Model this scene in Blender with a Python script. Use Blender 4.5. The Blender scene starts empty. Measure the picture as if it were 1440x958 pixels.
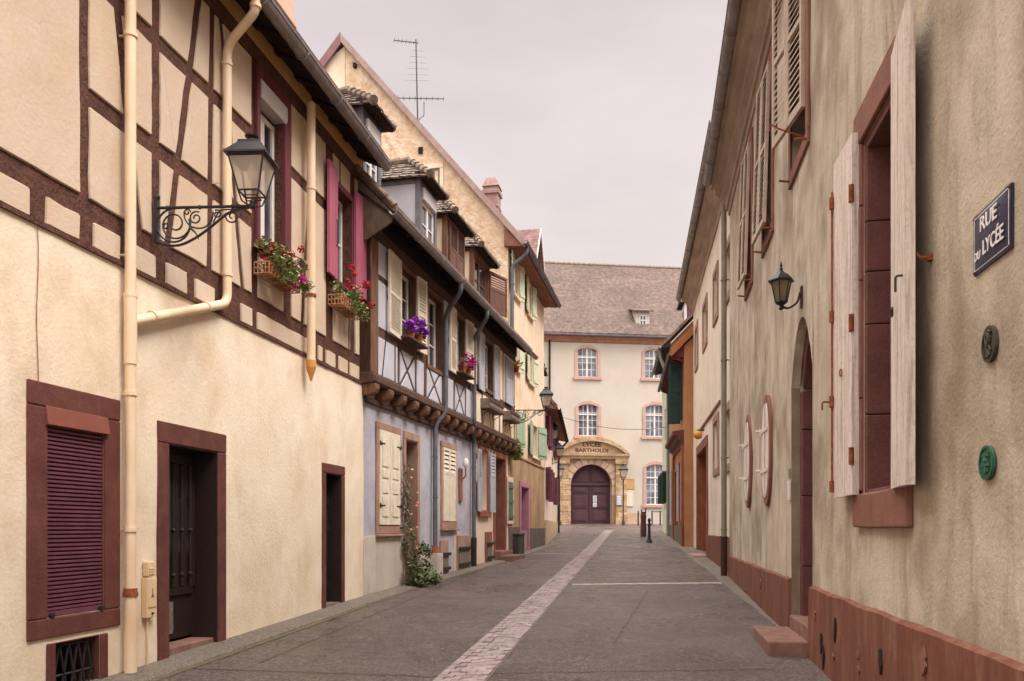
import bpy, bmesh, math, random
from mathutils import Vector, noise as mnoise
random.seed(7)
R = math.radians
C = bpy.context.scene.collection
scn = bpy.context.scene

# ------------------------------------------------------------------ camera
FPX, PX0, PY0, CZ = 1150.0, 720.0, 742.0, 1.64      # focal length in photo pixels, principal column, eye level row, eye height
cam_d = bpy.data.cameras.new('camera'); cam = bpy.data.objects.new('camera', cam_d); C.objects.link(cam)
cam.location = (0, 0, CZ); cam.rotation_euler = (R(90), 0, 0)
cam_d.sensor_width = 36; cam_d.lens = FPX*36/1440; cam_d.shift_y = (PY0-479)/1440
cam_d.clip_start = .05; cam_d.clip_end = 3000
scn.camera = cam

# ------------------------------------------------------------------ sky, sun, exposure
SUN = Vector((.64, -.34, 1.0)).normalized()
wd = bpy.data.worlds.new('World'); scn.world = wd; wd.use_nodes = True
nt = wd.node_tree; nt.nodes.clear()
def wn(t, **k):
    n = nt.nodes.new(t)
    for a, b in k.items(): setattr(n, a, b)
    return n
out = wn('ShaderNodeOutputWorld'); bg = wn('ShaderNodeBackground'); bg.inputs['Strength'].default_value = .1
nt.links.new(bg.outputs[0], out.inputs[0])
sky = wn('ShaderNodeTexSky', sky_type='NISHITA', sun_disc=False)
sky.sun_elevation = math.asin(SUN.z); sky.sun_rotation = math.atan2(SUN.x, SUN.y)
sky.air_density = 1.0; sky.dust_density = 2.0
tc = wn('ShaderNodeTexCoord'); sep = wn('ShaderNodeSeparateXYZ'); nt.links.new(tc.outputs['Generated'], sep.inputs[0])
# overcast deck: pale near the horizon, brighter towards the zenith, as an overcast sky is
rmp = wn('ShaderNodeValToRGB'); nt.links.new(sep.outputs['Z'], rmp.inputs[0])
e = rmp.color_ramp.elements
e[0].position = 0.0; e[0].color = (.246, .221, .207, 1)
e[1].position = 1.0; e[1].color = (1.35, 1.31, 1.29, 1)
for p, c in ((.25, (.246, .221, .207, 1)), (.42, (.230, .205, .198, 1)), (.55, (.213, .187, .188, 1)), (.66, (.6, .57, .555, 1)), (.76, (1.3, 1.26, 1.24, 1))):
    q = e.new(p); q.color = c
mp = wn('ShaderNodeMapping'); mp.inputs['Scale'].default_value = (1.6, 1.6, 4.2); nt.links.new(tc.outputs['Generated'], mp.inputs[0])
nz = wn('ShaderNodeTexNoise'); nz.inputs['Scale'].default_value = 1.9; nz.inputs['Detail'].default_value = 5; nz.inputs['Roughness'].default_value = .5
nt.links.new(mp.outputs[0], nz.inputs['Vector'])
cr = wn('ShaderNodeMapRange'); cr.inputs[1].default_value = .3; cr.inputs[2].default_value = .7; cr.inputs[3].default_value = .91; cr.inputs[4].default_value = 1.12
nt.links.new(nz.outputs[0], cr.inputs[0])
SKYGAIN = 18.
# the sun's side of the sky (behind the street's entrance) is the brighter one
dt = wn('ShaderNodeVectorMath', operation='DOT_PRODUCT'); nt.links.new(tc.outputs['Generated'], dt.inputs[0]); dt.inputs[1].default_value = (.35, -.94, 0)
bk = wn('ShaderNodeMapRange', interpolation_type='SMOOTHSTEP'); bk.inputs[1].default_value = .0; bk.inputs[2].default_value = .55; bk.inputs[4].default_value = .33; nt.links.new(dt.outputs['Value'], bk.inputs[0])
bmx = wn('ShaderNodeMix', data_type='RGBA'); nt.links.new(bk.outputs[0], bmx.inputs[0]); nt.links.new(rmp.outputs[0], bmx.inputs[6]); bmx.inputs[7].default_value = (1.0, .965, .945, 1)
mul = wn('ShaderNodeVectorMath', operation='SCALE'); nt.links.new(bmx.outputs[2], mul.inputs[0]); nt.links.new(cr.outputs[0], mul.inputs['Scale'])
mul2 = wn('ShaderNodeVectorMath', operation='SCALE'); nt.links.new(mul.outputs[0], mul2.inputs[0]); mul2.inputs['Scale'].default_value = SKYGAIN
mx = wn('ShaderNodeMix', data_type='RGBA'); mx.inputs[0].default_value = .93
nt.links.new(sky.outputs[0], mx.inputs[6]); nt.links.new(mul2.outputs[0], mx.inputs[7]); nt.links.new(mx.outputs[2], bg.inputs['Color'])
sd = bpy.data.lights.new('sun', 'SUN'); sun = bpy.data.objects.new('sun', sd); C.objects.link(sun)
sd.energy = 1.5; sd.angle = R(24); sd.color = (1.0, .965, .935)
sun.rotation_euler = (-SUN).to_track_quat('-Z', 'Y').to_euler(); sun.location = (20, -20, 40)
vs = scn.view_settings; vs.view_transform = 'Standard'; vs.look = 'None'; vs.gamma = 1; vs.use_curve_mapping = False
vs.exposure = 1.08
scn.cycles.max_bounces = 6; scn.cycles.diffuse_bounces = 3; scn.cycles.transparent_max_bounces = 6

# ------------------------------------------------------------------ materials
def lin(h, k=1.0):
    v = []
    for i in (0, 2, 4):
        s = int(h[i:i+2], 16)/255
        v.append((s/12.92 if s <= .04045 else ((s+.055)/1.055)**2.4)*k)
    return tuple(v)+(1,)
MATS = {}
def mat(name, c1, c2=None, scale=3.0, rough=.85, bump=.3, bscale=40., stretch=(1, 1, 1), stain=None, stain_amt=.5, stain_scale=(1.6, 1.6, .35), metal=0., detail=6, lo=.35, hi=.65, bdist=.01, spec=.3, speck=None):
    if name in MATS: return MATS[name]
    m = bpy.data.materials.new(name); m.use_nodes = True; t = m.node_tree; N = t.nodes; L = t.links.new
    b = N['Principled BSDF']; b.inputs['Roughness'].default_value = rough; b.inputs['Metallic'].default_value = metal
    b.inputs['Specular IOR Level'].default_value = spec
    geo = N.new('ShaderNodeNewGeometry')
    mpp = N.new('ShaderNodeMapping'); mpp.inputs['Scale'].default_value = stretch; L(geo.outputs['Position'], mpp.inputs[0])
    col = None
    if c2:
        n1 = N.new('ShaderNodeTexNoise'); n1.inputs['Scale'].default_value = scale; n1.inputs['Detail'].default_value = detail; n1.inputs['Roughness'].default_value = .62
        L(mpp.outputs[0], n1.inputs['Vector'])
        mr = N.new('ShaderNodeMapRange'); mr.inputs[1].default_value = lo; mr.inputs[2].default_value = hi; L(n1.outputs[0], mr.inputs[0])
        mm = N.new('ShaderNodeMix'); mm.data_type = 'RGBA'; L(mr.outputs[0], mm.inputs[0]); mm.inputs[6].default_value = c1; mm.inputs[7].default_value = c2
        col = mm.outputs[2]
    if stain:
        m2 = N.new('ShaderNodeMapping'); m2.inputs['Scale'].default_value = stain_scale; L(geo.outputs['Position'], m2.inputs[0])
        n2 = N.new('ShaderNodeTexNoise'); n2.inputs['Scale'].default_value = 1.6; n2.inputs['Detail'].default_value = 8; n2.inputs['Roughness'].default_value = .68; L(m2.outputs[0], n2.inputs['Vector'])
        r2 = N.new('ShaderNodeMapRange'); r2.inputs[1].default_value = .48; r2.inputs[2].default_value = .74; r2.inputs[4].default_value = stain_amt; L(n2.outputs[0], r2.inputs[0])
        mm2 = N.new('ShaderNodeMix'); mm2.data_type = 'RGBA'; L(r2.outputs[0], mm2.inputs[0])
        if col: L(col, mm2.inputs[6])
        else: mm2.inputs[6].default_value = c1
        mm2.inputs[7].default_value = stain; col = mm2.outputs[2]
    if speck:
        n3 = N.new('ShaderNodeTexNoise'); n3.inputs['Scale'].default_value = speck[1]; n3.inputs['Detail'].default_value = 3; n3.inputs['Roughness'].default_value = .7; L(geo.outputs['Position'], n3.inputs['Vector'])
        r3 = N.new('ShaderNodeMapRange'); r3.inputs[1].default_value = .5; r3.inputs[2].default_value = .66; r3.inputs[4].default_value = speck[2]; L(n3.outputs[0], r3.inputs[0])
        mm3 = N.new('ShaderNodeMix'); mm3.data_type = 'RGBA'; L(r3.outputs[0], mm3.inputs[0])
        if col: L(col, mm3.inputs[6])
        else: mm3.inputs[6].default_value = c1
        mm3.inputs[7].default_value = speck[0]; col = mm3.outputs[2]
    if col: L(col, b.inputs['Base Color'])
    else: b.inputs['Base Color'].default_value = c1
    if bump:
        nb = N.new('ShaderNodeTexNoise'); nb.inputs['Scale'].default_value = bscale; nb.inputs['Detail'].default_value = 5; nb.inputs['Roughness'].default_value = .6; L(mpp.outputs[0], nb.inputs['Vector'])
        bp = N.new('ShaderNodeBump'); bp.inputs['Strength'].default_value = bump; bp.inputs['Distance'].default_value = bdist; L(nb.outputs[0], bp.inputs['Height']); L(bp.outputs[0], b.inputs['Normal'])
    MATS[name] = m
    return m

M = dict(
 cream=mat('cream_plaster', lin('e7d6bf'), lin('dfc9ad'), 1.2, .9, .6, 26, stain=lin('b08a62'), stain_amt=.4, stain_scale=(1.1, 1.1, .8), speck=(lin('c4a078'), 44, .12), detail=9),
 panel=mat('infill_plaster', lin('cbb6a1'), lin('c3aa90'), 1.6, .9, .6, 24, stain=lin('c89d68'), stain_amt=.3, stain_scale=(1.2, 1.2, .8)),
 timber=mat('red_brown_timber', lin('68402f'), lin('4c2d25'), 7, .8, 1., 30, stretch=(1, 1, .8), speck=(lin('331a17'), 22, .6), bdist=.025),
 timber2=mat('weathered_timber', lin('66493a'), lin('42312a'), 7, .85, .7, 40, stretch=(2, 2, .5), speck=(lin('3a2a25'), 40, .5)),
 timber3=mat('brown_window_timber', lin('7d583f'), lin('5a3f30'), 7, .8, .5, 40, stretch=(3, 3, .4)),
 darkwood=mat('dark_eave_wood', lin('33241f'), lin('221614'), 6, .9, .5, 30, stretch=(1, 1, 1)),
 redstone=mat('painted_red_stone', lin('66392f'), lin('562f28'), 3, .8, .5, 40, stain=lin('87584a'), stain_amt=.4, stain_scale=(2, 2, 1.5), speck=(lin('472522'), 50, .35)),
 purple=mat('purple_roller_paint', lin('6c3a48'), lin('5d303d'), 6, .5, .1, 60, spec=.5),
 rollerbox=mat('brown_roller_box_paint', lin('7f4a3c'), lin('784436'), 3, .55, .1, 60),
 pink=mat('pink_shutter_paint', lin('ae5f70'), lin('a05566'), 5, .6, .2, 50, stretch=(3, 3, .5)),
 pipe=mat('cream_pipe_paint', lin('e6cbab'), lin('dfc09c'), 3, .5, .08, 30, spec=.5, stain=lin('b98a55'), stain_amt=.3, stain_scale=(3, 3, .6)),
 rust=mat('rusty_iron', lin('9a5a35'), lin('6b3a26'), 20, .9, .5, 60),
 zinc=mat('zinc_grey', lin('8b8480'), lin('6f6866'), 4, .5, .15, 30, spec=.5, stain=lin('b0a69c'), stain_amt=.4, stain_scale=(2, 2, 2)),
 zincpipe=mat('zinc_pipe', lin('67656a'), lin('555356'), 4, .5, .1, 30, spec=.5),
 greenpipe=mat('grey_green_pipe_paint', lin('8d8574'), lin('7d7565'), 4, .5, .1, 30, stain=lin('6a5c4c'), stain_amt=.4),
 rustpipe=mat('rusty_red_pipe', lin('4a2a22'), lin('38211c'), 10, .7, .2, 30),
 iron=mat('black_iron', lin('2a2224'), lin('1f191b'), 12, .5, .15, 60, spec=.5),
 door_dark=mat('dark_door_wood_and_reveal_shade', lin('29130c'), lin('1b0c08'), 9, .6, .3, 40, stretch=(6, 6, .6), spec=.5),
 worn=mat('worn_grey_wood', lin('8a7a6c'), lin('6a5a50'), 14, .9, .4, 40),
 whitewin=mat('white_window_paint', lin('e2dad2'), lin('d4cbc4'), 4, .5, .1, 40),
 metalwhite=mat('grey_white_roller_box', lin('c9c0bd'), lin('bdb4b2'), 3, .45, .05, 30, spec=.5),
 blue=mat('blue_grey_plaster', lin('b6b2ba'), lin('9a97a2'), 1.6, .9, .5, 26, stain=lin('b3a295'), stain_amt=.6, stain_scale=(1.8, 1.8, .4), speck=(lin('bdb4b2'), 12, .3)),
 bluepanel=mat('pale_blue_infill', lin('bebabf'), lin('b0adb5'), 2, .9, .4, 30, stain=lin('a39a97'), stain_amt=.35),
 paleplinth=mat('pale_lower_plaster', lin('cbbdad'), lin('b8a99b'), 1.5, .9, .5, 26, stain=lin('8d7d6e'), stain_amt=.5),
 pinkcream=mat('pink_cream_plaster', lin('e6d0be'), lin('dcc4b1'), 1.5, .9, .4, 26, stain=lin('b49a86'), stain_amt=.4),
 creamwhite=mat('cream_white_plaster', lin('e6d3ba'), lin('dcc5a8'), 1.5, .9, .4, 26, stain=lin('c2a585'), stain_amt=.4),
 shutterwhite=mat('ivory_shutter_paint', lin('e0d2bd'), lin('d2c2ab'), 6, .65, .15, 50, stain=lin('a08c78'), stain_amt=.35, stain_scale=(5, 5, 1.5)),
 shutterblue=mat('pale_blue_shutter_paint', lin('b3b1b8'), lin('a4a2aa'), 6, .65, .15, 50),
 shutterbrown=mat('brown_shutter_paint', lin('6c4a3e'), lin('5c3d33'), 6, .7, .2, 50),
 pinkstone=mat('pale_pink_sandstone', lin('a98774'), lin('94715f'), 3, .9, .5, 40, stain=lin('7d6354'), stain_amt=.5),
 redframe=mat('red_brown_stone_frame', lin('935f4c'), lin('82513f'), 4, .85, .4, 40),
 yellow=mat('yellow_ochre_render', lin('dcb27c'), lin('c9985f'), 1.4, .95, .8, 14, stain=lin('9c7145'), stain_amt=.5, stain_scale=(1.2, 1.2, .3), bdist=.03),
 gable=mat('rough_yellow_gable_render', lin('e8d0b4'), lin('d6b594'), 3.2, .95, 1.0, 8, stain=lin('a87b56'), stain_amt=.5, stain_scale=(2, 2, 1.2), bdist=.06),
 ochre=mat('stained_ochre_render', lin('ba9b75'), lin('a0825e'), 1.1, .95, .7, 14, stain=lin('6e5638'), stain_amt=.75, stain_scale=(1.6, 1.6, .22), bdist=.02),
 yellowtop=mat('upper_pale_yellow_render', lin('e2cdb4'), lin('d5ba9c'), 1.2, .95, .5, 14, stain=lin('b98d62'), stain_amt=.4, stain_scale=(1.8, 1.8, .25)),
 mint=mat('pale_green_shutter_paint', lin('a5b39a'), lin('97a68c'), 6, .65, .2, 50, stain=lin('7d8d75'), stain_amt=.3),
 mintlight=mat('faded_green_shutter_paint', lin('cdcfb4'), lin('c0c3a6'), 6, .65, .2, 50),
 green=mat('green_shutter_paint', lin('5c7f60'), lin('4f7053'), 6, .6, .2, 50),
 dkgreen=mat('dark_green_shutter_paint', lin('27413a'), lin('1f352f'), 6, .6, .2, 50),
 pinkdoor=mat('mauve_door_surround', lin('b98292'), lin('a87284'), 5, .75, .3, 50),
 mauve=mat('dark_mauve_door_paint', lin('6e4250'), lin('5e3743'), 5, .6, .2, 50),
 greyplinth=mat('grey_cement_plinth', lin('6f665c'), lin('5d554c'), 4, .95, .5, 20),
 far=mat('pale_school_render', lin('c0b5a9'), lin('b9ac9e'), .5, .95, .3, 10, stain=lin('b8a188'), stain_amt=.35, stain_scale=(.6, .6, .15)),
 sand=mat('mottled_sandstone', lin('bc9d86'), lin('9f7c68'), 1.3, .95, .5, 8, stain=lin('d3bba0'), stain_amt=.6, stain_scale=(.9, .9, 1.4), speck=(lin('7d5a49'), 5, .35)),
 sandlight=mat('pale_sandstone', lin('cbb294'), lin('b4977a'), 1.3, .95, .5, 8, stain=lin('8f6e58'), stain_amt=.5, stain_scale=(1, 1, 1)),
 pinksand=mat('pink_sandstone_window_surround', lin('bd9c8e'), lin('ae8b7e'), 2, .95, .3, 10),
 plumdoor=mat('plum_gate_paint', lin('4b2f36'), lin('42282f'), 4, .6, .1, 30),
 rwall=mat('grey_beige_plaster', lin('cdbda8'), lin('ae9c87'), 1.3, .92, .9, 30, stain=lin('6d5c47'), stain_amt=.7, stain_scale=(1.9, 1.9, .45), speck=(lin('84725b'), .7, .7), detail=10),
 rwall2=mat('pale_beige_plaster', lin('e8d8c6'), lin('dfccb8'), 1.1, .92, .5, 24, stain=lin('9f8a70'), stain_amt=.55, stain_scale=(1.8, 1.8, .25)),
 cornice=mat('beige_wood_cornice', lin('ae9a86'), lin('988370'), 3, .85, .3, 30, stretch=(1, .3, 1), stain=lin('6f5a48'), stain_amt=.5, stain_scale=(3, .6, 3)),
 plinth=mat('flaking_red_plinth_paint', lin('7d4c3a'), lin('6b3d2e'), 3, .85, .6, 26, stretch=(1, 1, .25), stain=lin('9c7860'), stain_amt=.6, stain_scale=(3, 3, .7), speck=(lin('5b3528'), 24, .3)),
 rstone=mat('dark_red_sandstone', lin('6f4440'), lin('603834'), 3, .85, .6, 40, speck=(lin('8a5d54'), 55, .3)),
 surr=mat('weathered_red_surround', lin('8d6050'), lin('7c5142'), 3, .88, .6, 40, stain=lin('62463c'), stain_amt=.5),
 flaky=mat('flaking_white_shutter_paint', lin('e2d3c6'), lin('d8c6b8'), 5, .8, .5, 30, stretch=(4, 4, .6), stain=lin('7a6152'), stain_amt=.85, stain_scale=(16, 16, .9), speck=(lin('6b5346'), 22, .22)),
 worn_white=mat('worn_white_paint', lin('e0d2c6'), lin('d4c3b5'), 5, .8, .3, 30, stain=lin('9c8474'), stain_amt=.4, stain_scale=(9, 9, 1.2)),
 slat=mat('beige_louvre_paint', lin('c2ae9b'), lin('ab9684'), 5, .75, .2, 40),
 greenrev=mat('mossy_reveal_plaster', lin('93806a'), lin('7d6b55'), 3, .92, .5, 24, stain=lin('5c4f3a'), stain_amt=.5),
 orange=mat('orange_render', lin('b5835f'), lin('a67550'), 1.5, .9, .4, 20, stain=lin('94552f'), stain_amt=.4),
 orangewood=mat('burnt_orange_wood', lin('96583a'), lin('844a31'), 3, .8, .2, 20),
 shopred=mat('dark_red_shop_cornice', lin('6a3932'), lin('5a2f2a'), 3, .7, .2, 20),
 greenwall=mat('pale_green_render', lin('c5c6b2'), lin('b5b6a0'), 1.5, .9, .3, 20),
 glass=mat('window_glass', lin('4a474c'), lin('2f2d31'), 1.2, .08, 0, spec=.6, lo=.42, hi=.6),
 farglass=mat('school_window_glass', lin('7b7c87'), lin('45434b'), 1.3, .1, 0, spec=.6, lo=.4, hi=.6),
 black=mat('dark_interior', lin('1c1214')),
 enamel=mat('dark_blue_enamel', lin('2b2a44'), lin('262540'), 8, .3, .05, 30, spec=.5),
 white_enamel=mat('white_enamel', lin('e6ded8'), None, rough=.35, bump=0),
 bronze=mat('weathered_iron_plaque', lin('4e4a3c'), lin('38352d'), 20, .7, .4, 60),
 green_enamel=mat('green_painted_plaque', lin('2b6148'), lin('1f4d38'), 14, .5, .2, 60, spec=.5),
 terracotta=mat('terracotta', lin('a9623f'), lin('96533a'), 8, .85, .2, 40),
 leaf=mat('geranium_leaf', lin('67763f'), lin('a5ac7c'), 30, .6, 0),
 leafdark=mat('rose_leaf', lin('4c5732'), lin('6a7246'), 20, .6, 0),
 red=mat('red_petals', lin('b3202a'), lin('8e1621'), 40, .6, 0),
 magenta=mat('magenta_petals', lin('c22a74'), lin('a81f8a'), 20, .6, 0),
 violet=mat('violet_petals', lin('9a3aa8'), lin('7a3fae'), 12, .6, 0),
 peach=mat('pink_rose_petals', lin('d59a80'), lin('c7766a'), 20, .6, 0),
 boxwhite=mat('cream_meter_plastic', lin('dcbf95'), lin('d4b58a'), 4, .55, .05, 30),
 greybox=mat('pale_grey_box', lin('c4b8ae'), lin('b5a99f'), 4, .6, .05, 30),
 paper=mat('white_paper', lin('d8d2d4'), None, rough=.9, bump=0),
 ink=mat('grey_print', lin('6a6468'), None, rough=.9, bump=0),
 letter=mat('carved_letter', lin('5a4034'), None, rough=.9, bump=0),
 tan=mat('tan_board', lin('c29a6a'), lin('b58c5d'), 4, .8, .1, 20),
 palestone=mat('pale_board', lin('ddd0bd'), lin('d4c6b2'), 4, .8, .1, 20),
 stone=mat('sandstone_step', lin('8d6a5c'), lin('775548'), 5, .9, .5, 40, stain=lin('5d463d'), stain_amt=.5, stain_scale=(3, 3, 3)),
 yellowlamp=mat('yellow_lamp_glass', lin('d79a3c'), None, rough=.4, bump=0),
 whiteplastic=mat('white_plastic', lin('ddd6cf'), None, rough=.5, bump=0),
 bin=mat('dark_grey_bin', lin('453f3c'), lin('39332f'), 6, .6, .1, 30),
 verge=mat('mauve_verge_board', lin('8e6a68'), lin('7c5a5a'), 4, .85, .2, 30),
 verge2=mat('pale_verge_board', lin('a78d84'), lin('957b73'), 4, .85, .2, 30),
 wrap=mat('brown_wrapping', lin('5f4744'), lin('4d3836'), 9, .8, .6, 14),
)
def glassmat():
    m = bpy.data.materials.new('frosted_lamp_glass'); m.use_nodes = True; t = m.node_tree; b = t.nodes['Principled BSDF']
    b.inputs['Base Color'].default_value = lin('d2c0ad'); b.inputs['Roughness'].default_value = .25
    tr = t.nodes.new('ShaderNodeBsdfTransparent'); ms = t.nodes.new('ShaderNodeMixShader'); ms.inputs[0].default_value = .5
    t.links.new(tr.outputs[0], ms.inputs[1]); t.links.new(b.outputs[0], ms.inputs[2]); t.links.new(ms.outputs[0], t.nodes['Material Output'].inputs[0])
    return m
M['lampglass'] = glassmat()

def tilemat(name, c1, c2, c3, w=.17, h=.13, flip=False):
    """old clay tiles: rows by height, columns by horizontal run"""
    m = bpy.data.materials.new(name); m.use_nodes = True; t = m.node_tree; N = t.nodes; L = t.links.new; b = N['Principled BSDF']; b.inputs['Roughness'].default_value = .9
    geo = N.new('ShaderNodeNewGeometry'); s = N.new('ShaderNodeSeparateXYZ'); L(geo.outputs['Position'], s.inputs[0])
    cb = N.new('ShaderNodeCombineXYZ'); L(s.outputs['Y' if flip else 'X'], cb.inputs[0]); L(s.outputs['Z'], cb.inputs[1])
    br = N.new('ShaderNodeTexBrick'); br.inputs['Scale'].default_value = 1; br.inputs['Brick Width'].default_value = w; br.inputs['Row Height'].default_value = h
    br.inputs['Mortar Size'].default_value = .012; br.inputs['Mortar Smooth'].default_value = .3; br.inputs['Color1'].default_value = c1; br.inputs['Color2'].default_value = c2; br.inputs['Mortar'].default_value = tuple(x*.45 for x in c1[:3])+(1,)
    L(cb.outputs[0], br.inputs['Vector'])
    n = N.new('ShaderNodeTexNoise'); n.inputs['Scale'].default_value = .35; n.inputs['Detail'].default_value = 9; n.inputs['Roughness'].default_value = .72; L(geo.outputs['Position'], n.inputs['Vector'])
    mr = N.new('ShaderNodeMapRange'); mr.inputs[1].default_value = .42; mr.inputs[2].default_value = .62; mr.inputs[4].default_value = .8; L(n.outputs[0], mr.inputs[0])
    mm = N.new('ShaderNodeMix'); mm.data_type = 'RGBA'; L(mr.outputs[0], mm.inputs[0]); L(br.outputs[0], mm.inputs[6]); mm.inputs[7].default_value = c3
    n2 = N.new('ShaderNodeTexNoise'); n2.inputs['Scale'].default_value = 3.5; n2.inputs['Detail'].default_value = 4; n2.inputs['Roughness'].default_value = .8; L(geo.outputs['Position'], n2.inputs['Vector'])
    m2 = N.new('ShaderNodeMapRange'); m2.inputs[1].default_value = .35; m2.inputs[2].default_value = .68; m2.inputs[3].default_value = .55; m2.inputs[4].default_value = 1.35; L(n2.outputs[0], m2.inputs[0])
    sc = N.new('ShaderNodeVectorMath'); sc.operation = 'SCALE'; L(mm.outputs[2], sc.inputs[0]); L(m2.outputs[0], sc.inputs['Scale']); L(sc.outputs[0], b.inputs['Base Color'])
    bp = N.new('ShaderNodeBump'); bp.inputs['Strength'].default_value = .8; bp.inputs['Distance'].default_value = .03; L(br.outputs['Fac'], bp.inputs['Height']); bp.invert = True; L(bp.outputs[0], b.inputs['Normal'])
    return m
M['tiles'] = tilemat('brown_clay_tiles', lin('6e554c'), lin('5c453f'), lin('84695a'), flip=True)
M['sand'] = tilemat('mottled_sandstone_blocks', lin('c9ab88'), lin('a5845f'), lin('b08c6c'), w=.82, h=.4)
M['fartiles'] = tilemat('mottled_roof_tiles', lin('7c665a'), lin('69554b'), lin('594840'), w=.2, h=.15)
M['tile'] = mat('single_clay_tile', lin('84756a'), lin('55473f'), 7, .9, .3, 30, speck=(lin('9a8c7c'), 14, .5))
M['ridge'] = mat('ridge_tile', lin('92806f'), lin('6f5e54'), 5, .9, .3, 30, speck=(lin('9a8c7c'), 14, .4))
M['pinktile'] = tilemat('faded_pink_tiles', lin('9a7470'), lin('8a6562'), lin('7f5f5a'), flip=True)

def asphalt(name, c1, c2, c3, r0, r1, crack=False):
    m = bpy.data.materials.new(name); m.use_nodes = True; t = m.node_tree; N = t.nodes; L = t.links.new; b = N['Principled BSDF']
    geo = N.new('ShaderNodeNewGeometry')
    def no(s, d=4, r=.6):
        n = N.new('ShaderNodeTexNoise'); n.inputs['Scale'].default_value = s; n.inputs['Detail'].default_value = d; n.inputs['Roughness'].default_value = r; L(geo.outputs['Position'], n.inputs['Vector']); return n.outputs[0]
    def mr(i, a, z, c=0., d=1.):
        n = N.new('ShaderNodeMapRange'); n.inputs[1].default_value = a; n.inputs[2].default_value = z; n.inputs[3].default_value = c; n.inputs[4].default_value = d; L(i, n.inputs[0]); return n.outputs[0]
    def mixc(f, a, bcol):
        n = N.new('ShaderNodeMix'); n.data_type = 'RGBA'; L(f, n.inputs[0])
        for k, v in ((6, a), (7, bcol)):
            if isinstance(v, tuple): n.inputs[k].default_value = v
            else: L(v, n.inputs[k])
        return n.outputs[2]
    big = mr(no(.45, 8, .72), .43, .56)
    col = mixc(big, c1, c2); col = mixc(mr(no(1.1, 9, .75), .5, .68, 0, .75), col, tuple(v*.5 for v in c1[:3])+(1,)); col = mixc(mr(no(30, 4, .9), .48, .6), col, c3); col = mixc(mr(no(34, 4, .9), .5, .62), col, tuple(v*.28 for v in c1[:3])+(1,))
    L(col, b.inputs['Base Color'])
    rn = mr(no(.9, 5, .6), .4, .62, r0, r1); L(rn, b.inputs['Roughness']); b.inputs['Specular IOR Level'].default_value = .45
    bp = N.new('ShaderNodeBump'); bp.inputs['Strength'].default_value = 1.; bp.inputs['Distance'].default_value = .016; L(no(48, 4, .8), bp.inputs['Height']); L(bp.outputs[0], b.inputs['Normal'])
    return m
M['asphalt'] = asphalt('damp_asphalt', lin('382a25'), lin('584640'), lin('8e7c75'), .26, .70)
M['pave'] = asphalt('pavement_asphalt', lin('665a4e'), lin('786b5e'), lin('96877a'), .6, .9)
M['earth'] = asphalt('outer_ground', lin('6a5d53'), lin('75695e'), lin('85786c'), .8, .95)
M['paver'] = mat('pink_stone_paver', lin('a59492'), lin('7d6c6b'), 6, .7, .5, 60, speck=(lin('caaea4'), 25, .5), spec=.4, stain=lin('73605a'), stain_amt=.5, stain_scale=(2, 2, 2))
M['joint'] = mat('sandy_joint', lin('8a7a70'), lin('75665d'), 10, .95, .4, 60)
M['strip'] = mat('pale_stone_strip', lin('c4b2a6'), lin('a8978c'), 6, .8, .4, 50)
M['moss'] = mat('mossy_kerb_joint', lin('6a6242'), lin('574f3b'), 9, .95, .6, 50)

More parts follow.
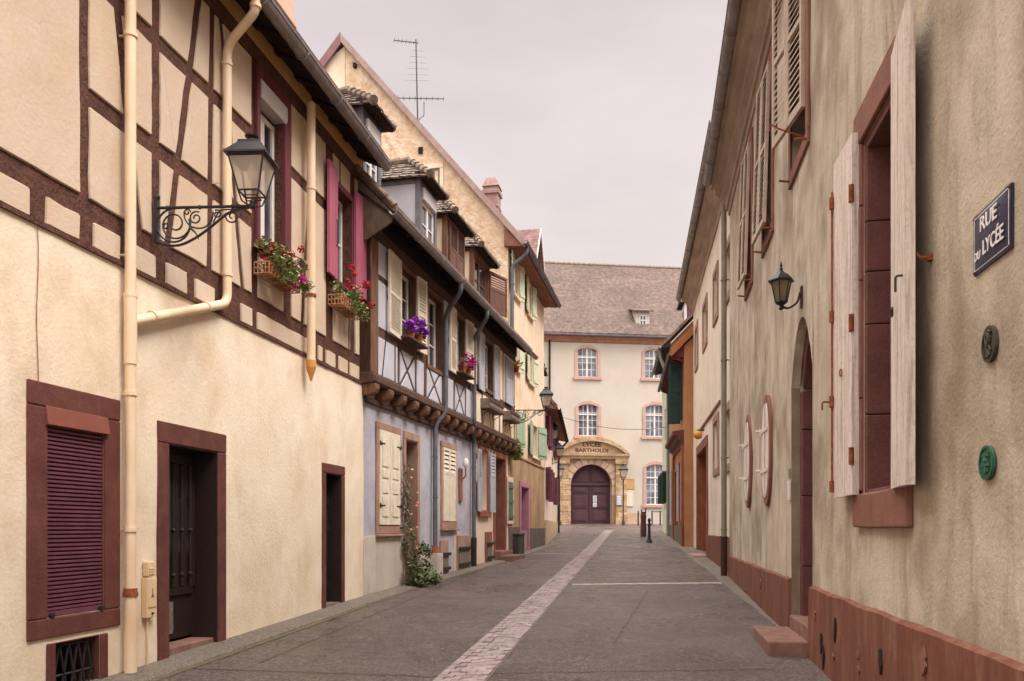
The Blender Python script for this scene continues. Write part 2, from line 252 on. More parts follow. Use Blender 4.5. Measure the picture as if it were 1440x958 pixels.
# ------------------------------------------------------------------ mesh building
def wloc(o):
    v = Vector((0, 0, 0))
    while o: v = v + o.location; o = o.parent
    return v
class MB:
    def __init__(s): s.v = []; s.f = []
    def add(s, pts, faces):
        k = len(s.v); s.v += [Vector(p) for p in pts]; s.f += [tuple(i+k for i in f) for f in faces]
    def poly(s, pts): s.add(pts, [tuple(range(len(pts)))])
    def hexa(s, p): s.add(p, [(0, 1, 2, 3), (7, 6, 5, 4), (0, 4, 5, 1), (1, 5, 6, 2), (2, 6, 7, 3), (3, 7, 4, 0)])
    def box(s, x0, x1, y0, y1, z0, z1):
        s.hexa([(x0, y0, z0), (x1, y0, z0), (x1, y1, z0), (x0, y1, z0), (x0, y0, z1), (x1, y0, z1), (x1, y1, z1), (x0, y1, z1)])
    def fbox(s, F, u0, u1, n0, n1, z0, z1):
        s.hexa([F.w(u0, n0, z0), F.w(u1, n0, z0), F.w(u1, n1, z0), F.w(u0, n1, z0), F.w(u0, n0, z1), F.w(u1, n0, z1), F.w(u1, n1, z1), F.w(u0, n1, z1)])
    def fprism(s, F, pts, n0, n1):
        k = len(pts); a = [F.w(u, n0, z) for u, z in pts]; b = [F.w(u, n1, z) for u, z in pts]
        s.add(a+b, [tuple(range(k))[::-1], tuple(range(k, 2*k))]+[(i, (i+1) % k, k+(i+1) % k, k+i) for i in range(k)])
    def nprism(s, F, prof, u0, u1):
        """profile of (n, z) points swept along the facade"""
        k = len(prof); a = [F.w(u0, n, z) for n, z in prof]; b = [F.w(u1, n, z) for n, z in prof]
        s.add(a+b, [tuple(range(k)), tuple(range(k, 2*k))[::-1]]+[(i, k+i, k+(i+1) % k, (i+1) % k) for i in range(k)])
    def tube(s, pts, r, n=8, cap=True):
        pts = [Vector(p) for p in pts]; rs = r if isinstance(r, (list, tuple)) else [r]*len(pts)
        k0 = len(s.v); up = None
        for i, p in enumerate(pts):
            t = (pts[min(i+1, len(pts)-1)]-pts[max(i-1, 0)]).normalized()
            if up is None: up = Vector((0, 0, 1)) if abs(t.z) < .9 else Vector((1, 0, 0))
            a = t.cross(up)
            if a.length < 1e-4: a = t.cross(Vector((.3, 1, .2)))
            a.normalize(); b = a.cross(t).normalized(); up = b
            for j in range(n):
                q = 2*math.pi*j/n; s.v.append(p+(a*math.cos(q)+b*math.sin(q))*rs[i])
        for i in range(len(pts)-1):
            for j in range(n):
                s.f.append((k0+i*n+j, k0+i*n+(j+1) % n, k0+(i+1)*n+(j+1) % n, k0+(i+1)*n+j))
        if cap:
            s.f.append(tuple(k0+j for j in range(n))[::-1]); s.f.append(tuple(k0+(len(pts)-1)*n+j for j in range(n)))
    def lathe(s, o, prof, n=12, rot=0.):
        o = Vector(o); k0 = len(s.v)
        for r, z in prof:
            for j in range(n):
                q = 2*math.pi*j/n+rot; s.v.append(o+Vector((r*math.cos(q), r*math.sin(q), z)))
        for i in range(len(prof)-1):
            for j in range(n): s.f.append((k0+i*n+j, k0+i*n+(j+1) % n, k0+(i+1)*n+(j+1) % n, k0+(i+1)*n+j))
        s.f.append(tuple(k0+j for j in range(n))[::-1]); s.f.append(tuple(k0+(len(prof)-1)*n+j for j in range(n)))
    def ball(s, c, r, n=8, m=5):
        if not isinstance(r, (tuple, list)): r = (r, r, r)
        c = Vector(c); k0 = len(s.v); s.v.append(c-Vector((0, 0, r[2])))
        for i in range(1, m):
            a = -math.pi/2+math.pi*i/m
            for j in range(n):
                q = 2*math.pi*j/n; s.v.append(c+Vector((r[0]*math.cos(a)*math.cos(q), r[1]*math.cos(a)*math.sin(q), r[2]*math.sin(a))))
        s.v.append(c+Vector((0, 0, r[2]))); top = len(s.v)-1
        for j in range(n): s.f.append((k0, k0+1+(j+1) % n, k0+1+j)); s.f.append((top, top-n+j, top-n+(j+1) % n))
        for i in range(m-2):
            for j in range(n):
                a = k0+1+i*n
                s.f.append((a+j, a+(j+1) % n, a+n+(j+1) % n, a+n+j))
    def build(s, name, m, parent=None, smooth=False, bevel=0., loc=None, recalc=True):
        off = wloc(parent) if parent else Vector(loc or (0, 0, 0))
        me = bpy.data.meshes.new(name); me.from_pydata([tuple(v-off) for v in s.v], [], s.f); me.update()
        if recalc:
            bm = bmesh.new(); bm.from_mesh(me); bmesh.ops.recalc_face_normals(bm, faces=bm.faces); bm.to_mesh(me); bm.free()
        if smooth:
            for p in me.polygons: p.use_smooth = True
        o = bpy.data.objects.new(name, me); C.objects.link(o)
        for mm in (m if isinstance(m, list) else [m]): me.materials.append(mm)
        if parent: o.parent = parent
        elif loc: o.location = loc
        if smooth:
            try: me.set_sharp_from_angle(angle=R(40))
            except Exception: pass
        if bevel:
            b = o.modifiers.new('bevel', 'BEVEL'); b.width = bevel; b.segments = 2; b.limit_method = 'ANGLE'; b.angle_limit = R(50)
        return o
def tag(o, label=None, cat=None, group=None, kind=None):
    for k, v in (('label', label), ('category', cat), ('group', group), ('kind', kind)):
        if v: o[k] = v
    return o
def thing(name, label, cat, loc=(0, 0, 0), group=None, rz=0.):
    o = bpy.data.objects.new(name, None); C.objects.link(o); o.location = loc; o.rotation_euler = (0, 0, rz); o.empty_display_size = .2
    return tag(o, label, cat, group)
def dup(root, loc, label, rz=0., group=None, scale=1.):
    def cp(o, par):
        c = o.copy(); C.objects.link(c)
        if par: c.parent = par
        for ch in list(o.children): cp(ch, c)
        return c
    r = cp(root, None); r.location = loc; r.rotation_euler = (0, 0, rz); r.scale = (scale,)*3; r['label'] = label
    if group: r['group'] = group
    return r

class Fac:
    """a facade line on the ground; u runs along it, n out of it, z up"""
    def __init__(s, p0, p1, side):
        s.p = Vector((p0[0], p0[1])); s.q = Vector((p1[0], p1[1])); d = (s.q-s.p); s.len = d.length; s.d = d.normalized()
        s.n = Vector((s.d.y, -s.d.x))*side; s.side = side
    def w(s, u, n, z):
        a = s.p+s.d*u+s.n*n; return Vector((a.x, a.y, z))
    def off(s, n):
        return Fac(s.p+s.n*n, s.q+s.n*n, s.side)
    def u(s, px, n=0.):
        rx = (px-PX0)/FPX; a = s.p+s.n*n      # a + d*u = t*(rx,1)
        return -(a.x-rx*a.y)/(s.d.x-rx*s.d.y)
    def uz(s, px, py, n=0.):
        u = s.u(px, n); y = (s.p+s.n*n+s.d*u).y
        return u, CZ+(PY0-py)/FPX*y
    def z(s, px, py, n=0.): return s.uz(px, py, n)[1]
    def rect(s, pl, pr, pt, pb, n=0.):
        u0, z1 = s.uz(pl, pt, n); u1 = s.u(pr, n); z0 = s.z(pl, pb, n)
        if u1 < u0:
            return u1, u0, z0, z1
        return u0, u1, z0, z1
    def hinge(s, u, n, ang):
        """a frame that starts at (u,n) and turns by ang out of the wall (0 = along +u, 90 = straight out, 180 = along -u)"""
        p = s.p+s.d*u+s.n*n; d = s.d*math.cos(R(ang))+s.n*math.sin(R(ang)); return Fac(p, p+d, s.side)
def gz(y):
    if y <= 32: return .029*y
    if y <= 60: return .928+.0347*(y-32)
    return 1.9

def wall_sheet(mb, F, u0, u1, z0, z1, holes=(), depth=.25, cell=.35, amp=.006, n=0., seed=0.):
    def br(a, b, ex):
        ks = sorted(set([a, b]+[round(x, 4) for x in ex if a < x < b])); o = []
        for i in range(len(ks)-1):
            k = max(1, int((ks[i+1]-ks[i])/cell)); o += [ks[i]+(ks[i+1]-ks[i])*j/k for j in range(k)]
        return o+[ks[-1]]
    us = br(u0, u1, [x for h in holes for x in h[:2]]); zs = br(z0, z1, [x for h in holes for x in h[2:4]])
    idx = {}
    def vid(i, j):
        if (i, j) not in idx:
            p = F.w(us[i], n, zs[j]); d = amp*(mnoise.noise(p*1.1+Vector((seed, 0, 0)))+.6*mnoise.noise(p*3.1)); idx[i, j] = len(mb.v); mb.v.append(F.w(us[i], n+d, zs[j]))
        return idx[i, j]
    for i in range(len(us)-1):
        for j in range(len(zs)-1):
            cu, cz = (us[i]+us[i+1])/2, (zs[j]+zs[j+1])/2
            if any(h[0] < cu < h[1] and h[2] < cz < h[3] for h in holes): continue
            mb.f.append((vid(i, j), vid(i+1, j), vid(i+1, j+1), vid(i, j+1)))
    for h in holes:
        a, b, c, d = h[:4]; dp = h[4] if len(h) > 4 else depth
        for (p, q) in (((a, c), (a, d)), ((a, d), (b, d)), ((b, d), (b, c)), ((b, c), (a, c))):
            mb.poly([F.w(p[0], n+.004, p[1]), F.w(q[0], n+.004, q[1]), F.w(q[0], n-dp, q[1]), F.w(p[0], n-dp, p[1])])
def shell(mb, F, u0, u1, z0, z1, D, n=0., back=True, top=True):
    """side and back walls of a house"""
    mb.poly([F.w(u0, n, z0), F.w(u0, n-D, z0), F.w(u0, n-D, z1), F.w(u0, n, z1)])
    mb.poly([F.w(u1, n, z0), F.w(u1, n-D, z0), F.w(u1, n-D, z1), F.w(u1, n, z1)])
    if back: mb.poly([F.w(u0, n-D, z0), F.w(u1, n-D, z0), F.w(u1, n-D, z1), F.w(u0, n-D, z1)])
    if top: mb.poly([F.w(u0, n, z1), F.w(u1, n, z1), F.w(u1, n-D, z1), F.w(u0, n-D, z1)])
def roof_slab(mb, F, u0, u1, ne, ze, slope, D, th=.12):
    """two pitched slabs over a house D deep; ne, ze is the street eave"""
    nr = -D/2; zr = ze+(ne-nr)*math.tan(R(slope)); nb = -D-ne
    mb.nprism(F, [(ne, ze), (nr, zr), (nr, zr+th*1.4), (ne, ze+th*1.4)], u0, u1)
    mb.nprism(F, [(nb, ze), (nr-.003, zr), (nr-.003, zr+th*1.4), (nb, ze+th*1.4)], u0, u1)
    return nr, zr
def frame_boxes(mb, F, u0, u1, z0, z1, wl, wt, wb, n0, n1, jitter=0.):
    """four butted pieces round an opening u0..u1, z0..z1"""
    e = .002
    if wt: mb.fbox(F, u0-wl, u1+wl, n0, n1, z1, z1+wt)
    mb.fbox(F, u0-wl, u0, n0, n1-e, z0, z1-e); mb.fbox(F, u1, u1+wl, n0, n1-e, z0, z1-e)
    if wb: mb.fbox(F, u0-wl, u1+wl, n0, n1, z0-wb, z0-e)
def casement(parent, F, u0, u1, z0, z1, n, m, cols=2, rows=3, fr=.06, bar=.028, th=.05, glass='glass', name='window', mid=.09, flat=False):
    b = MB(); frame_boxes(b, F, u0+fr, u1-fr, z0+fr, z1-fr, fr, fr, fr, n-th, n)
    iu0, iu1, iz0, iz1 = u0+fr, u1-fr, z0+fr, z1-fr
    for i in range(1, cols):
        x = iu0+(iu1-iu0)*i/cols; ww = mid if (cols % 2 == 0 and i == cols//2) else bar
        b.fbox(F, x-ww/2, x+ww/2, n-th+.005, n-.004, iz0, iz1)
    for j in range(1, rows):
        zz = iz0+(iz1-iz0)*j/rows; b.fbox(F, iu0, iu1, n-th+.008, n-.008, zz-bar/2, zz+bar/2)
    w = b.build(name, m, parent)
    g = MB(); g.fbox(F, iu0-.01, iu1+.01, n-th*.75, n-th*.75+.006, iz0-.01, iz1+.01); g.build('pane', M[glass], parent if flat else w)
    return w
def louvre(F, w, z0, z1, m, parent, name='shutter', split=None, th=.04, pitch=.055, solid_below=None, fr=.06, tilt=.0, hang=None):
    """a louvred leaf in its own frame: u 0..w"""
    b = MB(); fw = fr
    b.fbox(F, 0, fw, -th/2, th/2, z0, z1); b.fbox(F, w-fw, w, -th/2, th/2, z0, z1)
    b.fbox(F, fw, w-fw, -th/2+.002, th/2-.002, z0, z0+fw*1.3); b.fbox(F, fw, w-fw, -th/2+.002, th/2-.002, z1-fw, z1)
    zb = z0+fw*1.3
    if solid_below:
        zs = z0+(z1-z0)*solid_below; b.fbox(F, fw, w-fw, -th/4, th/4, zb, zs); b.fbox(F, fw, w-fw, -th/2+.002, th/2-.002, zs, zs+fw*.8); zb = zs+fw*.8
    elif split:
        zs = z0+(z1-z0)*split; b.fbox(F, fw, w-fw, -th/2+.002, th/2-.002, zs-fw*.5, zs+fw*.5)
    k = max(2, int((z1-fw-zb)/pitch))
    for i in range(k):
        zc = zb+(i+.5)*(z1-fw-zb)/k
        if split and abs(zc-(z0+(z1-z0)*split)) < fw*.6: continue
        h = .45*pitch; a = th/2-.006
        b.hexa([F.w(fw, a, zc-h-.004), F.w(w-fw, a, zc-h-.004), F.w(w-fw, a, zc-h+.006), F.w(fw, a, zc-h+.006), F.w(fw, -a, zc+h-.006), F.w(w-fw, -a, zc+h-.006), F.w(w-fw, -a, zc+h+.004), F.w(fw, -a, zc+h+.004)])
    return b.build(name, m, parent)
def board_leaf(F, w, z0, z1, m, parent, name='shutter', th=.04, planks=4, battens=(.15, .85), mat2=None, panels=None):
    b = MB(); pw = w/planks
    for i in range(planks): b.fbox(F, i*pw+.003, (i+1)*pw-.003, -th/2+random.uniform(-.002, .002), th/2+random.uniform(-.002, .002), z0+random.uniform(0, .008), z1)
    b.fbox(F, .004, w-.004, -th/2+.006, th/2-.006, z0+.01, z1-.004)
    for t in battens:
        zc = z0+(z1-z0)*t; b.fbox(F, .02, w-.02, th/2-.001, th/2+.022, zc-.045, zc+.045)
    if panels:
        for (a, c) in panels:
            za, zc = z0+(z1-z0)*a, z0+(z1-z0)*c
            b.fbox(F, w*.2, w*.8, th/2+.002, th/2+.014, za, zc)
    o = b.build(name, m, parent)
    return o
def reveal(parent, F, h, d, m, n=0.003, top=True, t=.012, z0=None):
    a, c, zb, zt = h[:4]; zb = zb if z0 is None else z0; b = MB(); b.fbox(F, a-.004, a+t, -d, n, zb, zt-t-.001); b.fbox(F, c-t, c+.004, -d, n, zb, zt-t-.001); b.fbox(F, a-.004, c+.004, -d, n, zt-t, zt+.004)
    return b.build('reveal', M[m], parent)
def hinges(F, us, zs, parent, m='iron', L=.22, n=.03, s=1):
    b = MB()
    for u in us:
        for z in zs:
            b.fbox(F, u, u+L*s if s > 0 else u, n, n+.012, z-.014, z+.014) if s > 0 else b.fbox(F, u-L, u, n, n+.012, z-.014, z+.014)
            b.tube([F.w(u, n+.01, z-.04), F.w(u, n+.01, z+.04)], .014, 6)
    return b.build('hinge', M[m], parent)
def tile_patch(mb, A, B, Cc, D, rowh=.16, tw=.21, th=.03):
    A, B, Cc, D = map(Vector, (A, B, Cc, D)); L = ((D-A).length+(Cc-B).length)/2; rows = max(2, int(L/rowh)); nrm = (B-A).cross(D-A)
    if nrm.z < 0: nrm = -nrm
    nrm.normalize()
    for i in range(rows):
        t0, t1 = i/rows, min(1, (i+1.3)/rows)
        a0, b0, a1, b1 = A.lerp(D, t0), B.lerp(Cc, t0), A.lerp(D, t1), B.lerp(Cc, t1)
        W = (b0-a0).length; k = max(1, int(W/tw)); o = .5 if i % 2 else 0.
        for j in range(-1, k+1):
            x0, x1 = (j+o+.03)/k, (j+o+.97)/k
            x0, x1 = max(0, x0), min(1, x1)
            if x1-x0 < .25/k: continue
            lift = nrm*(th+random.uniform(-.006, .01)); jt = (a0-a1).normalized()*random.uniform(-.012, .012)
            p0, p1 = a0.lerp(b0, x0)+jt, a0.lerp(b0, x1)+jt; q0, q1 = a1.lerp(b1, x0), a1.lerp(b1, x1)
            pm = (p0+p1)/2+(a0-a1).normalized()*.045
            mb.add([p0+lift, pm+lift, p1+lift, q1+nrm*.004, q0+nrm*.004, p0+lift-nrm*th, pm+lift-nrm*th, p1+lift-nrm*th], [(0, 1, 2, 3, 4), (0, 5, 6, 1), (1, 6, 7, 2)])
def hip_tiles(mb, a, b, r=.09, step=.3, flare=1.12):
    a, b = Vector(a), Vector(b); k = max(1, int((b-a).length/step))
    for i in range(k):
        p, q = a.lerp(b, i/k), a.lerp(b, (i+1.15)/k)
        mb.tube([p, p.lerp(q, .12), q], [r*flare, r*flare, r*.8], 8)
def text_mesh(s, size, center, xd, name, m, parent, ext=.004, up=Vector((0, 0, 1)), bold=0., sx=1.):
    cu = bpy.data.curves.new('lettering', 'FONT'); cu.body = s; cu.size = size; cu.extrude = ext; cu.align_x = 'CENTER'; cu.align_y = 'CENTER'; cu.offset = bold; cu.resolution_u = 3
    to = bpy.data.objects.new('lettering', cu); C.objects.link(to); bpy.context.view_layer.update()
    me = bpy.data.meshes.new_from_object(to.evaluated_get(bpy.context.evaluated_depsgraph_get())); C.objects.unlink(to); bpy.data.objects.remove(to)
    xd = Vector(xd).normalized(); nn = xd.cross(up).normalized(); c = Vector(center); off = wloc(parent)
    for v in me.vertices: v.co = c+xd*(v.co.x*sx)+up*v.co.y+nn*v.co.z-off
    me.materials.clear(); me.materials.append(m); o = bpy.data.objects.new(name, me); C.objects.link(o); o.parent = parent
    return o
def split_panels(polys, beams):
    """half-plane splitting of infill polygons by beam strips (u0,z0,u1,z1,width)"""
    def clip(poly, nx, nz, c):
        o = []
        for i in range(len(poly)):
            p, q = poly[i], poly[(i+1) % len(poly)]; a, b = nx*p[0]+nz*p[1]-c, nx*q[0]+nz*q[1]-c
            if a >= 0: o.append(p)
            if a*b < 0:
                t = a/(a-b); o.append((p[0]+(q[0]-p[0])*t, p[1]+(q[1]-p[1])*t))
        return o
    def area(p): return abs(sum(p[i][0]*p[(i+1) % len(p)][1]-p[(i+1) % len(p)][0]*p[i][1] for i in range(len(p))))/2
    for (a, b, c, d, w) in beams:
        dx, dz = c-a, d-b; L = math.hypot(dx, dz); dx /= L; dz /= L; nx, nz = -dz, dx; k = nx*a+nz*b; res = []
        for p in polys:
            s = [nx*q[0]+nz*q[1]-k for q in p]
            if min(s) > w/2-1e-6 or max(s) < -w/2+1e-6: res.append(p); continue
            ts = []                                   # chord of the centre line
            for i in range(len(p)):
                s0, s1 = s[i], s[(i+1) % len(p)]
                if s0*s1 < 0 or s0 == 0:
                    f = s0/(s0-s1) if s0 != s1 else 0; q, r = p[i], p[(i+1) % len(p)]
                    ts.append((q[0]+(r[0]-q[0])*f-a)*dx+(q[1]+(r[1]-q[1])*f-b)*dz)
            if len(ts) < 2:
                t = sorted((q[0]-a)*dx+(q[1]-b)*dz for q in p); ts = [t[0], t[-1]]
            lo, hi = min(ts), max(ts); ov = max(0, min(hi, L)-max(lo, 0))
            if ov < .55*max(hi-lo, .01): res.append(p); continue
            for q in (clip(p, nx, nz, k+w/2), clip(p, -nx, -nz, -(k-w/2))):
                if len(q) > 2 and area(q) > .004: res.append(q)
        polys = res
    return polys
def pillow(mb, F, poly, n0, h=.035, gap=.006, cut=.03, slope=.022, jit=.004):
    """a raised plaster panel with rounded corners and a sloping edge"""
    cx = sum(p[0] for p in poly)/len(poly); cz = sum(p[1] for p in poly)/len(poly); sg = sum(poly[i][0]*poly[(i+1) % len(poly)][1]-poly[(i+1) % len(poly)][0]*poly[i][1] for i in range(len(poly)))
    if sg < 0: poly = poly[::-1]
    o = []
    for i in range(len(poly)):
        p, q = Vector(poly[i]), Vector(poly[(i+1) % len(poly)]); L = (q-p).length
        if L < .02: continue
        c = min(cut, L*.3); k = max(1, int(L/.18))
        for j in range(k+1):
            t = (c+(L-2*c)*j/k)/L; o.append(p.lerp(q, t)+Vector((random.uniform(-jit, jit), random.uniform(-jit, jit))))
    if len(o) < 3: return
    def inset(d):
        r = []; k = len(o)
        for i in range(k):
            t = o[(i+1) % k]-o[i-1]; t = t.normalized() if t.length > 1e-6 else Vector((1, 0)); r.append(o[i]+Vector((-t.y, t.x))*d)
        return r
    A, B, D = inset(gap), inset(gap+slope*.35), inset(gap+slope)
    k = len(o); mb.add([F.w(p.x, n0, p.y) for p in A]+[F.w(p.x, n0+h*.75, p.y) for p in B]+[F.w(p.x, n0+h, p.y) for p in D],
        [(i, (i+1) % k, k+(i+1) % k, k+i) for i in range(k)]+[(k+i, k+(i+1) % k, 2*k+(i+1) % k, 2*k+i) for i in range(k)]+[tuple(range(2*k, 3*k))])
def gutter(mb, F, u0, u1, n, z, r=.075):
    prof = []
    for i in range(9):
        a = math.pi+math.pi*i/8; prof.append((n+r*math.cos(a), z+r*math.sin(a)))
    inner = [(n+(r-.008)*math.cos(math.pi+math.pi*i/8), z+.004+(r-.008)*math.sin(math.pi+math.pi*i/8)) for i in range(9)][::-1]
    mb.nprism(F, prof+inner, u0, u1)
    k = int((u1-u0)/1.1)
    for i in range(1, k):
        u = u0+(u1-u0)*i/k; mb.tube([F.w(u, n+(r+.008)*math.cos(math.pi+math.pi*j/8), z+(r+.008)*math.sin(math.pi+math.pi*j/8)) for j in range(9)], .012, 5)
    mb.tube([F.w(u0, n+r, z), F.w(u1, n+r, z)], .014, 6)
def smooth_path(pts, k=4):
    pts = [Vector(p) for p in pts]; o = []
    for i in range(len(pts)-1):
        p0, p1, p2, p3 = pts[max(i-1, 0)], pts[i], pts[i+1], pts[min(i+2, len(pts)-1)]
        for j in range(k):
            t = j/k; o.append(.5*((2*p1)+(p2-p0)*t+(2*p0-5*p1+4*p2-p3)*t*t+(3*p1-p0-3*p2+p3)*t**3))
    return o+[pts[-1]]
def elbow(pts, r=.12, k=4):
    """rounded corners on a pipe path"""
    pts = [Vector(p) for p in pts]; o = [pts[0]]
    for i in range(1, len(pts)-1):
        a, b, c = pts[i-1], pts[i], pts[i+1]; ra = min(r, (a-b).length*.45, (c-b).length*.45); p, q = b+(a-b).normalized()*ra, b+(c-b).normalized()*ra
        for j in range(k+1):
            t = j/k; o.append(p.lerp(b, t).lerp(b.lerp(q, t), t))
    return o+[pts[-1]]
def leaves(mb, center, rad, count, size, seed=0, flat=1.0):
    rg = random.Random(seed); c = Vector(center)
    for _ in range(count):
        v = Vector((rg.gauss(0, 1), rg.gauss(0, 1), rg.gauss(0, 1))).normalized()*(rg.random()**.5)
        p = c+Vector((v.x*rad[0], v.y*rad[1], v.z*rad[2])); s = size*rg.uniform(.6, 1.3)
        a = Vector((rg.uniform(-1, 1), rg.uniform(-1, 1), rg.uniform(-.6, .6))).normalized(); b = a.cross(Vector((rg.uniform(-.4, .4), rg.uniform(-.4, .4), 1))).normalized(); d = a.cross(b)*.15*s
        mb.add([p-a*s, p-a*s*.3+b*s*.6+d, p+a*s*.5+b*s*.55+d, p+a*s, p+a*s*.5-b*s*.55+d, p-a*s*.3-b*s*.6+d], [(0, 1, 2, 3), (0, 3, 4, 5)])
# ------------------------------------------------------------------ facade lines
F1 = Fac((-5.13-.1739*1.5, -1.5), (-2.63, 14.39), 1)
F2 = Fac((-2.63, 14.39), (-2.63+.2304*(25.3-14.39), 25.3), 1)
F3 = Fac((-.116, 25.3), (1.255, 32.1), 1)
F4 = Fac((1.275, 32.16), (2.45, 44.5), 1)
FR = Fac((1.69-.1739*3, -3), (4.872, 18.3), -1)
FS = Fac((4.98, 18.32), (6.83, 30.8), -1)
FO = Fac((6.49, 30.84), (7.6, 39.2), -1)
FG = Fac((7.6, 39.22), (8.45, 46.), -1)
ang = .13
FZ = Fac((-4.2, 60-ang*6), (26, 60+ang*24.2), 1)     # the school front at the end of the street

# ------------------------------------------------------------------ ground, road, pavements
def strip_mesh(name, rows, m, kind='structure', lift=0., loc=None):
    b = MB()
    for i in range(len(rows)-1):
        (y0, a0, c0), (y1, a1, c1) = rows[i], rows[i+1]
        b.poly([(a0, y0, gz(y0)+lift), (c0, y0, gz(y0)+lift), (c1, y1, gz(y1)+lift), (a1, y1, gz(y1)+lift)])
    o = b.build(name, m); 
    if kind: o['kind'] = kind
    return o
ys = [-60, -20, 0, 16, 32, 46, 60, 90, 400]
strip_mesh('ground', [(y, -220, 220) for y in ys], M['earth'], lift=-.012)
def lx(y):
    for F in (F1, F2, F3, F4):
        if y <= F.q.y: return F.p.x+(F.q.x-F.p.x)*(y-F.p.y)/(F.q.y-F.p.y)
    return F4.q.x
def rx_(y):
    for F in (FR, FS, FO, FG):
        if y <= F.q.y: return F.p.x+(F.q.x-F.p.x)*(y-F.p.y)/(F.q.y-F.p.y)
    return FG.q.x
yr = [-5, 0, 4, 8, 12, 14.39, 18.3, 22, 25.3, 28, 32, 36, 40, 44, 46]
strip_mesh('road', [(y, lx(y)-.4, rx_(y)+.4) for y in yr]+[(46.1, -6, 24), (60, -6, 24), (63, -6, 24)], M['asphalt'])
def pavement(name, side, y0, y1, wfun, m):
    b = MB(); n = max(2, int((y1-y0)/.8)); prof = [(0, .03), (.86, .028), (.97, .02), (1.0, -.02)]
    for i in range(n):
        ya, yb = y0+(y1-y0)*i/n, y0+(y1-y0)*(i+1)/n
        for j in range(3):
            q = []
            for y, k in ((ya, j), (ya, j+1), (yb, j+1), (yb, j)):
                x = (lx(y)-.1 if side > 0 else rx_(y)+.1); wob = .03*mnoise.noise(Vector((y*.9, side, 0)))
                q.append((x+side*(wfun(y)+.1+wob)*prof[k][0], y, gz(y)+prof[k][1]))
            b.poly(q)
    o = b.build(name, m, smooth=False); o['kind'] = 'structure'
    return o
pavement('left_pavement', 1, -1.5, 32, lambda y: .48 if y < 15 else .42, M['pave'])
pavement('right_pavement', -1, 9.8, 46, lambda y: .03+.04*(y-9.8) if y < 23 else .56, M['pave'])
# the mossy seam along the left kerb
b = MB(); yy = [5+i*.5 for i in range(40)]
for i in range(len(yy)-1):
    q = []
    for y, k in ((yy[i], 0), (yy[i], 1), (yy[i+1], 1), (yy[i+1], 0)):
        w = .05+.05*mnoise.noise(Vector((y*1.3, 4, 0))); x = lx(y)+(.5 if y < 15 else .44)
        q.append((x+(w if k else -.02), y, gz(y)+.006))
    b.poly(q)
o = b.build('kerb_seam', M['moss']); o['kind'] = 'structure'
# paved drainage channel down the middle of the street, laid stone by stone
cxl = lambda y: -.485+.153*(y-7.57)
bj = MB(); n = 60
for i in range(n):
    ya, yb = -3+51*i/n, -3+51*(i+1)/n
    bj.poly([(cxl(ya)-.25, ya, gz(ya)+.004), (cxl(ya)+.25, ya, gz(ya)+.004), (cxl(yb)+.25, yb, gz(yb)+.004), (cxl(yb)-.25, yb, gz(yb)+.004)])
o = bj.build('channel_bed', M['joint']); o['kind'] = 'structure'
bp_ = MB(); y = -2.; rg = random.Random(3)
while y < 47:
    L = rg.uniform(.1, .135) if y < 26 else .24
    k = 3; off = 0 if int(y*8) % 2 else .5
    for j in range(k+1):
        a = -.235+.47*max(0, j-off)/k; c = -.235+.47*min(k, j+1-off)/k
        if c-a < .05: continue
        h = .014+rg.uniform(-.004, .006)-(.006 if j in (1, 2) else 0); g = .0045
        P = [(cxl(y)+a+g, y+g), (cxl(y)+c-g, y+g), (cxl(y+L)+c-g, y+L-g), (cxl(y+L)+a+g, y+L-g)]
        P = [(p[0]+rg.uniform(-.004, .004), p[1]+rg.uniform(-.004, .004)) for p in P]
        zt = [gz(p[1])+h+rg.uniform(-.002, .002) for p in P]
        bp_.add([(p[0], p[1], gz(p[1])) for p in P]+[(p[0], p[1], z) for p, z in zip(P, zt)], [(4, 5, 6, 7), (0, 1, 5, 4), (1, 2, 6, 5), (2, 3, 7, 6), (3, 0, 4, 7)])
    y += L
o = bp_.build('paved_channel', M['paver']); o['kind'] = 'structure'
# pale stone strips across the street
def cross(name, y, x0, x1, w=.16, dy=0.):
    b = MB(); k = max(1, int((x1-x0)/.4))
    for i in range(k):
        a, c = x0+(x1-x0)*i/k+.006, x0+(x1-x0)*(i+1)/k-.006; ya = y+dy*(i/k); j = random.uniform(-.01, .01)
        b.hexa([(a, ya-w/2+j, gz(ya)-.02), (c, ya-w/2+j, gz(ya)-.02), (c, ya+w/2+j, gz(ya)-.02), (a, ya+w/2+j, gz(ya)-.02), (a, ya-w/2+j, gz(ya-w/2)+.009), (c, ya-w/2+j, gz(ya-w/2)+.009), (c, ya+w/2+j, gz(ya+w/2)+.009), (a, ya+w/2+j, gz(ya+w/2)+.009)])
    o = b.build(name, M['strip']); o['kind'] = 'structure'
def seam(y0, x0, y1, x1, w=.02, sd_=0):
    b = MB(); k = 40
    P = [(x0+(x1-x0)*i/k+.03*mnoise.noise(Vector((i*.35, sd_, 0))), y0+(y1-y0)*i/k+.03*mnoise.noise(Vector((i*.3, sd_, 5)))) for i in range(k+1)]
    d = Vector((x1-x0, y1-y0)).normalized(); nx, ny = -d.y*w/2, d.x*w/2
    for i in range(k):
        (a, c), (e, f) = P[i], P[i+1]; b.poly([(a-nx, c-ny, gz(c)+.0045), (e-nx, f-ny, gz(f)+.0045), (e+nx, f+ny, gz(f)+.0045), (a+nx, c+ny, gz(c)+.0045)])
    o = b.build('road_seam', mat('tar_seam', lin('352b27'), lin('463a34'), 20, .55, .2, 60)); o['kind'] = 'structure'
seam(8.15, -3.3, 7.75, cxl(7.7)-.26, .018, 1); seam(7.9, cxl(7.9)+.26, 8.1, 2.6, .016, 2); seam(9.6, 1.2, 15.6, 2.6, .012, 3); seam(8.4, -2.6, 20.5, -.75, .012, 4)
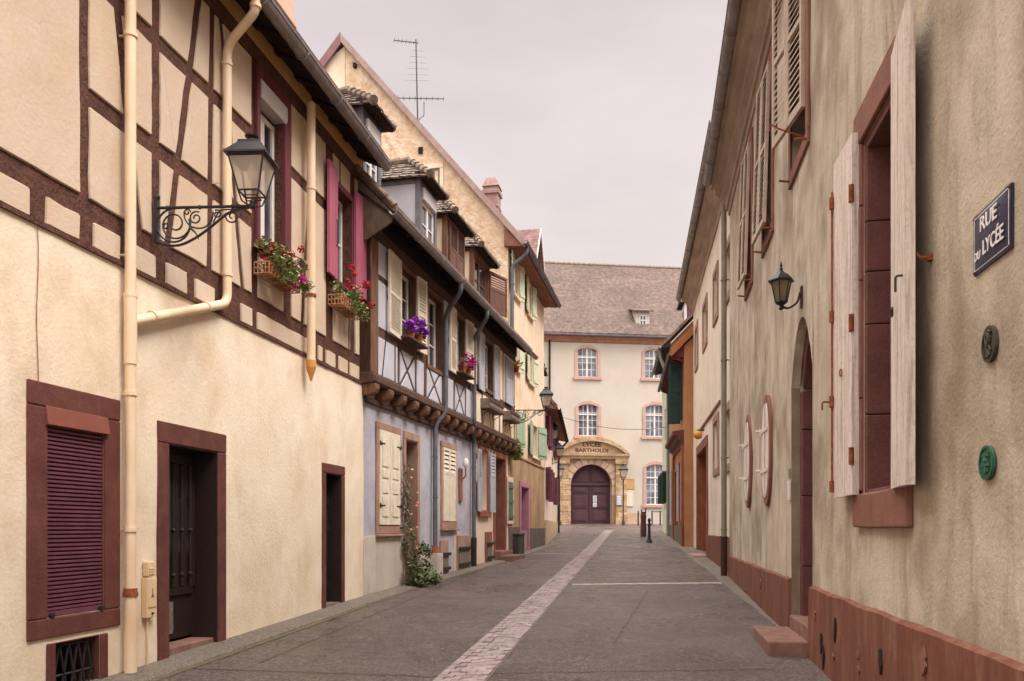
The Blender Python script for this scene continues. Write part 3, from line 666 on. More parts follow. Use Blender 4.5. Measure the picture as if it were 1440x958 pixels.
cross('stone_strip', 16.6, cxl(16.6)+.32, 4.35, dy=.35)
cross('stone_strip', 27.0, lx(27)+.5, cxl(27)-.32, .14)

# ------------------------------------------------------------------ the cream half-timbered house
h1 = thing('half_timbered_house', 'cream plaster house with dark red timber framing, purple roller shutter and cream downpipes', 'house', F1.w(5, -3, gz(8)))
U1 = F1.len
def zp(px, py, F=F1, n=0.): return F.z(px, py, n)
hw = F1.u(60), F1.u(141), .88, 2.65; hc = F1.u(72), F1.u(136), .04, .66
hd = F1.u(232), F1.u(301), -.4, 2.52, .32; hd2 = F1.u(455), F1.u(477), -.4, 2.49, .3
b = MB(); wall_sheet(b, F1, 0, U1-.04, -.5, 4.14, [hw+(.16,), hc+(.3,), hd, hd2], n=.03, amp=.012, cell=.28)
shell(b, F1, 0, U1, -.5, 8.1, 8.2, n=.0)
b.build('ground_floor_wall', M['cream'], h1)
w1 = (F1.u(361), F1.u(396), 5.3, 7.46); w2 = (F1.u(468), F1.u(492), 5.62, 7.12)
b = MB(); wall_sheet(b, F1, 0, U1, 4.12, 7.84, [w1+(.22,), w2+(.22,)], n=0, amp=.004, cell=.3)
b.fbox(F1, 0, U1+.0, .0, .055, 4.135, 4.18)               # sill moulding between the floors
b.fbox(F1, 0, U1, .004, .03, 7.62, 7.83)                  # wall plate
b.build('timber_frame', M['timber'], h1)
V = lambda px, z0, z1, w: (F1.u(px), z0, F1.u(px), z1, w)
Lv = lambda pa, pb, z, w: (F1.u(pa), z, F1.u(pb), z, w)
def Bm(x0, y0, x1, y1, w):
    a, c = F1.uz(x0, y0), F1.uz(x1, y1); return (a[0], a[1], c[0], c[1], w)
zt0, zt1 = 4.61, 7.62
P = [[(0, zt0), (F1.u(110.5), zt0), (F1.u(109.5), zt1), (0, zt1)], [(F1.u(123), zt0), (F1.u(504), zt0), (F1.u(504), zt1), (F1.u(123), zt1)]]
beams = [V(217.5, zt0, zt1, .135), V(356.5, zt0, zt1, .17), V(402.5, zt0, zt1, .25), V(462, zt0, zt1, .3), V(494.5, zt0, zt1, .22),
  Bm(297, 0, 292, 400, .11), Lv(123, 357, 6.65, .16), Lv(123, 357, 5.535, .165), Lv(402, 461, 6.65, .15),
  Bm(163, 5, 176, 150, .12), Bm(177, 162, 194, 335, .11), Bm(279, -10, 233, 352, .115), Bm(308, 20, 340, 418, .09), Bm(434, 262, 423, 462, .11),
  Lv(356, 402, 5.25, .1), Lv(461, 494, 5.57, .1), Lv(461, 494, 7.17, .1), V(477, 7.17, zt1, .07), V(489.5, zt0, 5.57, .07), V(447, zt0, 4.62, .05)]
pol = split_panels(P, beams)
def inrect(p, r):
    cu = sum(q[0] for q in p)/len(p); cz = sum(q[1] for q in p)/len(p); return r[0]-.15 < cu < r[1]+.15 and r[2] < cz < r[3]
pol = [p for p in pol if not inrect(p, w1) and not inrect(p, w2)]
row = [[(0, 4.18), (F1.u(503.5), 4.18), (F1.u(503.5), 4.43), (0, 4.43)]]
st = []
for a, c in ((-60, -35), (39, 62), (110, 129), (167, 187), (217, 231), (261, 272), (300, 337), (353, 360), (434, 446), (452, 457), (470, 475), (487.5, 490.5)):
    ua, uc = F1.u(a), F1.u(c); st.append(((ua+uc)/2, 4.18, (ua+uc)/2, 4.43, uc-ua))
row = split_panels(row, st)
b = MB()
for p in pol: pillow(b, F1, p, .003, h=.02, slope=.008, cut=.014, jit=.008)
for p in row: pillow(b, F1, p, .003, h=.026, cut=.022, slope=.012, jit=.007)
b.build('infill_panels', M['panel'], h1)
# cove under the eaves
b = MB(); wall_sheet(b, F1, 0, U1, 7.83, 8.12, [], n=.012, amp=.01); b.build('eaves_cove', mat('cove_ochre', lin('d8a868'), lin('c99757'), 2, .9, .4, 20), h1)
b = MB(); u = .3
while u < U1:
    b.nprism(F1, [(-.2, 8.13), (.46, 7.84), (.46, 7.93), (-.2, 8.3)], u, u+.11); u += .62
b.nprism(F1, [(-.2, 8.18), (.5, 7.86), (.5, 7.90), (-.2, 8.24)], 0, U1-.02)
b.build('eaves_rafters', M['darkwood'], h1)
b = MB(); nr, zr = roof_slab(b, F1, -.1, U1-.05, .5, 7.91, 47, 8.2); rf = b.build('roof', M['tiles'], h1)
b = MB(); b.fprism(F1, [(0, 0), (1, 0)], 0, 0) if False else None
for uu in (0.0, U1-.06): b.poly([F1.w(uu, 0, 8.1), F1.w(uu, -8.2, 8.1), F1.w(uu, nr, zr)])
b.build('gable_wall', M['cream'], h1)
b = MB(); gutter(b, F1, -.1, U1-.28, .54, 7.83, .085); b.build('gutter', M['zinc'], h1)
# chimney showing above the gutter
cb = MB(); uc = F1.u(371, -.1); ue = uc+1.0
cb.fbox(F1, uc-.4, ue, -1.3, -.13, 8.2, 10.2); cb.fbox(F1, uc-.43, ue+.03, -1.33, -.10, 8.95, 9.03)
cb.build('chimney', mat('pinkish_chimney_render', lin('d6b39c'), lin('c79f88'), 3, .9, .3, 20), rf)

# ground floor openings
sf = MB(); frame_boxes(sf, F1, *hw, .22, .2, .17, .0, .055); sf.build('window_surround', M['redstone'], h1, bevel=.012);  reveal(h1, F1, hc, .27, 'redstone', n=.03)
wn_ = MB(); nsl = 44; z = .93
for i in range(nsl):
    zz = .93+(2.52-.93)*i/nsl; h = (2.52-.93)/nsl
    wn_.nprism(F1, [(.0, zz), (.028, zz+h*.25), (.028, zz+h*.72), (.0, zz+h*.98)], hw[0]+.014, hw[1]-.014)
wn_.fbox(F1, hw[0]+.014, hw[1]-.014, -.01, .03, .885, .93)
rs = wn_.build('roller_shutter', M['purple'], h1)
bx = MB(); bx.nprism(F1, [(-.1, 2.66), (.06, 2.66), (.085, 2.5), (-.1, 2.49)], hw[0]-.03, hw[1]+.03); bx.build('roller_box', M['rollerbox'], rs, bevel=.006)
gd = MB(); gd.fbox(F1, hw[0]-.002, hw[0]+.012, -.08, .032, .885, 2.6); gd.fbox(F1, hw[1]-.012, hw[1]+.002, -.08, .032, .885, 2.6); gd.build('guide_rail', M['redstone'], rs)
bt = MB()
for u in (hw[0]+.05, hw[1]-.05): bt.tube([F1.w(u, .0, .9), F1.w(u, .065, .9)], .022, 8)
bt.build('stop_bolt', M['iron'], rs)
for (p_, q_) in ((hc[0]-.1, hc[0]), (hc[1], hc[1]+.1)): sf = MB(); sf.fbox(F1, p_, q_, .0, .048, hc[2]-.3, hc[3]); sf.build('cellar_jamb', M['redstone'], h1, bevel=.01)
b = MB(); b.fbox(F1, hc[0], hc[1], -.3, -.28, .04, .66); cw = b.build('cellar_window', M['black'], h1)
b = MB(); k = 5; rr = .011
for i in range(k):
    u = hc[0]+(hc[1]-hc[0])*(i+.5)/k; du = (hc[1]-hc[0])/k/2
    b.tube([F1.w(u-du, -.02, .1), F1.w(u+du, -.02, .62)], rr, 5); b.tube([F1.w(u+du, -.015, .1), F1.w(u-du, -.015, .62)], rr, 5)
    b.tube([F1.w(u+.045*math.cos(t*.5)*(1-t*.03), -.02, .16+.045*math.sin(t*.5)*(1-t*.03)) for t in range(22)], .009, 5)
for z in (.1, .36, .62): b.tube([F1.w(hc[0], -.02, z), F1.w(hc[1], -.02, z)], rr, 5)
b.build('grille', M['iron'], cw)
def stone_door(parent, F, hole, wl, wt, n0, n1, m, gy, bevel=.012):
    s = MB(); a, c, _, zt = hole[:4]
    s.fbox(F, a-wl, c+wl, n0, n1, zt, zt+wt); e = .002
    s.fbox(F, a-wl, a, n0, n1-e, gy-.35, zt-e); s.fbox(F, c, c+wl, n0, n1-e, gy-.35, zt-e)
    reveal(parent, F, hole, (hole[4] if len(hole) > 4 else .3)-.01, 'door_dark' if m == 'redstone' else m, z0=gy-.3, n=n1-.012)  # near-black wood tone on red stone doors' reveals puts recess shade into their colour
    return s.build('door_surround', M[m], parent, bevel=bevel)
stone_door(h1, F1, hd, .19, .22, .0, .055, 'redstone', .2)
g1 = gz(F1.w(F1.u(260), 0, 0).y)
d = MB(); nf = -.26
d.fbox(F1, hd[0], hd[1], nf-.05, nf, g1+.13, 2.52)
W = hd[1]-hd[0]
for (p, q, zz0, zz1) in ((.06, .94, 2.36, 2.46), (.06, .94, g1+.62, g1+.7)): d.fbox(F1, hd[0]+p*W, hd[0]+q*W, nf, nf+.03, zz0, zz1)
for i in range(6): 
    x = hd[0]+W*(.06+.88*i/5); d.fbox(F1, x-.035, x+.035, nf, nf+.035, g1+.7, 2.36)
dr = d.build('door', M['door_dark'], h1, bevel=.006)
g = MB(); 
for i in range(5): x0 = hd[0]+W*(.06+.88*i/5)+.05; g.fbox(F1, x0, x0+W*.176-.1, nf+.002, nf+.008, g1+1.1, 2.3)
g.build('door_glass', M['glass'], dr)
g = MB()
for i in range(5):
    x = hd[0]+W*(.06+.88*(i+.5)/5); g.tube([F1.w(x, nf+.045, g1+.72), F1.w(x, nf+.045, 2.34)], .014, 6); g.ball(F1.w(x, nf+.045, g1+1.35), .03, 6, 4); g.ball(F1.w(x, nf+.045, g1+.85), .03, 6, 4)
g.build('door_bars', M['door_dark'], dr)
g = MB(); g.fbox(F1, hd[0]+.04, hd[0]+.04+W*.5, nf, nf+.02, g1+.2, g1+.55); g.build('worn_kick_panel', M['worn'], dr)
g = MB(); g.fbox(F1, hd[0], hd[1], -.3, .0, g1-.3, g1+.1); g.build('door_step', M['stone'], h1, bevel=.01)
g = MB(); g.fbox(F1, hd[0]+.05, hd[0]+.3, nf+.02, nf+.035, g1+.42, g1+.55); g.build('letter_flap', M['greybox'], dr)
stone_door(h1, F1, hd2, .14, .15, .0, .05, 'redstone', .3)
g2 = gz(F1.w(F1.u(466), 0, 0).y)
d = MB(); d.fbox(F1, hd2[0], hd2[1], -.25, -.2, g2+.05, 2.49); W = hd2[1]-hd2[0]
for i in range(4): d.fbox(F1, hd2[0]+W*(i+.04)/4, hd2[0]+W*(i+.96)/4, -.2, -.185, g2+.08, 2.44)
for z in (g2+.3, g2+1.2, 2.0): d.fbox(F1, hd2[0]+.02, hd2[1]-.02, -.185, -.165, z, z+.1)
dr = d.build('door', M['door_dark'], h1)
g = MB(); g.tube(elbow([F1.w(hd2[0]+.1, -.18, g2+1.05), F1.w(hd2[0]+.1, -.09, g2+1.05), F1.w(hd2[0]+.24, -.09, g2+1.05)], .02), .012, 6); g.build('door_handle', M['zinc'], dr)
g = MB(); g.fbox(F1, hd2[0]-.02, hd2[1]+.02, -.3, .02, g2-.3, g2+.055); g.build('door_step', M['pave'], h1)

# first floor windows
b = MB(); frame_boxes(b, F1, *w1, .08, .14, .1, .0, .06); b.fbox(F1, w1[1]+.08, w1[1]+.2, .0, .05, 5.2, 7.6); b.build('window_surround', mat('plum_red_window_paint', lin('6b3238'), lin('5a2a30'), 4, .7, .3, 40, stretch=(2, 2, .5)), h1, bevel=.008)
ww = casement(h1, F1, w1[0]+.01, w1[1]-.01, 5.32, 7.15, -.10, M['whitewin'], cols=2, rows=1, fr=.07, mid=.12)
b = MB(); b.nprism(F1, [(-.12, 7.2), (.06, 7.2), (.075, 7.24), (.075, 7.42), (.05, 7.45), (-.12, 7.45)], w1[0]+.004, w1[1]+.03)
for i in range(4): b.nprism(F1, [(.075, 7.255+i*.04), (.082, 7.26+i*.04), (.082, 7.285+i*.04), (.075, 7.29+i*.04)], w1[0]+.01, w1[1]+.025)
b.build('roller_box', M['metalwhite'], ww, bevel=.01)
b = MB(); k = 16
for i in range(k):
    x = w1[0]+.1+(w1[1]-w1[0]-.2)*i/k; dx = (w1[1]-w1[0]-.2)/k
    b.poly([F1.w(x, -.20, 5.4), F1.w(x+dx/2, -.18, 5.4), F1.w(x+dx/2, -.18, 7.1), F1.w(x, -.20, 7.1)]); b.poly([F1.w(x+dx/2, -.18, 5.4), F1.w(x+dx, -.20, 5.4), F1.w(x+dx, -.20, 7.1), F1.w(x+dx/2, -.18, 7.1)])
b.build('curtain', mat('grey_curtain', lin('9d97a0'), lin('86818a'), 6, .9, 0), ww)
b = MB(); b.fbox(F1, w1[0]-.1, w1[1]+.1, -.2, .09, 5.22, 5.3); b.build('sill', M['timber'], ww, bevel=.008)
b = MB(); frame_boxes(b, F1, *w2, .1, .1, .07, .0, .05); b.build('window_surround', MATS['plum_red_window_paint'], h1, bevel=.008)
ww = casement(h1, F1, w2[0]+.005, w2[1]-.005, 5.63, 7.1, -.13, M['whitewin'], cols=2, rows=2, fr=.06)
sw = (w2[1]-w2[0])*.56
for (u, a, sg) in ((w2[0]-.02, 176, -1), (w2[1]+.04, 5, 1)):
    H = F1.hinge(u, .075, a); board_leaf(H, sw, 5.58, 7.33, M['pink'], h1, planks=3, battens=(), th=.045)
b = MB(); x = F1.u(464.5)
b.tube(elbow([F1.w(x, .1, 6.1), F1.w(x+.0, .125, 6.1), F1.w(x, .125, 6.5), F1.w(x, .1, 6.5)], .02), .009, 5); b.build('shutter_bar', M['iron'], h1)

# cream downpipes
pr = .052
def pipe_rings(b, pts, r):
    for p in pts: b.tube([Vector(p)-Vector((0, 0, .02)), Vector(p)+Vector((0, 0, .02))], r, 12)
b = MB(); ua = F1.u(183.5, .12); gY = gz(F1.w(ua, 0, 0).y)
b.tube([F1.w(ua, .12, 7.75), F1.w(ua, .12, .95)], pr, 14); b.tube([F1.w(ua, .12, .99), F1.w(ua, .12, gY+.02)], pr*1.12, 14)
pipe_rings(b, [F1.w(ua, .12, z) for z in (3.86, 1.62, 2.92, 6.35)], pr+.012)
b.tube([F1.w(ua, .12, 3.86), F1.w(ua, .12, 3.2)], pr*1.16, 14)
for z in (6.35, 4.25, 2.92, 1.62): b.tube([F1.w(ua, .0, z), F1.w(ua, .12, z)], .012, 6)
dp = b.build('downpipe', M['pipe'], h1, smooth=True)
b = MB(); pipe_rings(b, [F1.w(ua, .12, 1.0)], pr+.016); pipe_rings(b, [F1.w(ua, .12, 1.04)], pr+.01); b.build('rust_collar', M['rust'], dp)
b = MB(); ub = F1.u(319.5, .1)
top = F1.w(F1.u(357, .5), .52, 7.76)
b.tube(elbow([top, top-Vector((0, 0, .16)), F1.w(ub, .1, 7.32), F1.w(ub, .1, 4.28), F1.w(ua+.03, .11, 3.62)], .13, 5), pr, 14)
pipe_rings(b, [F1.w(ub, .1, z) for z in (6.1, 4.62, 7.1)], pr+.01); pipe_rings(b, [top-Vector((0, 0, .1))], pr+.014)
for t in (.25, .8):
    p = F1.w(ub, .1, 4.28).lerp(F1.w(ua, .11, 3.62), t); dd = (F1.w(ua, .11, 3.62)-F1.w(ub, .1, 4.28)).normalized(); b.tube([p-dd*.02, p+dd*.02], pr+.011, 12)
b.build('downpipe', M['pipe'], h1, smooth=True)
b = MB(); ud = F1.u(437.5, .16)
b.tube([F1.w(ud, .16, 7.78), F1.w(ud, .16, 4.05)], pr+.01, 14); pipe_rings(b, [F1.w(ud, .16, z) for z in (6.55, 5.0)], pr+.02)
dp = b.build('downpipe', M['pipe'], h1, smooth=True)
b = MB(); b.lathe(F1.w(ud, .16, 3.76), [(.01, 0), (.075, .2), (.075, .3)], 12); b.build('pipe_end', mat('ochre_clay_end', lin('c7904a'), lin('b67f3d'), 4, .8, .1), dp)
pipe_rings_b = MB(); pipe_rings(pipe_rings_b, [F1.w(ud, .16, 5.0)], pr+.024); pipe_rings_b.build('rust_collar', M['rust'], dp)
# wire on the wall
b = MB(); uw = F1.u(46)
b.tube([F1.w(uw+.01*math.sin(i), .045, 4.12-1.28*i/8) for i in range(9)], .0035, 5); b.build('wall_cable', M['rust'], h1)
# meter boxes
mb_ = thing('meter_box', 'small cream meter box with a printed mark beside the first cream downpipe', 'meter box', F1.w(F1.u(209), .04, 1.2))
b = MB(); a, c = F1.u(201, .05), F1.u(215, .05); zz0, zz1 = zp(201, 868), zp(201, 812); b.fbox(F1, a, c, .035, .095, zz0, zz1); b.fbox(F1, a+.012, c-.012, .095, .102, zz0+.1, zz1-.015); b.build('case', M['boxwhite'], mb_, bevel=.01)
b = MB(); um = (a+c)/2; b.fprism(F1, [(um-.025, zz0+.2), (um+.025, zz0+.2), (um+.006, zz0+.24), (um+.006, zz0+.29), (um-.006, zz0+.29), (um-.006, zz0+.24)], .1022, .104); b.build('mark', M['ink'], mb_)
b = MB(); b.tube([F1.w(um, .09, zz0+.04), F1.w(um, .11, zz0+.04)], .012, 8); b.build('lock', M['iron'], mb_)
mb2 = thing('junction_box', 'little cream junction box with ribs, just above the meter box', 'junction box', F1.w(F1.u(199), .04, 1.5))
b = MB(); a, c = F1.u(196), F1.u(205); zz0, zz1 = zp(197, 812), zp(197, 790); b.fbox(F1, a, c, .035, .1, zz0+.01, zz1); b.build('case', M['boxwhite'], mb2, bevel=.008)
b = MB(); [b.fbox(F1, a+.01, c-.01, .1, .106, zz0+.03+i*.025, zz0+.042+i*.025) for i in range(3)]; b.tube([F1.w(a+.04, .06, zz0+.01), F1.w(a+.04, .06, gY)], .01, 6); b.build('ribs', M['boxwhite'], mb2)

# flower baskets
def flower_box(F, u0, u1, z0, z1, n0, n1, label, blooms, seed, pots=2, dens=1.):
    root = thing('flower_box', label, 'flower box', F.w((u0+u1)/2, (n0+n1)/2, z0), 'flower boxes at the windows')
    b = MB(); rg = random.Random(seed)
    for z in (z0, (z0+z1)/2, z1):
        b.tube([F.w(u0, n0, z), F.w(u0, n1, z), F.w(u1, n1, z), F.w(u1, n0, z), F.w(u0, n0, z)], .009, 5)
    k = max(5, int((u1-u0)/.085))
    for i in range(k+1):
        u = u0+(u1-u0)*i/k; b.tube([F.w(u, n0, z0), F.w(u, n1, z0)], .007, 4)
        if i < k:
            um = u+(u1-u0)/k/2; b.tube([F.w(um+.5*(u1-u0)/k*.85*math.cos(t), n1, (z0+z1)/2+(z1-z0)*.42*math.sin(t)) for t in [j*.7 for j in range(10)]], .006, 4)
    for i in range(5):
        n = n0+(n1-n0)*i/4; b.tube([F.w(u0, n, z0), F.w(u0, n, z1)], .007, 4); b.tube([F.w(u1, n, z0), F.w(u1, n, z1)], .007, 4)
    b.build('basket', mat('tan_rusty_wire', lin('b98a63'), lin('95633f'), 20, .8, .2), root)
    for i in range(pots):
        p = MB(); c = F.w(u0+(u1-u0)*(i+.5)/pots, (n0+n1)/2, z0+.012); r = min((n1-n0)*.45, (u1-u0)/pots*.42); p.lathe(c, [(r*.7, 0), (r*.95, (z1-z0)*.85), (r*1.05, (z1-z0)*.85), (r*1.05, (z1-z0)*1.08), (r*.85, (z1-z0)*1.05)], 12); p.build('pot', M['terracotta'], root, smooth=True)
    lf = MB(); L = (u1-u0)
    for i in range(int(7*dens)):
        c = F.w(u0+L*rg.uniform(.02, 1.0), rg.uniform(n0, n1+.08), z1+rg.uniform(.02, .24)); leaves(lf, c, (.13, .13, .11), 60, .034, seed*31+i)
    for i in range(int(5*dens)):
        c = F.w(u0+L*rg.uniform(.35, 1.05), n1+rg.uniform(.0, .1), z1-rg.uniform(.0, .14)); leaves(lf, c, (.1, .1, .1), 36, .03, seed*37+i)
    lf.build('foliage', M['leaf'], root)
    for key, cnt, lo, hi, zl, zh in blooms:
        fb = MB()
        for i in range(cnt):
            c = F.w(u0+L*rg.uniform(lo, hi), rg.uniform(n0+.02, n1+.14), z1+rg.uniform(zl, zh)); rr = rg.uniform(.045, .075)
            for q in range(16):
                v = Vector((rg.gauss(0, 1), rg.gauss(0, 1), rg.gauss(0, 1))).normalized()*rr*.8; a = Vector((rg.uniform(-1, 1), rg.uniform(-1, 1), rg.uniform(-1, 1))).normalized(); e = v.normalized().cross(a).normalized()*.022; e2 = v.normalized().cross(e)
                fb.add([c+v-e, c+v-e2, c+v+e, c+v+e2, c+v*1.25], [(0, 1, 4), (1, 2, 4), (2, 3, 4), (3, 0, 4)])
        fb.build('blossoms', M[key], root)
    return root
flower_box(F1, F1.u(357.5, .05), F1.u(407, .1), 4.87, 5.01, .05, .25, 'rusty wire basket of red and magenta geraniums under the grey roller-blind window', [('red', 13, .0, .8, .0, .38), ('magenta', 16, .72, 1.15, -.1, .32)], 5, dens=1.5)
flower_box(F1, F1.u(461.5, .05), F1.u(498, .1), 5.12, 5.27, .05, .27, 'wire basket with terracotta pot of red geraniums under the pink shuttered window', [('red', 16, .05, 1.15, -.05, .5)], 9, dens=1.9)
# ------------------------------------------------------------------ dormers
def dormer(house, F, u0, u1, zb, ze, nf, m_cheek, m_post, style, depth=2.2):
    b = MB(); pw = .13; e = .003
    b.fbox(F, u0+.03, u0+.09, nf-depth, nf-.02, zb-.2, ze)                 # cheeks
    b.fbox(F, u1-.09, u1-.03, nf-depth, nf-.02, zb-.2, ze)
    o = b.build('dormer', M[m_cheek], house)
    b = MB(); b.fbox(F, u0, u0+pw, nf-.12, nf, zb-.15, ze); b.fbox(F, u1-pw, u1, nf-.12, nf, zb-.15, ze)
    b.fbox(F, u0+pw+e, u1-pw-e, nf-.12, nf-.01, ze-.14, ze); b.fbox(F, u0+pw+e, u1-pw-e, nf-.12, nf+.02, zb-.15, zb+.08)
    b.fbox(F, u0-.004, u0+.10, nf-depth, nf-.125, ze-.1, ze+.002)          # top rail of the near cheek
    b.build('dormer_frame', M[m_post], o, bevel=.008)
    oh, of, up = .1, .24, .04; w = (u1-u0)/2+oh; uc = (u0+u1)/2; rz = ze+up+w*math.tan(R(40))
    A0, A1 = F.w(u0-oh, nf-depth, ze+up), F.w(u0-oh, nf+of, ze+up-.06); B0, B1 = F.w(u1+oh, nf-depth, ze+up), F.w(u1+oh, nf+of, ze+up-.06)
    R1, R0 = F.w(uc, nf-.45, rz), F.w(uc, nf-depth, rz)
    t = MB(); tile_patch(t, A0, A1, R1, R0); tile_patch(t, B1, B0, R0, R1); tile_patch(t, A1, B1, R1, R1+(B1-A1)*.01)
    for q in ((A0, A1, R1, R0), (B1, B0, R0, R1), (A1, B1, R1)): t.poly([p-Vector((0, 0, .015)) for p in q])
    rf = t.build('dormer_roof', M['tile'], o, recalc=False)
    t = MB(); hip_tiles(t, A1+Vector((0, 0, .04)), R1+Vector((0, 0, .05)), .07, .2, 1.3); hip_tiles(t, B1+Vector((0, 0, .04)), R1+Vector((0, 0, .05)), .07, .2, 1.3); hip_tiles(t, R1+Vector((0, 0, .05)), R0+Vector((0, 0, .05)), .07, .2, 1.3)
    t.build('ridge_tiles', M['ridge'], o, smooth=True)
    t = MB(); t.nprism(F, [(nf-.1, ze+.004), (nf+of-.03, ze-.05), (nf+of-.03, ze+.03), (nf-.1, ze+.12)], u0-oh+.03, u1+oh-.03)   # soffit and cornice
    t.fbox(F, u0-oh+.03, u0-.002, nf-depth, nf-.1, ze-.02, ze+.05); t.fbox(F, u1+.002, u1+oh-.03, nf-depth, nf-.1, ze-.02, ze+.05)
    t.build('dormer_cornice', M['darkwood'], o)
    a, c = u0+pw, u1-pw
    if style == 'white':
        t = MB(); t.fbox(F, a+.01, c-.01, nf-.09, nf+.05, ze-.42, ze-.15); t.build('roller_box', M['metalwhite'], o, bevel=.015)
        casement(o, F, a+.02, c-.02, zb+.09, ze-.43, nf-.03, M['whitewin'], 2, 2, flat=True)
    elif style == 'closed':
        louvre(F.hinge(a, nf+.03, 0), (c-a)/2, zb+.09, ze-.1, M['shutterbrown'], o, solid_below=.45, pitch=.06); louvre(F.hinge((a+c)/2, nf+.03, 0), (c-a)/2, zb+.09, ze-.1, M['shutterbrown'], o, solid_below=.45, pitch=.06)
    else:
        casement(o, F, a+.02, c-.02, zb+.09, ze-.15, nf-.08, M['timber3'], 2, 2, flat=True)
        louvre(F.hinge(c+.03, nf+.02, 20), (c-a)*.6, zb+.09, ze-.15, M['shutterbrown'], o, solid_below=.55, pitch=.06)
    return o
# ------------------------------------------------------------------ the blue and the cream jettied houses under one eaves line
J = .2; FJ = F2.off(J); US = F2.u(664); UE = F2.len
h2 = thing('half_timbered_house', 'blue-grey half-timbered house with a jettied upper floor, ivory shutters and crossed braces', 'house', F2.w(3.5, -3, gz(18)))
h2b = thing('half_timbered_house', 'pink-cream half-timbered house with pale blue shutters, between the blue house and the yellow house', 'house', F2.w(9, -3, gz(23)))
wa = (F2.u(530.5), F2.u(559.5), 1.68, 3.46); da = (F2.u(569), F2.u(585.5), .0, 3.42, .28); wb = (F2.u(621), F2.u(639), 1.78, 3.5)
wc = (F2.u(674), F2.u(684), 2.12, 3.74); dc = (F2.u(694.8), F2.u(709), .4, 3.68, .4)
b = MB(); wall_sheet(b, F2, 0, US, -.2, 4.15, [wa+(.1,), da, wb+(.1,)], n=0, amp=.014, cell=.3, seed=3); shell(b, F2, 0, US, -.2, 6.9, 8.0); b.build('ground_floor_wall', M['blue'], h2)
b = MB(); wall_sheet(b, F2, US, UE, -.2, 4.15, [wc+(.3,), dc], n=0, amp=.014, cell=.3, seed=5); shell(b, F2, US, UE, -.2, 6.9, 8.0); b.build('ground_floor_wall', M['pinkcream'], h2b)
# paler patched render near the ground
b = MB()
for (a, c, h) in ((0, wa[0]-.1, 1.46), (wa[0]-.1, wa[1]+.1, 1.44), (wa[1]+.1, da[0]-.16, 1.3), (da[1]+.16, F2.u(608), 1.15), (F2.u(637), F2.u(645), 1.55), (F2.u(659), US, 1.4)):
    k = max(2, int((c-a)/.12)); us = [a+(c-a)*i/k for i in range(k+1)]
    tops = [h+.06*mnoise.noise(Vector((u*2.5, h, 1)))+.03*mnoise.noise(Vector((u*9, h, 1))) for u in us]
    pts = [(a, .0)]+[(c, .0)]+[(us[i], tops[i]) for i in range(k, -1, -1)]; b = MB(); b.fprism(F2, pts, -.01, .017)
    b.build('lower_render', M['paleplinth'], h2)
# upper floor timber skins and infill
uw1 = (FJ.u(561), FJ.u(583), 5.28, 6.62); uw2 = (FJ.u(601), FJ.u(620.5), 5.08, 6.6); uw3 = (FJ.u(639), FJ.u(652), 5.28, 6.62); uw4 = (FJ.u(679), FJ.u(692), 5.36, 6.62)
UJ = FJ.u(664)
for (house, a, c, holes, m) in ((h2, -.14, UJ, [uw1, uw2, uw3], 'timber2'), (h2b, UJ, UE+.0, [uw4], 'timber2')):
    b = MB(); wall_sheet(b, FJ, a, c, 4.3, 6.95, [h+(.2,) for h in holes], amp=.006, cell=.35)
    b.poly([FJ.w(a, 0, 4.3), FJ.w(a, -.35, 4.3), FJ.w(a, -.35, 6.95), FJ.w(a, 0, 6.95)]); b.poly([FJ.w(c, 0, 4.3), FJ.w(c, -.35, 4.3), FJ.w(c, -.35, 6.95), FJ.w(c, 0, 6.95)])
    b.poly([FJ.w(a, 0, 4.3), FJ.w(c, 0, 4.3), FJ.w(c, -.3, 4.3), FJ.w(a, -.3, 4.3)])
    b.build('timber_frame', M[m], house)
JV = lambda px, z0, z1, w: (FJ.u(px), z0, FJ.u(px), z1, w)
JL = lambda pa, pb, z, w: (FJ.u(pa), z, FJ.u(pb), z, w)
zb_, zt_ = 4.36, 6.74
P = [[(FJ.u(530.5), zb_), (UJ-.02, zb_), (UJ-.02, zt_), (FJ.u(530.5), zt_)]]
bms = [JV(560, zb_, zt_, .12), JV(584, zb_, zt_, .12), JV(597.5, zb_, zt_, .2), JV(622.5, zb_, zt_, .16), JV(638, zb_, zt_, .12), JV(654, zb_, zt_, .12),
  JL(530, 664, 5.13, .17), JL(530, 560, 6.1, .1)]
def X(pa, pb): return [(FJ.u(pa), zb_, FJ.u(pb), 5.05, .07), (FJ.u(pb), zb_, FJ.u(pa), 5.05, .07)]
bms += [JV(546, zb_, 5.05, .01)] if False else []
bms += [(FJ.u(537), zb_, FJ.u(542), 5.05, .07), JV(555, zb_, 5.05, .08)]
bms += X(562, 582)+X(601, 619)+X(640, 652)
pol = [p for p in split_panels(P, bms) if not any(inrect(p, w) for w in (uw1, uw2, uw3))]
b = MB(); [pillow(b, FJ, p, .002, h=.012, gap=.002, cut=.015, slope=.012) for p in pol]; b.build('infill_panels', M['bluepanel'], h2)
P = [[(UJ+.05, zb_), (FJ.u(722), zb_), (FJ.u(722), zt_), (UJ+.05, zt_)]]
bms = [JV(677.5, zb_, zt_, .14), JV(693, zb_, zt_, .14), JV(702, zb_, zt_, .16), JV(707, zb_, zt_, .14), JL(664, 722, 5.23, .17), (FJ.u(679), zb_, FJ.u(684), 5.15, .08), (FJ.u(690), zb_, FJ.u(686), 5.15, .08), (FJ.u(709), zb_, FJ.u(713), 5.15, .07), (FJ.u(718), zb_, FJ.u(714), 5.15, .07)]
pol = [p for p in split_panels(P, bms) if not inrect(p, uw4)]
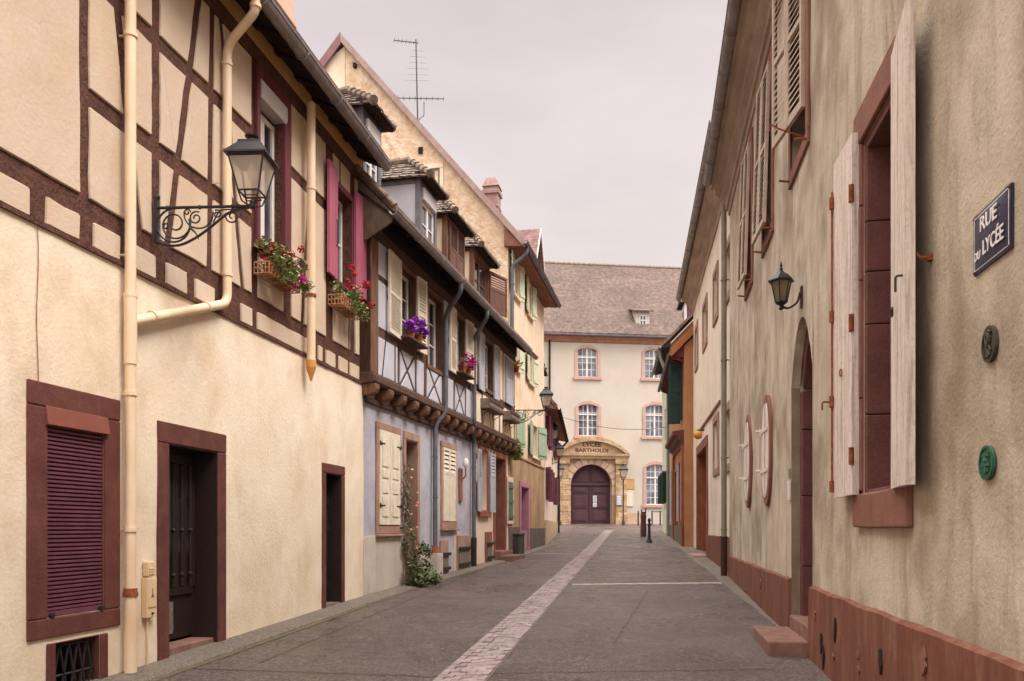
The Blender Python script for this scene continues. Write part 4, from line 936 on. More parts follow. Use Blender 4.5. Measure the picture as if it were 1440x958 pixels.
b = MB(); [pillow(b, FJ, p, .002, h=.012, gap=.002, cut=.015, slope=.012) for p in pol]; b.build('infill_panels', M['creamwhite'], h2b)
for house, a, c in ((h2, -.16, UJ), (h2b, UJ, UE)):
    b = MB(); e = .004
    b.nprism(FJ, [(-.34, 4.16), (.05, 4.16), (.08, 4.2), (.08, 4.3), (.04, 4.34), (-.34, 4.34)], a, c)      # sill beam of the jetty
    t_ = MB(); t_.fbox(FJ, a, c, .0, .035, 6.74, 6.94); t_.build('top_plate', M['timber2'], house)
    b.build('jetty_beam', M['timber2'], house, bevel=.012)
    b = MB(); b.fbox(F2, max(0, a), c, .0, .07, 3.86, 3.95); b.build('wall_plate', M['timber2'], house, bevel=.012)
b = MB()
b.fbox(FJ, -.14, FJ.u(530.3), -.3, .03, 4.345, 6.73); b.build('corner_post', M['timber3'], h2, bevel=.015)
u = -.12; nb = 0
while u < UE-.15:
    b = MB(); w = .2+random.uniform(-.015, .015)
    b.nprism(F2, [(-.05, 3.955), (.18, 3.955), (.27, 4.0), (.3, 4.07), (.3, 4.155), (-.05, 4.155)], u, u+w)
    b.build('bracket', M['timber3'], h2 if u < US else h2b, bevel=.015); u += .69
# eaves, roof, gutter
for house, a, c in ((h2, -.3, US-.002), (h2b, US, UE+.15)):
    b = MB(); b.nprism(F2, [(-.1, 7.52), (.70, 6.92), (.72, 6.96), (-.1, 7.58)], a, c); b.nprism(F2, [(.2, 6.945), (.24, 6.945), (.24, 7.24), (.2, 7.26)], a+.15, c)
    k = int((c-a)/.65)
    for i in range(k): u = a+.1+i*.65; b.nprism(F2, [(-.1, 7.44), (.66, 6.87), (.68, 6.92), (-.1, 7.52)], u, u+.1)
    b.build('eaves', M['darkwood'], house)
    b = MB(); nr, zr = roof_slab(b, F2, a, c, .74, 6.98, 46, 8.0); b.build('roof', M['tiles'], house)
    b = MB()
    for uu in (max(0, a)+.01, c-.16): b.poly([F2.w(uu, 0, 6.9), F2.w(uu, -8, 6.9), F2.w(uu, nr, zr)])
    b.build('gable_wall', M['blue'] if house is h2 else M['pinkcream'], house)
    if house is h2:
        b = MB(); b.nprism(F2, [(-.5, 6.6), (.2, 6.6), (.66, 6.86), (.70, 7.0), (-.5, 8.22)], a+.012, a+.05); b.build('eaves_end', mat('brown_end_render', lin('6f5d4a'), lin('54453a'), 5, .9, .6, 20), house)
        b = MB(); hip_tiles(b, F2.w(a+.01, .72, 7.13), F2.w(a-.02, -3.2, 7.16+3.92*math.tan(R(46))), .05, .22); b.build('verge_tiles', M['ridge'], house, smooth=True)
    b = MB(); gutter(b, F2, a-.25 if house is h2 else a, c+(.3 if house is h2b else 0), .78, 6.95, .075); b.build('gutter', M['zinc'], house)
# tile rows showing at the very edge of the roof
# windows and shutters
def upper(house, w, pl, pr, m, key='shutterwhite', fr=None, solid=None, hi=None, n=-.13):
    ww = casement(house, FJ, w[0]+.004, w[1]-.004, w[2], w[3], n, M['whitewin'], 2, 3)
    b = MB(); frame_boxes(b, FJ, *w, .09, .1, .09, .004, .035); b.build('window_surround', M['timber3'], house, bevel=.008)
    if pl: a = FJ.u(pl); louvre(FJ.hinge(w[0]-.02, .05, 177), w[0]-.02-a, 5.2, 6.7, M[key], house, split=.5 if not solid else None, solid_below=solid, pitch=.062)
    if pr: c = FJ.u(pr); louvre(FJ.hinge(w[1]+.03, .05, 4), c-w[1]-.03, 5.2, 6.7, M[key], house, split=.5 if not solid else None, solid_below=solid, pitch=.062)
upper(h2, uw1, 541, 594.5, M['whitewin']); upper(h2, uw2, None, None, M['whitewin']); upper(h2, uw3, 628.5, 661, M['whitewin'])
upper(h2b, uw4, 670, 698, M['timber3'], 'shutterblue', solid=.45)
a, c = FJ.u(709), FJ.u(719); louvre(FJ.hinge(a, .05, 0), c-a, 5.3, 6.66, M['shutterblue'], h2b, solid_below=.5, pitch=.08)
# ground floor: window with panelled shutters, door, second window, pale blue shuttered window and brown door
def ground_window(house, F, w, pl, pr, m, wl=.1, wt=.13, wb=.16):
    b = MB(); frame_boxes(b, F, *w, wl, wt, wb, .0, .04); b.fbox(F, w[0]-wl-.03, w[1]+wl+.03, .0, .09, w[2]-wb-.05, w[2]-wb-.003); return b.build('window_surround', M[m], house, bevel=.01)
ground_window(h2, F2, wa, 0, 0, 'pinkstone')
hw_ = (wa[1]-wa[0])/2
for u in (wa[0], wa[0]+hw_): 
    s_ = board_leaf(F2.hinge(u+.003, .035, 0), hw_-.006, wa[2]+.01, wa[3]-.01, M['shutterwhite'], h2, planks=1, battens=(), panels=((.62, .93), (.5, .58), (.34, .46), (.09, .3)))
hinges(F2, [wa[0]], [2.05, 3.2], h2, s=1, n=.06); hinges(F2, [wa[1]], [2.05, 3.2], h2, s=-1, n=.06)
stone_door(h2, F2, da, .12, .16, .0, .045, 'pinkstone', .4)
gd_ = gz(F2.w(da[0], 0, 0).y)
d = MB(); d.fbox(F2, da[0], da[1], -.26, -.2, gd_+.16, 3.42); W = da[1]-da[0]
d.fbox(F2, da[0]+.1, da[1]-.1, -.2, -.18, gd_+.35, gd_+1.1); d.fbox(F2, da[0]+.1, da[1]-.1, -.2, -.18, gd_+1.3, gd_+2.0); d.fbox(F2, da[0]+.04, da[1]-.04, -.2, -.17, gd_+2.15, gd_+2.25)
dr = d.build('door', mat('faded_brown_door_paint', lin('5b3d38'), lin('4a302d'), 4, .7, .2, 30, stain=lin('94786a'), stain_amt=.5, stain_scale=(3, 3, 3)), h2, bevel=.008)
d = MB(); d.fbox(F2, da[0]+.05, da[1]-.05, -.19, -.185, gd_+2.3, 3.36); d.build('door_glass', M['glass'], dr)
d = MB(); d.tube([F2.w(da[1]-.12, -.2, gd_+1.25), F2.w(da[1]-.12, -.13, gd_+1.25)], .025, 8); d.build('door_knob', M['zinc'], dr)
d = MB(); x = F2.u(577); d.fbox(F2, x, x+.3, -.17, -.12, 2.0, 2.25); d.fbox(F2, x+.05, x+.25, -.119, -.11, 2.05, 2.2); d.build('letter_box', M['bin'], dr, bevel=.01)
b = MB(); a, c = F2.u(597), F2.u(619); b.fbox(F2, da[0]-.1, da[1]+.15, -.3, .12, .2, gd_+.15); b.fbox(F2, da[0]+.2, da[1]+.35, .0, .42, .2, gd_+.1); b.build('doorstep', M['stone'], h2, bevel=.02)
ground_window(h2, F2, wb, 0, 0, 'pinkstone'); hw_ = (wb[1]-wb[0])/2
for u in (wb[0], wb[0]+hw_): louvre(F2.hinge(u+.003, .03, 0), hw_-.006, wb[2]+.01, wb[3]-.01, M['shutterwhite'], h2, solid_below=.64, pitch=.09)
ground_window(h2b, F2, wc, 0, 0, 'redframe', wl=.14, wt=.16, wb=.14)
casement(h2b, F2, wc[0]+.004, wc[1]-.004, wc[2], wc[3], -.2, M['timber3'], 2, 2)
sw = (wc[1]-wc[0])*.58
louvre(F2.hinge(wc[0]-.05, .07, 176), sw*.95, wc[2]-.05, wc[3]-.02, M['shutterblue'], h2b, solid_below=.5, pitch=.09); louvre(F2.hinge(wc[1]+.14, .07, 5), sw, wc[2]-.05, wc[3]-.02, M['shutterblue'], h2b, solid_below=.6, pitch=.09)
stone_door(h2b, F2, dc, .12, .14, .0, .05, 'redframe', .5)
gd_ = gz(F2.w(dc[0], 0, 0).y)
d = MB(); d.fbox(F2, dc[0], dc[1], -.36, -.3, gd_+.3, 3.68); W = dc[1]-dc[0]
for i in range(3): d.fbox(F2, dc[0]+W*(.06+i*.32), dc[0]+W*(.28+i*.32), -.3, -.275, gd_+.45, gd_+1.15); d.fbox(F2, dc[0]+W*(.06+i*.32), dc[0]+W*(.28+i*.32), -.3, -.275, gd_+1.3, 3.1)
dr = d.build('door', M['door_dark'], h2b, bevel=.008)
d = MB(); d.fbox(F2, dc[0]+.04, dc[1]-.04, -.298, -.29, 3.2, 3.62); d.build('door_glass', M['glass'], dr)
d = MB(); d.tube([F2.w(dc[0]+.1, -.3, gd_+1.3), F2.w(dc[0]+.1, -.22, gd_+1.3)], .03, 8); d.build('door_knob', M['zinc'], dr)
b = MB(); b.fbox(F2, dc[0]-.1, dc[1]+.1, -.35, .25, .3, gd_+.28); b.fbox(F2, dc[0]-.2, dc[1]+.2, .25, .6, .3, gd_+.15); b.build('doorstep', M['stone'], h2b, bevel=.02)
# cellar hatches
def hatch(house, pl, pr, zt, m='pinkstone'):
    a, c = F2.u(pl), F2.u(pr); g = gz(F2.w(a, 0, 0).y); b = MB(); b.fbox(F2, a, c, .0, .05, g-.1, zt); o = b.build('cellar_hatch', M[m], house, bevel=.012)
    b = MB(); k = 4; w = (c-a)-.14
    for i in range(k): b.fbox(F2, a+.07+w*i/k+.004, a+.07+w*(i+1)/k-.004, .05, .075, g+.05, zt-.28)
    b.build('boards', M['worn'], o)
    b = MB()
    for z in (g+.12, zt-.36): b.fbox(F2, a+.02, c+.02, .075, .11, z, z+.07)
    b.build('iron_bar', M['iron'], o)
hatch(h2, 617.5, 628, 1.35); hatch(h2, 641, 658, 1.45); hatch(h2b, 681.5, 690, 1.52, 'redframe')
b = MB(); a, c = F2.u(603), F2.u(611); g = gz(F2.w(a, 0, 0).y); b.fbox(F2, a, c, .0, .2, g-.05, g+.55); b.fbox(F2, a+.03, c-.03, .2, .212, g+.05, g+.5)
tag(b.build('utility_box', M['greybox'], None, bevel=.012, loc=tuple(F2.w(a, .1, g))), 'low pale grey utility box against the wall beside the blue house doorstep', 'utility box')
lt = thing('wall_light', 'slim wall light with a white glass on a brown backboard, on the blue wall', 'wall light', F2.w(F2.u(646), .0, 2.5))
b = MB(); u = F2.u(646); b.fbox(F2, u-.1, u+.14, .0, .05, 2.28, 3.1); b.tube(elbow([F2.w(u, .04, 2.8), F2.w(u, .16, 2.9), F2.w(u, .16, 3.1)], .04), .02, 6); b.build('backboard', M['redframe'], lt, bevel=.01)
b = MB(); b.lathe(F2.w(u, .16, 3.1), [(.03, 0), (.07, .06), (.08, .16), (.04, .24)], 10); b.build('globe', M['whiteplastic'], lt, smooth=True)
# zinc downpipes
def zincpipe(house, px_t, px_b, pj, zj, px_g, dark, ztop=7.0):
    ut, ub, ug = F2.u(px_t, J+.1), F2.u(px_b, .1), F2.u(px_g, .78); b = MB(); g = gz(F2.w(ub, 0, 0).y)
    b.tube(elbow([F2.w(ug, .78, 6.93), F2.w(ug, .78, 6.72), F2.w(ut, J+.1, 6.35), F2.w(ut, J+.1, zj+.2), F2.w(ub, .1, zj-.1), F2.w(ub, .1, dark)], .14, 5), .052, 12)
    pipe_rings(b, [F2.w(ut, J+.1, z) for z in (6.0, 5.0)]+[F2.w(ub, .1, z) for z in (3.2, 2.3)], .062); o = b.build('downpipe', M['zincpipe'], house, smooth=True)
    b = MB(); b.tube([F2.w(ub, .1, dark+.03), F2.w(ub, .1, g)], .072, 12); return o, b, g
o, b, g = zincpipe(h2, 627, 612, 0, 4.0, 648, 1.2); b.build('pipe_foot', M['terracotta'], o, smooth=True)
o, b, g = zincpipe(h2b, 667, 666.5, 0, 4.0, 685, 1.35); b.build('pipe_foot', M['iron'], o, smooth=True)
# dormers
for (house, pl, pr, n0, ck, ps, stl) in ((h2, 509, 535, .02, 'bluepanel', 'zincpipe', 'white'), (h2, 590, 613, .02, 'bluepanel', 'zincpipe', 'white'), (h2b, 627, 652, .02, 'creamwhite', 'timber3', 'closed'), (h2b, 665, 688, .02, 'creamwhite', 'timber3', 'open')):
    ua, uc = F2.u(pl), F2.u(pr); dormer(house, F2, ua, uc, 7.62, 8.98 if stl != 'white' else 9.05, n0, ck, ps, stl)
# flowers
def flower_pot_row(F, u0, u1, z, n, key, label, seed, holder='pot'):
    root = thing('flower_pot', label, 'flower pot', F.w((u0+u1)/2, n, z), 'flower pots on the upper sills'); rg = random.Random(seed)
    k = max(1, int((u1-u0)/.35))
    for i in range(k):
        b = MB(); b.lathe(F.w(u0+(u1-u0)*(i+.5)/k, n, z), [(.07, 0), (.1, .16), (.11, .16), (.11, .2), (.08, .19)], 10); b.build('pot', M['terracotta'], root, smooth=True)
    lf = MB()
    for i in range(5): leaves(lf, F.w(u0+(u1-u0)*rg.random(), n+rg.uniform(0, .1), z+rg.uniform(.2, .34)), (.12, .1, .1), 40, .035, seed+i)
    lf.build('foliage', M['leaf'], root); fb = MB()
    for i in range(20):
        c = F.w(u0+(u1-u0)*rg.uniform(.0, 1.), n+rg.uniform(.0, .15), z+rg.uniform(.18, .42))
        for q in range(8):
            a = Vector((rg.uniform(-1, 1), rg.uniform(-1, 1), rg.uniform(-1, 1))).normalized(); e = a.cross(Vector((.2, .3, 1))).normalized()*.045; e2 = a.cross(e).normalized()*.045; d = a*.03+Vector((rg.gauss(0, .03), rg.gauss(0, .03), rg.gauss(0, .03)))
            fb.add([c+d-e, c+d-e2, c+d+e, c+d+e2, c], [(0, 1, 4), (1, 2, 4), (2, 3, 4), (3, 0, 4)])
    fb.build('blossoms', M[key], root)
    return root
for w, key, lb, sd_ in ((uw1, 'violet', 'pot of violet petunias on the first upper sill of the blue house', 41), (uw3, 'magenta', 'pot of magenta petunias on the upper sill beside the zinc downpipe', 57)):
    b = MB(); b.fbox(FJ, w[0]-.1, w[1]+.12, -.02, .26, w[2]-.05, w[2]-.01); b.build('sill', M['timber2'], h2, bevel=.01)
    flower_pot_row(FJ, w[0]+.05, w[1]+.1, w[2]-.008, .12, key, lb, sd_)
def wood_box(F, pl, pr, pt, pb, label, n):
    a, c = F.u(pl, n), F.u(pr, n); z1 = F.z(pl, pt, n); z0 = z1-.26; root = thing('window_box', label, 'window box', F.w(a, n, z0), 'empty wooden window boxes'); b = MB()
    b.fbox(F, a, c, .0, .02, z0, z1); b.fbox(F, a, c, .26, .28, z0, z1); b.fbox(F, a, a+.02, .02, .26, z0, z1); b.fbox(F, c-.02, c, .02, .26, z0, z1); b.fbox(F, a, c, .021, .259, z0, z0+.02); b.build('trough', M['worn'], root)
    b = MB(); b.fbox(F, a-.02, c+.02, .281, .3, z1-.07, z1+.01); b.fbox(F, a-.02, c+.02, .281, .3, z0, z0+.07); b.build('rail', M['timber2'], root); b = MB()
    for u in (a+.15, c-.15): b.tube([F.w(u, -.02, z0-.18), F.w(u, .26, z0-.012), F.w(u, -.02, z0-.012)], .012, 5)
    b.build('bracket', M['iron'], root)
wood_box(FJ, 680, 699, 560, 575, 'empty grey wooden window box below the pale blue upper shutters', .1); wood_box(FJ, 711, 722, 578, 590, 'small dark wooden window box at the far corner of the pink-cream house', .1)
# climbing rose and the bush at its foot
g = gz(F2.w(F2.u(575), 0, 0).y)
rose = thing('climbing_rose', 'climbing rose with a leafy bush at its foot beside the blue house door', 'plant', F2.w(F2.u(573), .2, g))
st = MB(); lf = MB(); rg = random.Random(11)
for i in range(5):
    ub0 = F2.u(566+i*4); p = [F2.w(ub0+.1*i, .15+.05*i, g)]
    for j in range(1, 9): p.append(F2.w(F2.u(564.5)+.14*math.sin(j*1.1+i)-.0+(8-j)*.05*i*.4, .07+.05*rg.random(), g+.3*j*(1-.07*i)))
    st.tube(smooth_path(p, 3), .011, 5)
    for q in p[1:]: leaves(lf, q, (.08, .07, .13), 11, .03, i*9+int(q.z*10))
st.build('stem', M['worn'], rose)
for i in range(26): leaves(lf, F2.w(F2.u(557)+rg.uniform(.1, 1.25), .12+rg.uniform(0, .36), g+rg.uniform(.05, .4)*(.35+rg.random()*.8)), (.15, .13, .13), 46, .04, 500+i)
for i in range(12): leaves(lf, F2.w(F2.u(560)+rg.uniform(.1, .9), .12+rg.uniform(0, .25), g+rg.uniform(.4, .85)), (.11, .1, .12), 30, .036, 700+i)
lf.build('foliage', M['leafdark'], rose)
fb = MB()
for i in range(9): fb.ball(F2.w(F2.u(563)+rg.uniform(-.1, .5), .2+rg.uniform(0, .1), g+rg.uniform(.6, 2.3)), rg.uniform(.02, .035), 6, 4)
fb.build('blossoms', M['peach'], rose)
# ------------------------------------------------------------------ the yellow house with the tall gable
h3 = thing('gabled_house', 'tall yellow ochre house with rough gable, pale green shutters and a mauve door', 'house', F3.w(3, -4, gz(28)))
L3 = F3.len
def w3(pl, pr, z0, z1): return (F3.u(pl), F3.u(pr), z0, z1)
H3W = [w3(721.5, 728, 9.15, 10.22), w3(742, 746.5, 9.15, 10.22), w3(721.5, 728, 6.8, 7.72), w3(743, 748, 6.8, 7.72), w3(716.5, 724, 4.3, 5.35), w3(747.5, 755, 4.25, 5.35)]
h3d = (F3.u(731), F3.u(741.5), .5, 3.0, .35); h3s = (F3.u(713), F3.u(719.5), 1.85, 3.05)
b = MB(); wall_sheet(b, F3, 0, L3, 3.95, 10.9, [h+(.22,) for h in H3W], amp=.012, cell=.35); shell(b, F3, 0.01, L3, .3, 10.9, 10.9, n=-.02); b.build('upper_wall', M['yellowtop'], h3)
b = MB(); wall_sheet(b, F3, 0, L3, .3, 3.95, [h3d, h3s+(.15,)], n=.012, amp=.012, cell=.35); b.fbox(F3, 0, L3, .0, .05, 3.93, 3.99); b.build('lower_wall', M['ochre'], h3)
for (p_, q_, t_) in ((.01, h3d[0]-.2, 1.66), (h3d[1]+.2, L3-.01, 1.62)): b = MB(); b.fbox(F3, p_, q_, .0, .05, .4, t_); b.build('plinth', M['greyplinth'], h3, bevel=.01)
b = MB(); nr, zr = roof_slab(b, F3, -.18, L3+.15, .52, 10.28, 49.5, 10.9, th=.13); rf = b.build('roof', M['pinktile'], h3)
G3 = Fac(F3.w(0, 0, 0), F3.w(0, -11, 0), -1)
b = MB(); sl = math.tan(R(49.5)); zt = lambda n: 10.3+(.5+n)*sl if n < 5.45 else 10.3+(.5+10.9-n)*sl
gwin = (G3.u(619), G3.u(601), 0, 0); gw = (min(gwin[:2]), max(gwin[:2]), G3.z(610, 262), G3.z(610, 238))
xs = [i*.275 for i in range(21)]; xs[-1] = 5.35
def gable_sheet(b, xs, n):
    for i in range(len(xs)-1):
        a, c = xs[i], xs[i+1]; k = 26
        for j in range(k):
            q = []
            for x, t in ((a, j/k), (c, j/k), (c, (j+1)/k), (a, (j+1)/k)):
                z = 6.5+(zt(x)-6.5)*t; p = G3.w(x, 0, z); q.append(G3.w(x, n+.02*mnoise.noise(p*1.3)+.02*mnoise.noise(p*3.2), z))
            b.poly(q)
gable_sheet(b, xs, .02); b.build('gable_wall', M['gable'], h3)
b = MB(); gable_sheet(b, [5.352+i*.5 for i in range(12)], .035); b.build('gable_plaster', M['creamwhite'], h3)
b = MB(); frame_boxes(b, G3, *gw, .12, .14, .1, .02, .07); b.build('window_surround', M['creamwhite'], h3, bevel=.01)
casement(h3, G3, gw[0], gw[1], gw[2], gw[3], .04, M['worn'], 2, 1)
b = MB(); b.fbox(G3, G3.u(595), G3.u(589), .03, .06, G3.z(592, 217), G3.z(592, 208)); b.build('vent', M['darkwood'], h3)
b = MB()
for (na, za, nb_, zb2) in ((-.5, 10.25, 5.45, zr),):
    b.fprism(G3, [(-.55, 10.2), (5.45, zr-.06), (5.45, zr+.2), (-.55, 10.46)], .16, .2)
b.build('verge_board', M['verge2'], h3)
b = MB(); b.fprism(G3, [(5.452, zr-.14), (11.45, 10.12), (11.45, 10.5), (5.452, zr+.24)], .16, .2); b.build('verge_board', M['verge'], h3)
b = MB()
for i in range(1):                                                        # stub end of the top purlin
    n = 4.95; b.fbox(G3, n, n+.1, .03, .15, zt(n)-.3, zt(n)-.17)
b.build('purlin_end', M['darkwood'], h3)
b = MB(); b.nprism(F3, [(-.1, 10.32), (.5, 10.26), (.5, 10.3), (-.1, 10.9)], -.15, L3+.1); b.nprism(F3, [(.02, 10.26), (.12, 10.26), (.3, 10.3), (.02, 10.32)], 0, L3); b.build('eaves', M['surr'], h3)
b = MB(); gutter(b, F3, -.3, L3+.2, .58, 10.36, .085); b.build('gutter', M['zincpipe'], h3)
b = MB(); u0 = .1; b.tube(elbow([F3.w(u0, .58, 10.32), F3.w(u0, .55, 10.1), F3.w(u0-.0, .1, 9.75), F3.w(u0, .1, 6.0), F3.w(u0, .1, 5.5)], .14), .065, 10); pipe_rings(b, [F3.w(u0, .1, z) for z in (9.2, 7.4)], .078); b.build('downpipe', M['zincpipe'], h3, smooth=True)
for i, (w, pl, pr, key) in enumerate(((H3W[0], 715.6, 731.3, 'mintlight'), (H3W[1], 736.8, 749, 'mintlight'), (H3W[2], 716, 731.3, 'mintlight'), (H3W[3], 738.2, 751, 'mintlight'), (H3W[4], None, 732, 'mint'), (H3W[5], 739.5, 763, 'mint'))):
    casement(h3, F3, w[0]+.003, w[1]-.003, w[2], w[3], -.16, M['whitewin'], 2, 3)
    b = MB(); frame_boxes(b, F3, *w, .12, .12, .1, .0, .03); b.fbox(F3, w[0]-.14, w[1]+.14, .0, .1, w[2]-.12, w[2]-.06); b.build('window_surround', M['creamwhite'], h3, bevel=.008)
    hw2 = (w[1]-w[0])/2+.06
    if pl: board_leaf(F3.hinge(w[0]-.02, .05, 175), min(w[0]-F3.u(pl), hw2+.2), w[2]-.05, w[3]+.05, M[key], h3, planks=3)
    if pr: board_leaf(F3.hinge(w[1]+.03, .05, 12), min(F3.u(pr)-w[1], hw2+.2), w[2]-.05, w[3]+.05, M[key], h3, planks=3)
b = MB(); frame_boxes(b, F3, *h3s, .07, .16, .1, .012, .05); b.build('window_surround', M['pinkcream'], h3, bevel=.008)
board_leaf(F3.hinge(h3s[0], .03, 0), h3s[1]-h3s[0], h3s[2], h3s[3], M['green'], h3, planks=5, battens=(.1, .5, .88))
stone_door(h3, F3, h3d, .18, .2, .01, .06, 'pinkdoor', .6)
g = gz(F3.w(h3d[0], 0, 0).y); b = MB(); b.fbox(F3, h3d[0], h3d[1], -.35, -.3, g+.05, 3.0); W = h3d[1]-h3d[0]
for i in range(2): b.fbox(F3, h3d[0]+W*(.08+.46*i), h3d[0]+W*(.46+.46*i), -.3, -.28, g+.2, g+.9); b.fbox(F3, h3d[0]+W*(.08+.46*i), h3d[0]+W*(.46+.46*i), -.3, -.28, g+1.05, 2.8)
dr = b.build('door', M['mauve'], h3, bevel=.006)
b = MB(); b.tube([F3.w(h3d[0]+.1, -.3, g+1.05), F3.w(h3d[0]+.1, -.22, g+1.05)], .025, 8); b.build('door_knob', M['zinc'], dr)
b = MB(); b.fbox(F3, h3d[1]-.02, h3d[1]-.0, -.3, -.02, g+.02, g+.75); b.build('worn_base', M['greybox'], dr)
cb = MB(); cb.fbox(F3, 1.75, 2.25, -1.2, -.72, 11.4, 13.0); cb.fbox(F3, 1.7, 2.3, -1.25, -.67, 12.75, 12.9); cb.fbox(F3, 1.72, 2.28, -1.22, -.7, 12.3, 12.36)
cb.hexa([F3.w(1.7, -1.25, 13.0), F3.w(2.3, -1.25, 13.0), F3.w(2.3, -.67, 13.0), F3.w(1.7, -.67, 13.0), F3.w(1.83, -1.12, 13.32), F3.w(2.17, -1.12, 13.32), F3.w(2.17, -.8, 13.32), F3.w(1.83, -.8, 13.32)])
cb.build('chimney', mat('pinkish_brick_chimney', lin('a3877c'), lin('8b6f66'), 6, .9, .5, 20), rf, bevel=.015)
# gabled dormer on the street side
b = MB(); a, c, nf2 = 4.5, 5.9, -.1; m_ = (a+c)/2
b.fprism(F3, [(a, 10.7), (c, 10.7), (c, 11.5), (m_, 12.5), (a, 11.5)], nf2-1.8, nf2); o = b.build('dormer', M['mauve'], h3)
b = MB()
for (p, q) in (((a-.15, 11.38), (m_, 12.62)), ((m_, 12.62), (c+.15, 11.38))):
    (x0, z0), (x1, z1) = p, q; b.fprism(F3, [(x0, z0), (x1, z1), (x1, z1+.12), (x0, z0+.12)] if x0 < m_ else [(x0+.002, z0), (x1, z1), (x1, z1+.12), (x0+.002, z0+.12)], nf2-2.2, nf2+.25)
b.build('dormer_roof', M['pinktile'], o)
b = MB()
for (p, q) in (((a-.15, 11.38), (m_, 12.62)), ((m_, 12.62), (c+.15, 11.38))): b.fprism(F3, [(p[0], p[1]-.02), (q[0], q[1]-.02), (q[0], q[1]+.14), (p[0], p[1]+.14)], nf2+.252, nf2+.28)
b.build('dormer_verge', M['whitewin'], o)
casement(o, F3, a+.35, c-.35, 10.85, 11.6, nf2+.05, M['whitewin'], 2, 2, flat=True)

# television antennas
def yagi(b, c, d, L, n, el, r=.012, vert=False):
    c = Vector(c); d = Vector(d).normalized(); s = d.cross(Vector((0, 0, 1))).normalized() if not vert else Vector((0, 0, 1)); b.tube([c-d*L*.5, c+d*L*.5], r*1.3, 5)
    for i in range(n):
        p = c+d*L*(-.5+i/(n-1)); l = el*(1-.35*i/n); b.tube([p-s*l, p+s*l], r*.6, 4)
an = thing('television_antenna', 'tall television antenna with three aerials on the yellow gable roof', 'antenna', G3.w(3.0, -.5, zt(3.0)))
base = G3.w(3.02, -.3, zt(3.02)+.1); b = MB(); b.tube([base, base+Vector((-.06, 0, 2.75))], [.026, .02], 6); b.tube(elbow([base+Vector((0, 0, .1)), base+Vector((.1, 0, .25)), base+Vector((.2, 0, .3)), base+Vector((.2, 0, .75))], .05), .013, 5); b.build('mast', M['iron'], an)
b = MB(); yagi(b, base+Vector((-.38, 0, 2.68)), (1, .25, .03), .75, 7, .12); b.build('aerial', M['iron'], an)
b = MB(); yagi(b, base+Vector((.1, 0, .86)), (1, .15, .06), 1.45, 9, .16); b.build('aerial', M['iron'], an)
b = MB()
for i in range(6): z = 1.45+i*.19; l = .42-.03*(i % 2)-.04*i; b.tube([base+Vector((-l, 0, z)), base+Vector((l, .05, z))], .006, 4)
b.build('aerial', M['zinc'], an)
an2 = thing('television_antenna', 'small twisted aerial behind the cream house gutter', 'antenna', (-3.6, 14.0, 8.6)); b = MB()
p = Vector(((418-720)/1150*15, 15, CZ+(742-62)/1150*15)); b.tube([p+Vector((.08, 0, -1.2)), p+Vector((.06, 0, -.1)), p+Vector((0, 0, 0))], .013, 5); b.build('mast', M['iron'], an2)
b = MB(); b.tube([p+Vector((-.06, 0, .16)), p+Vector((.06, 0, -.16))], .014, 5)
for i in range(5): q = p+Vector((-.05+.025*i, 0, .12-.06*i)); b.tube([q-Vector((.1, .05, .04)), q+Vector((.1, .05, .04))], .006, 4)
b.build('aerial', M['iron'], an2)

# ------------------------------------------------------------------ low pale house with plum shutters
h4 = thing('shuttered_house', 'low pale house with plum shutters and dormers, between the yellow house and the school', 'house', F4.w(5, -3, gz(37)))
L4 = F4.len; w4 = [(.6, 1.4, 2.75, 4.05), (2.6, 3.4, 2.75, 4.05), (7.4, 8.2, 2.75, 4.05), (.6, 1.4, 5.0, 6.1), (2.6, 3.4, 5.0, 6.1), (7.4, 8.2, 5.0, 6.1)]
b = MB(); wall_sheet(b, F4, 0, L4, .5, 6.7, [w+(.2,) for w in w4], amp=.01); shell(b, F4, 0, L4, .5, 6.7, 8); b.build('wall', M['pinkcream'], h4)
b = MB(); nr4, zr4 = roof_slab(b, F4, .1, L4+.2, .5, 6.32, 48, 8); rf = b.build('roof', M['tiles'], h4)
b = MB(); b.nprism(F4, [(0, 6.4), (.48, 6.3), (.48, 6.34), (0, 6.75)], .12, L4+.15); b.build('eaves', M['surr'], h4)
b = MB(); gutter(b, F4, .1, L4+.2, .56, 6.34, .07); b.build('gutter', M['darkwood'], h4)
b = MB()
for uu in (.01, L4-.01): b.poly([F4.w(uu, 0, 6.6), F4.w(uu, -8, 6.6), F4.w(uu, nr4, zr4)])
b.build('gable_wall', M['pinkcream'], h4)
b = MB(); b.fbox(F4, .02, L4, .0, .06, .6, 1.95); b.build('stone_base', M['sandlight'], h4, bevel=.01)
for w in w4:
    casement(h4, F4, w[0]+.004, w[1]-.004, w[2], w[3], -.12, M['whitewin'], 2, 3)
    for u, a in ((w[0]-.02, 150), (w[1]+.02, 30)): louvre(F4.hinge(u, .04, a), .38, w[2], w[3], M['mauve'], h4, pitch=.1)
for u0 in (.6, 2.7):
    dormer(h4, F4, u0, u0+1.15, 7.2, 8.35, -.35, 'mauve', 'mauve', 'white', depth=1.8)
b = MB(); x = F4.u(772); b.tube(elbow([F4.w(L4-.2, .56, 6.3), F4.w(L4-.2, .4, 6.1), F4.w(L4-.2, .1, 5.9), F4.w(L4-.2, .1, gz(44))], .1), .05, 8); b.build('downpipe', M['darkwood'], h4, smooth=True)

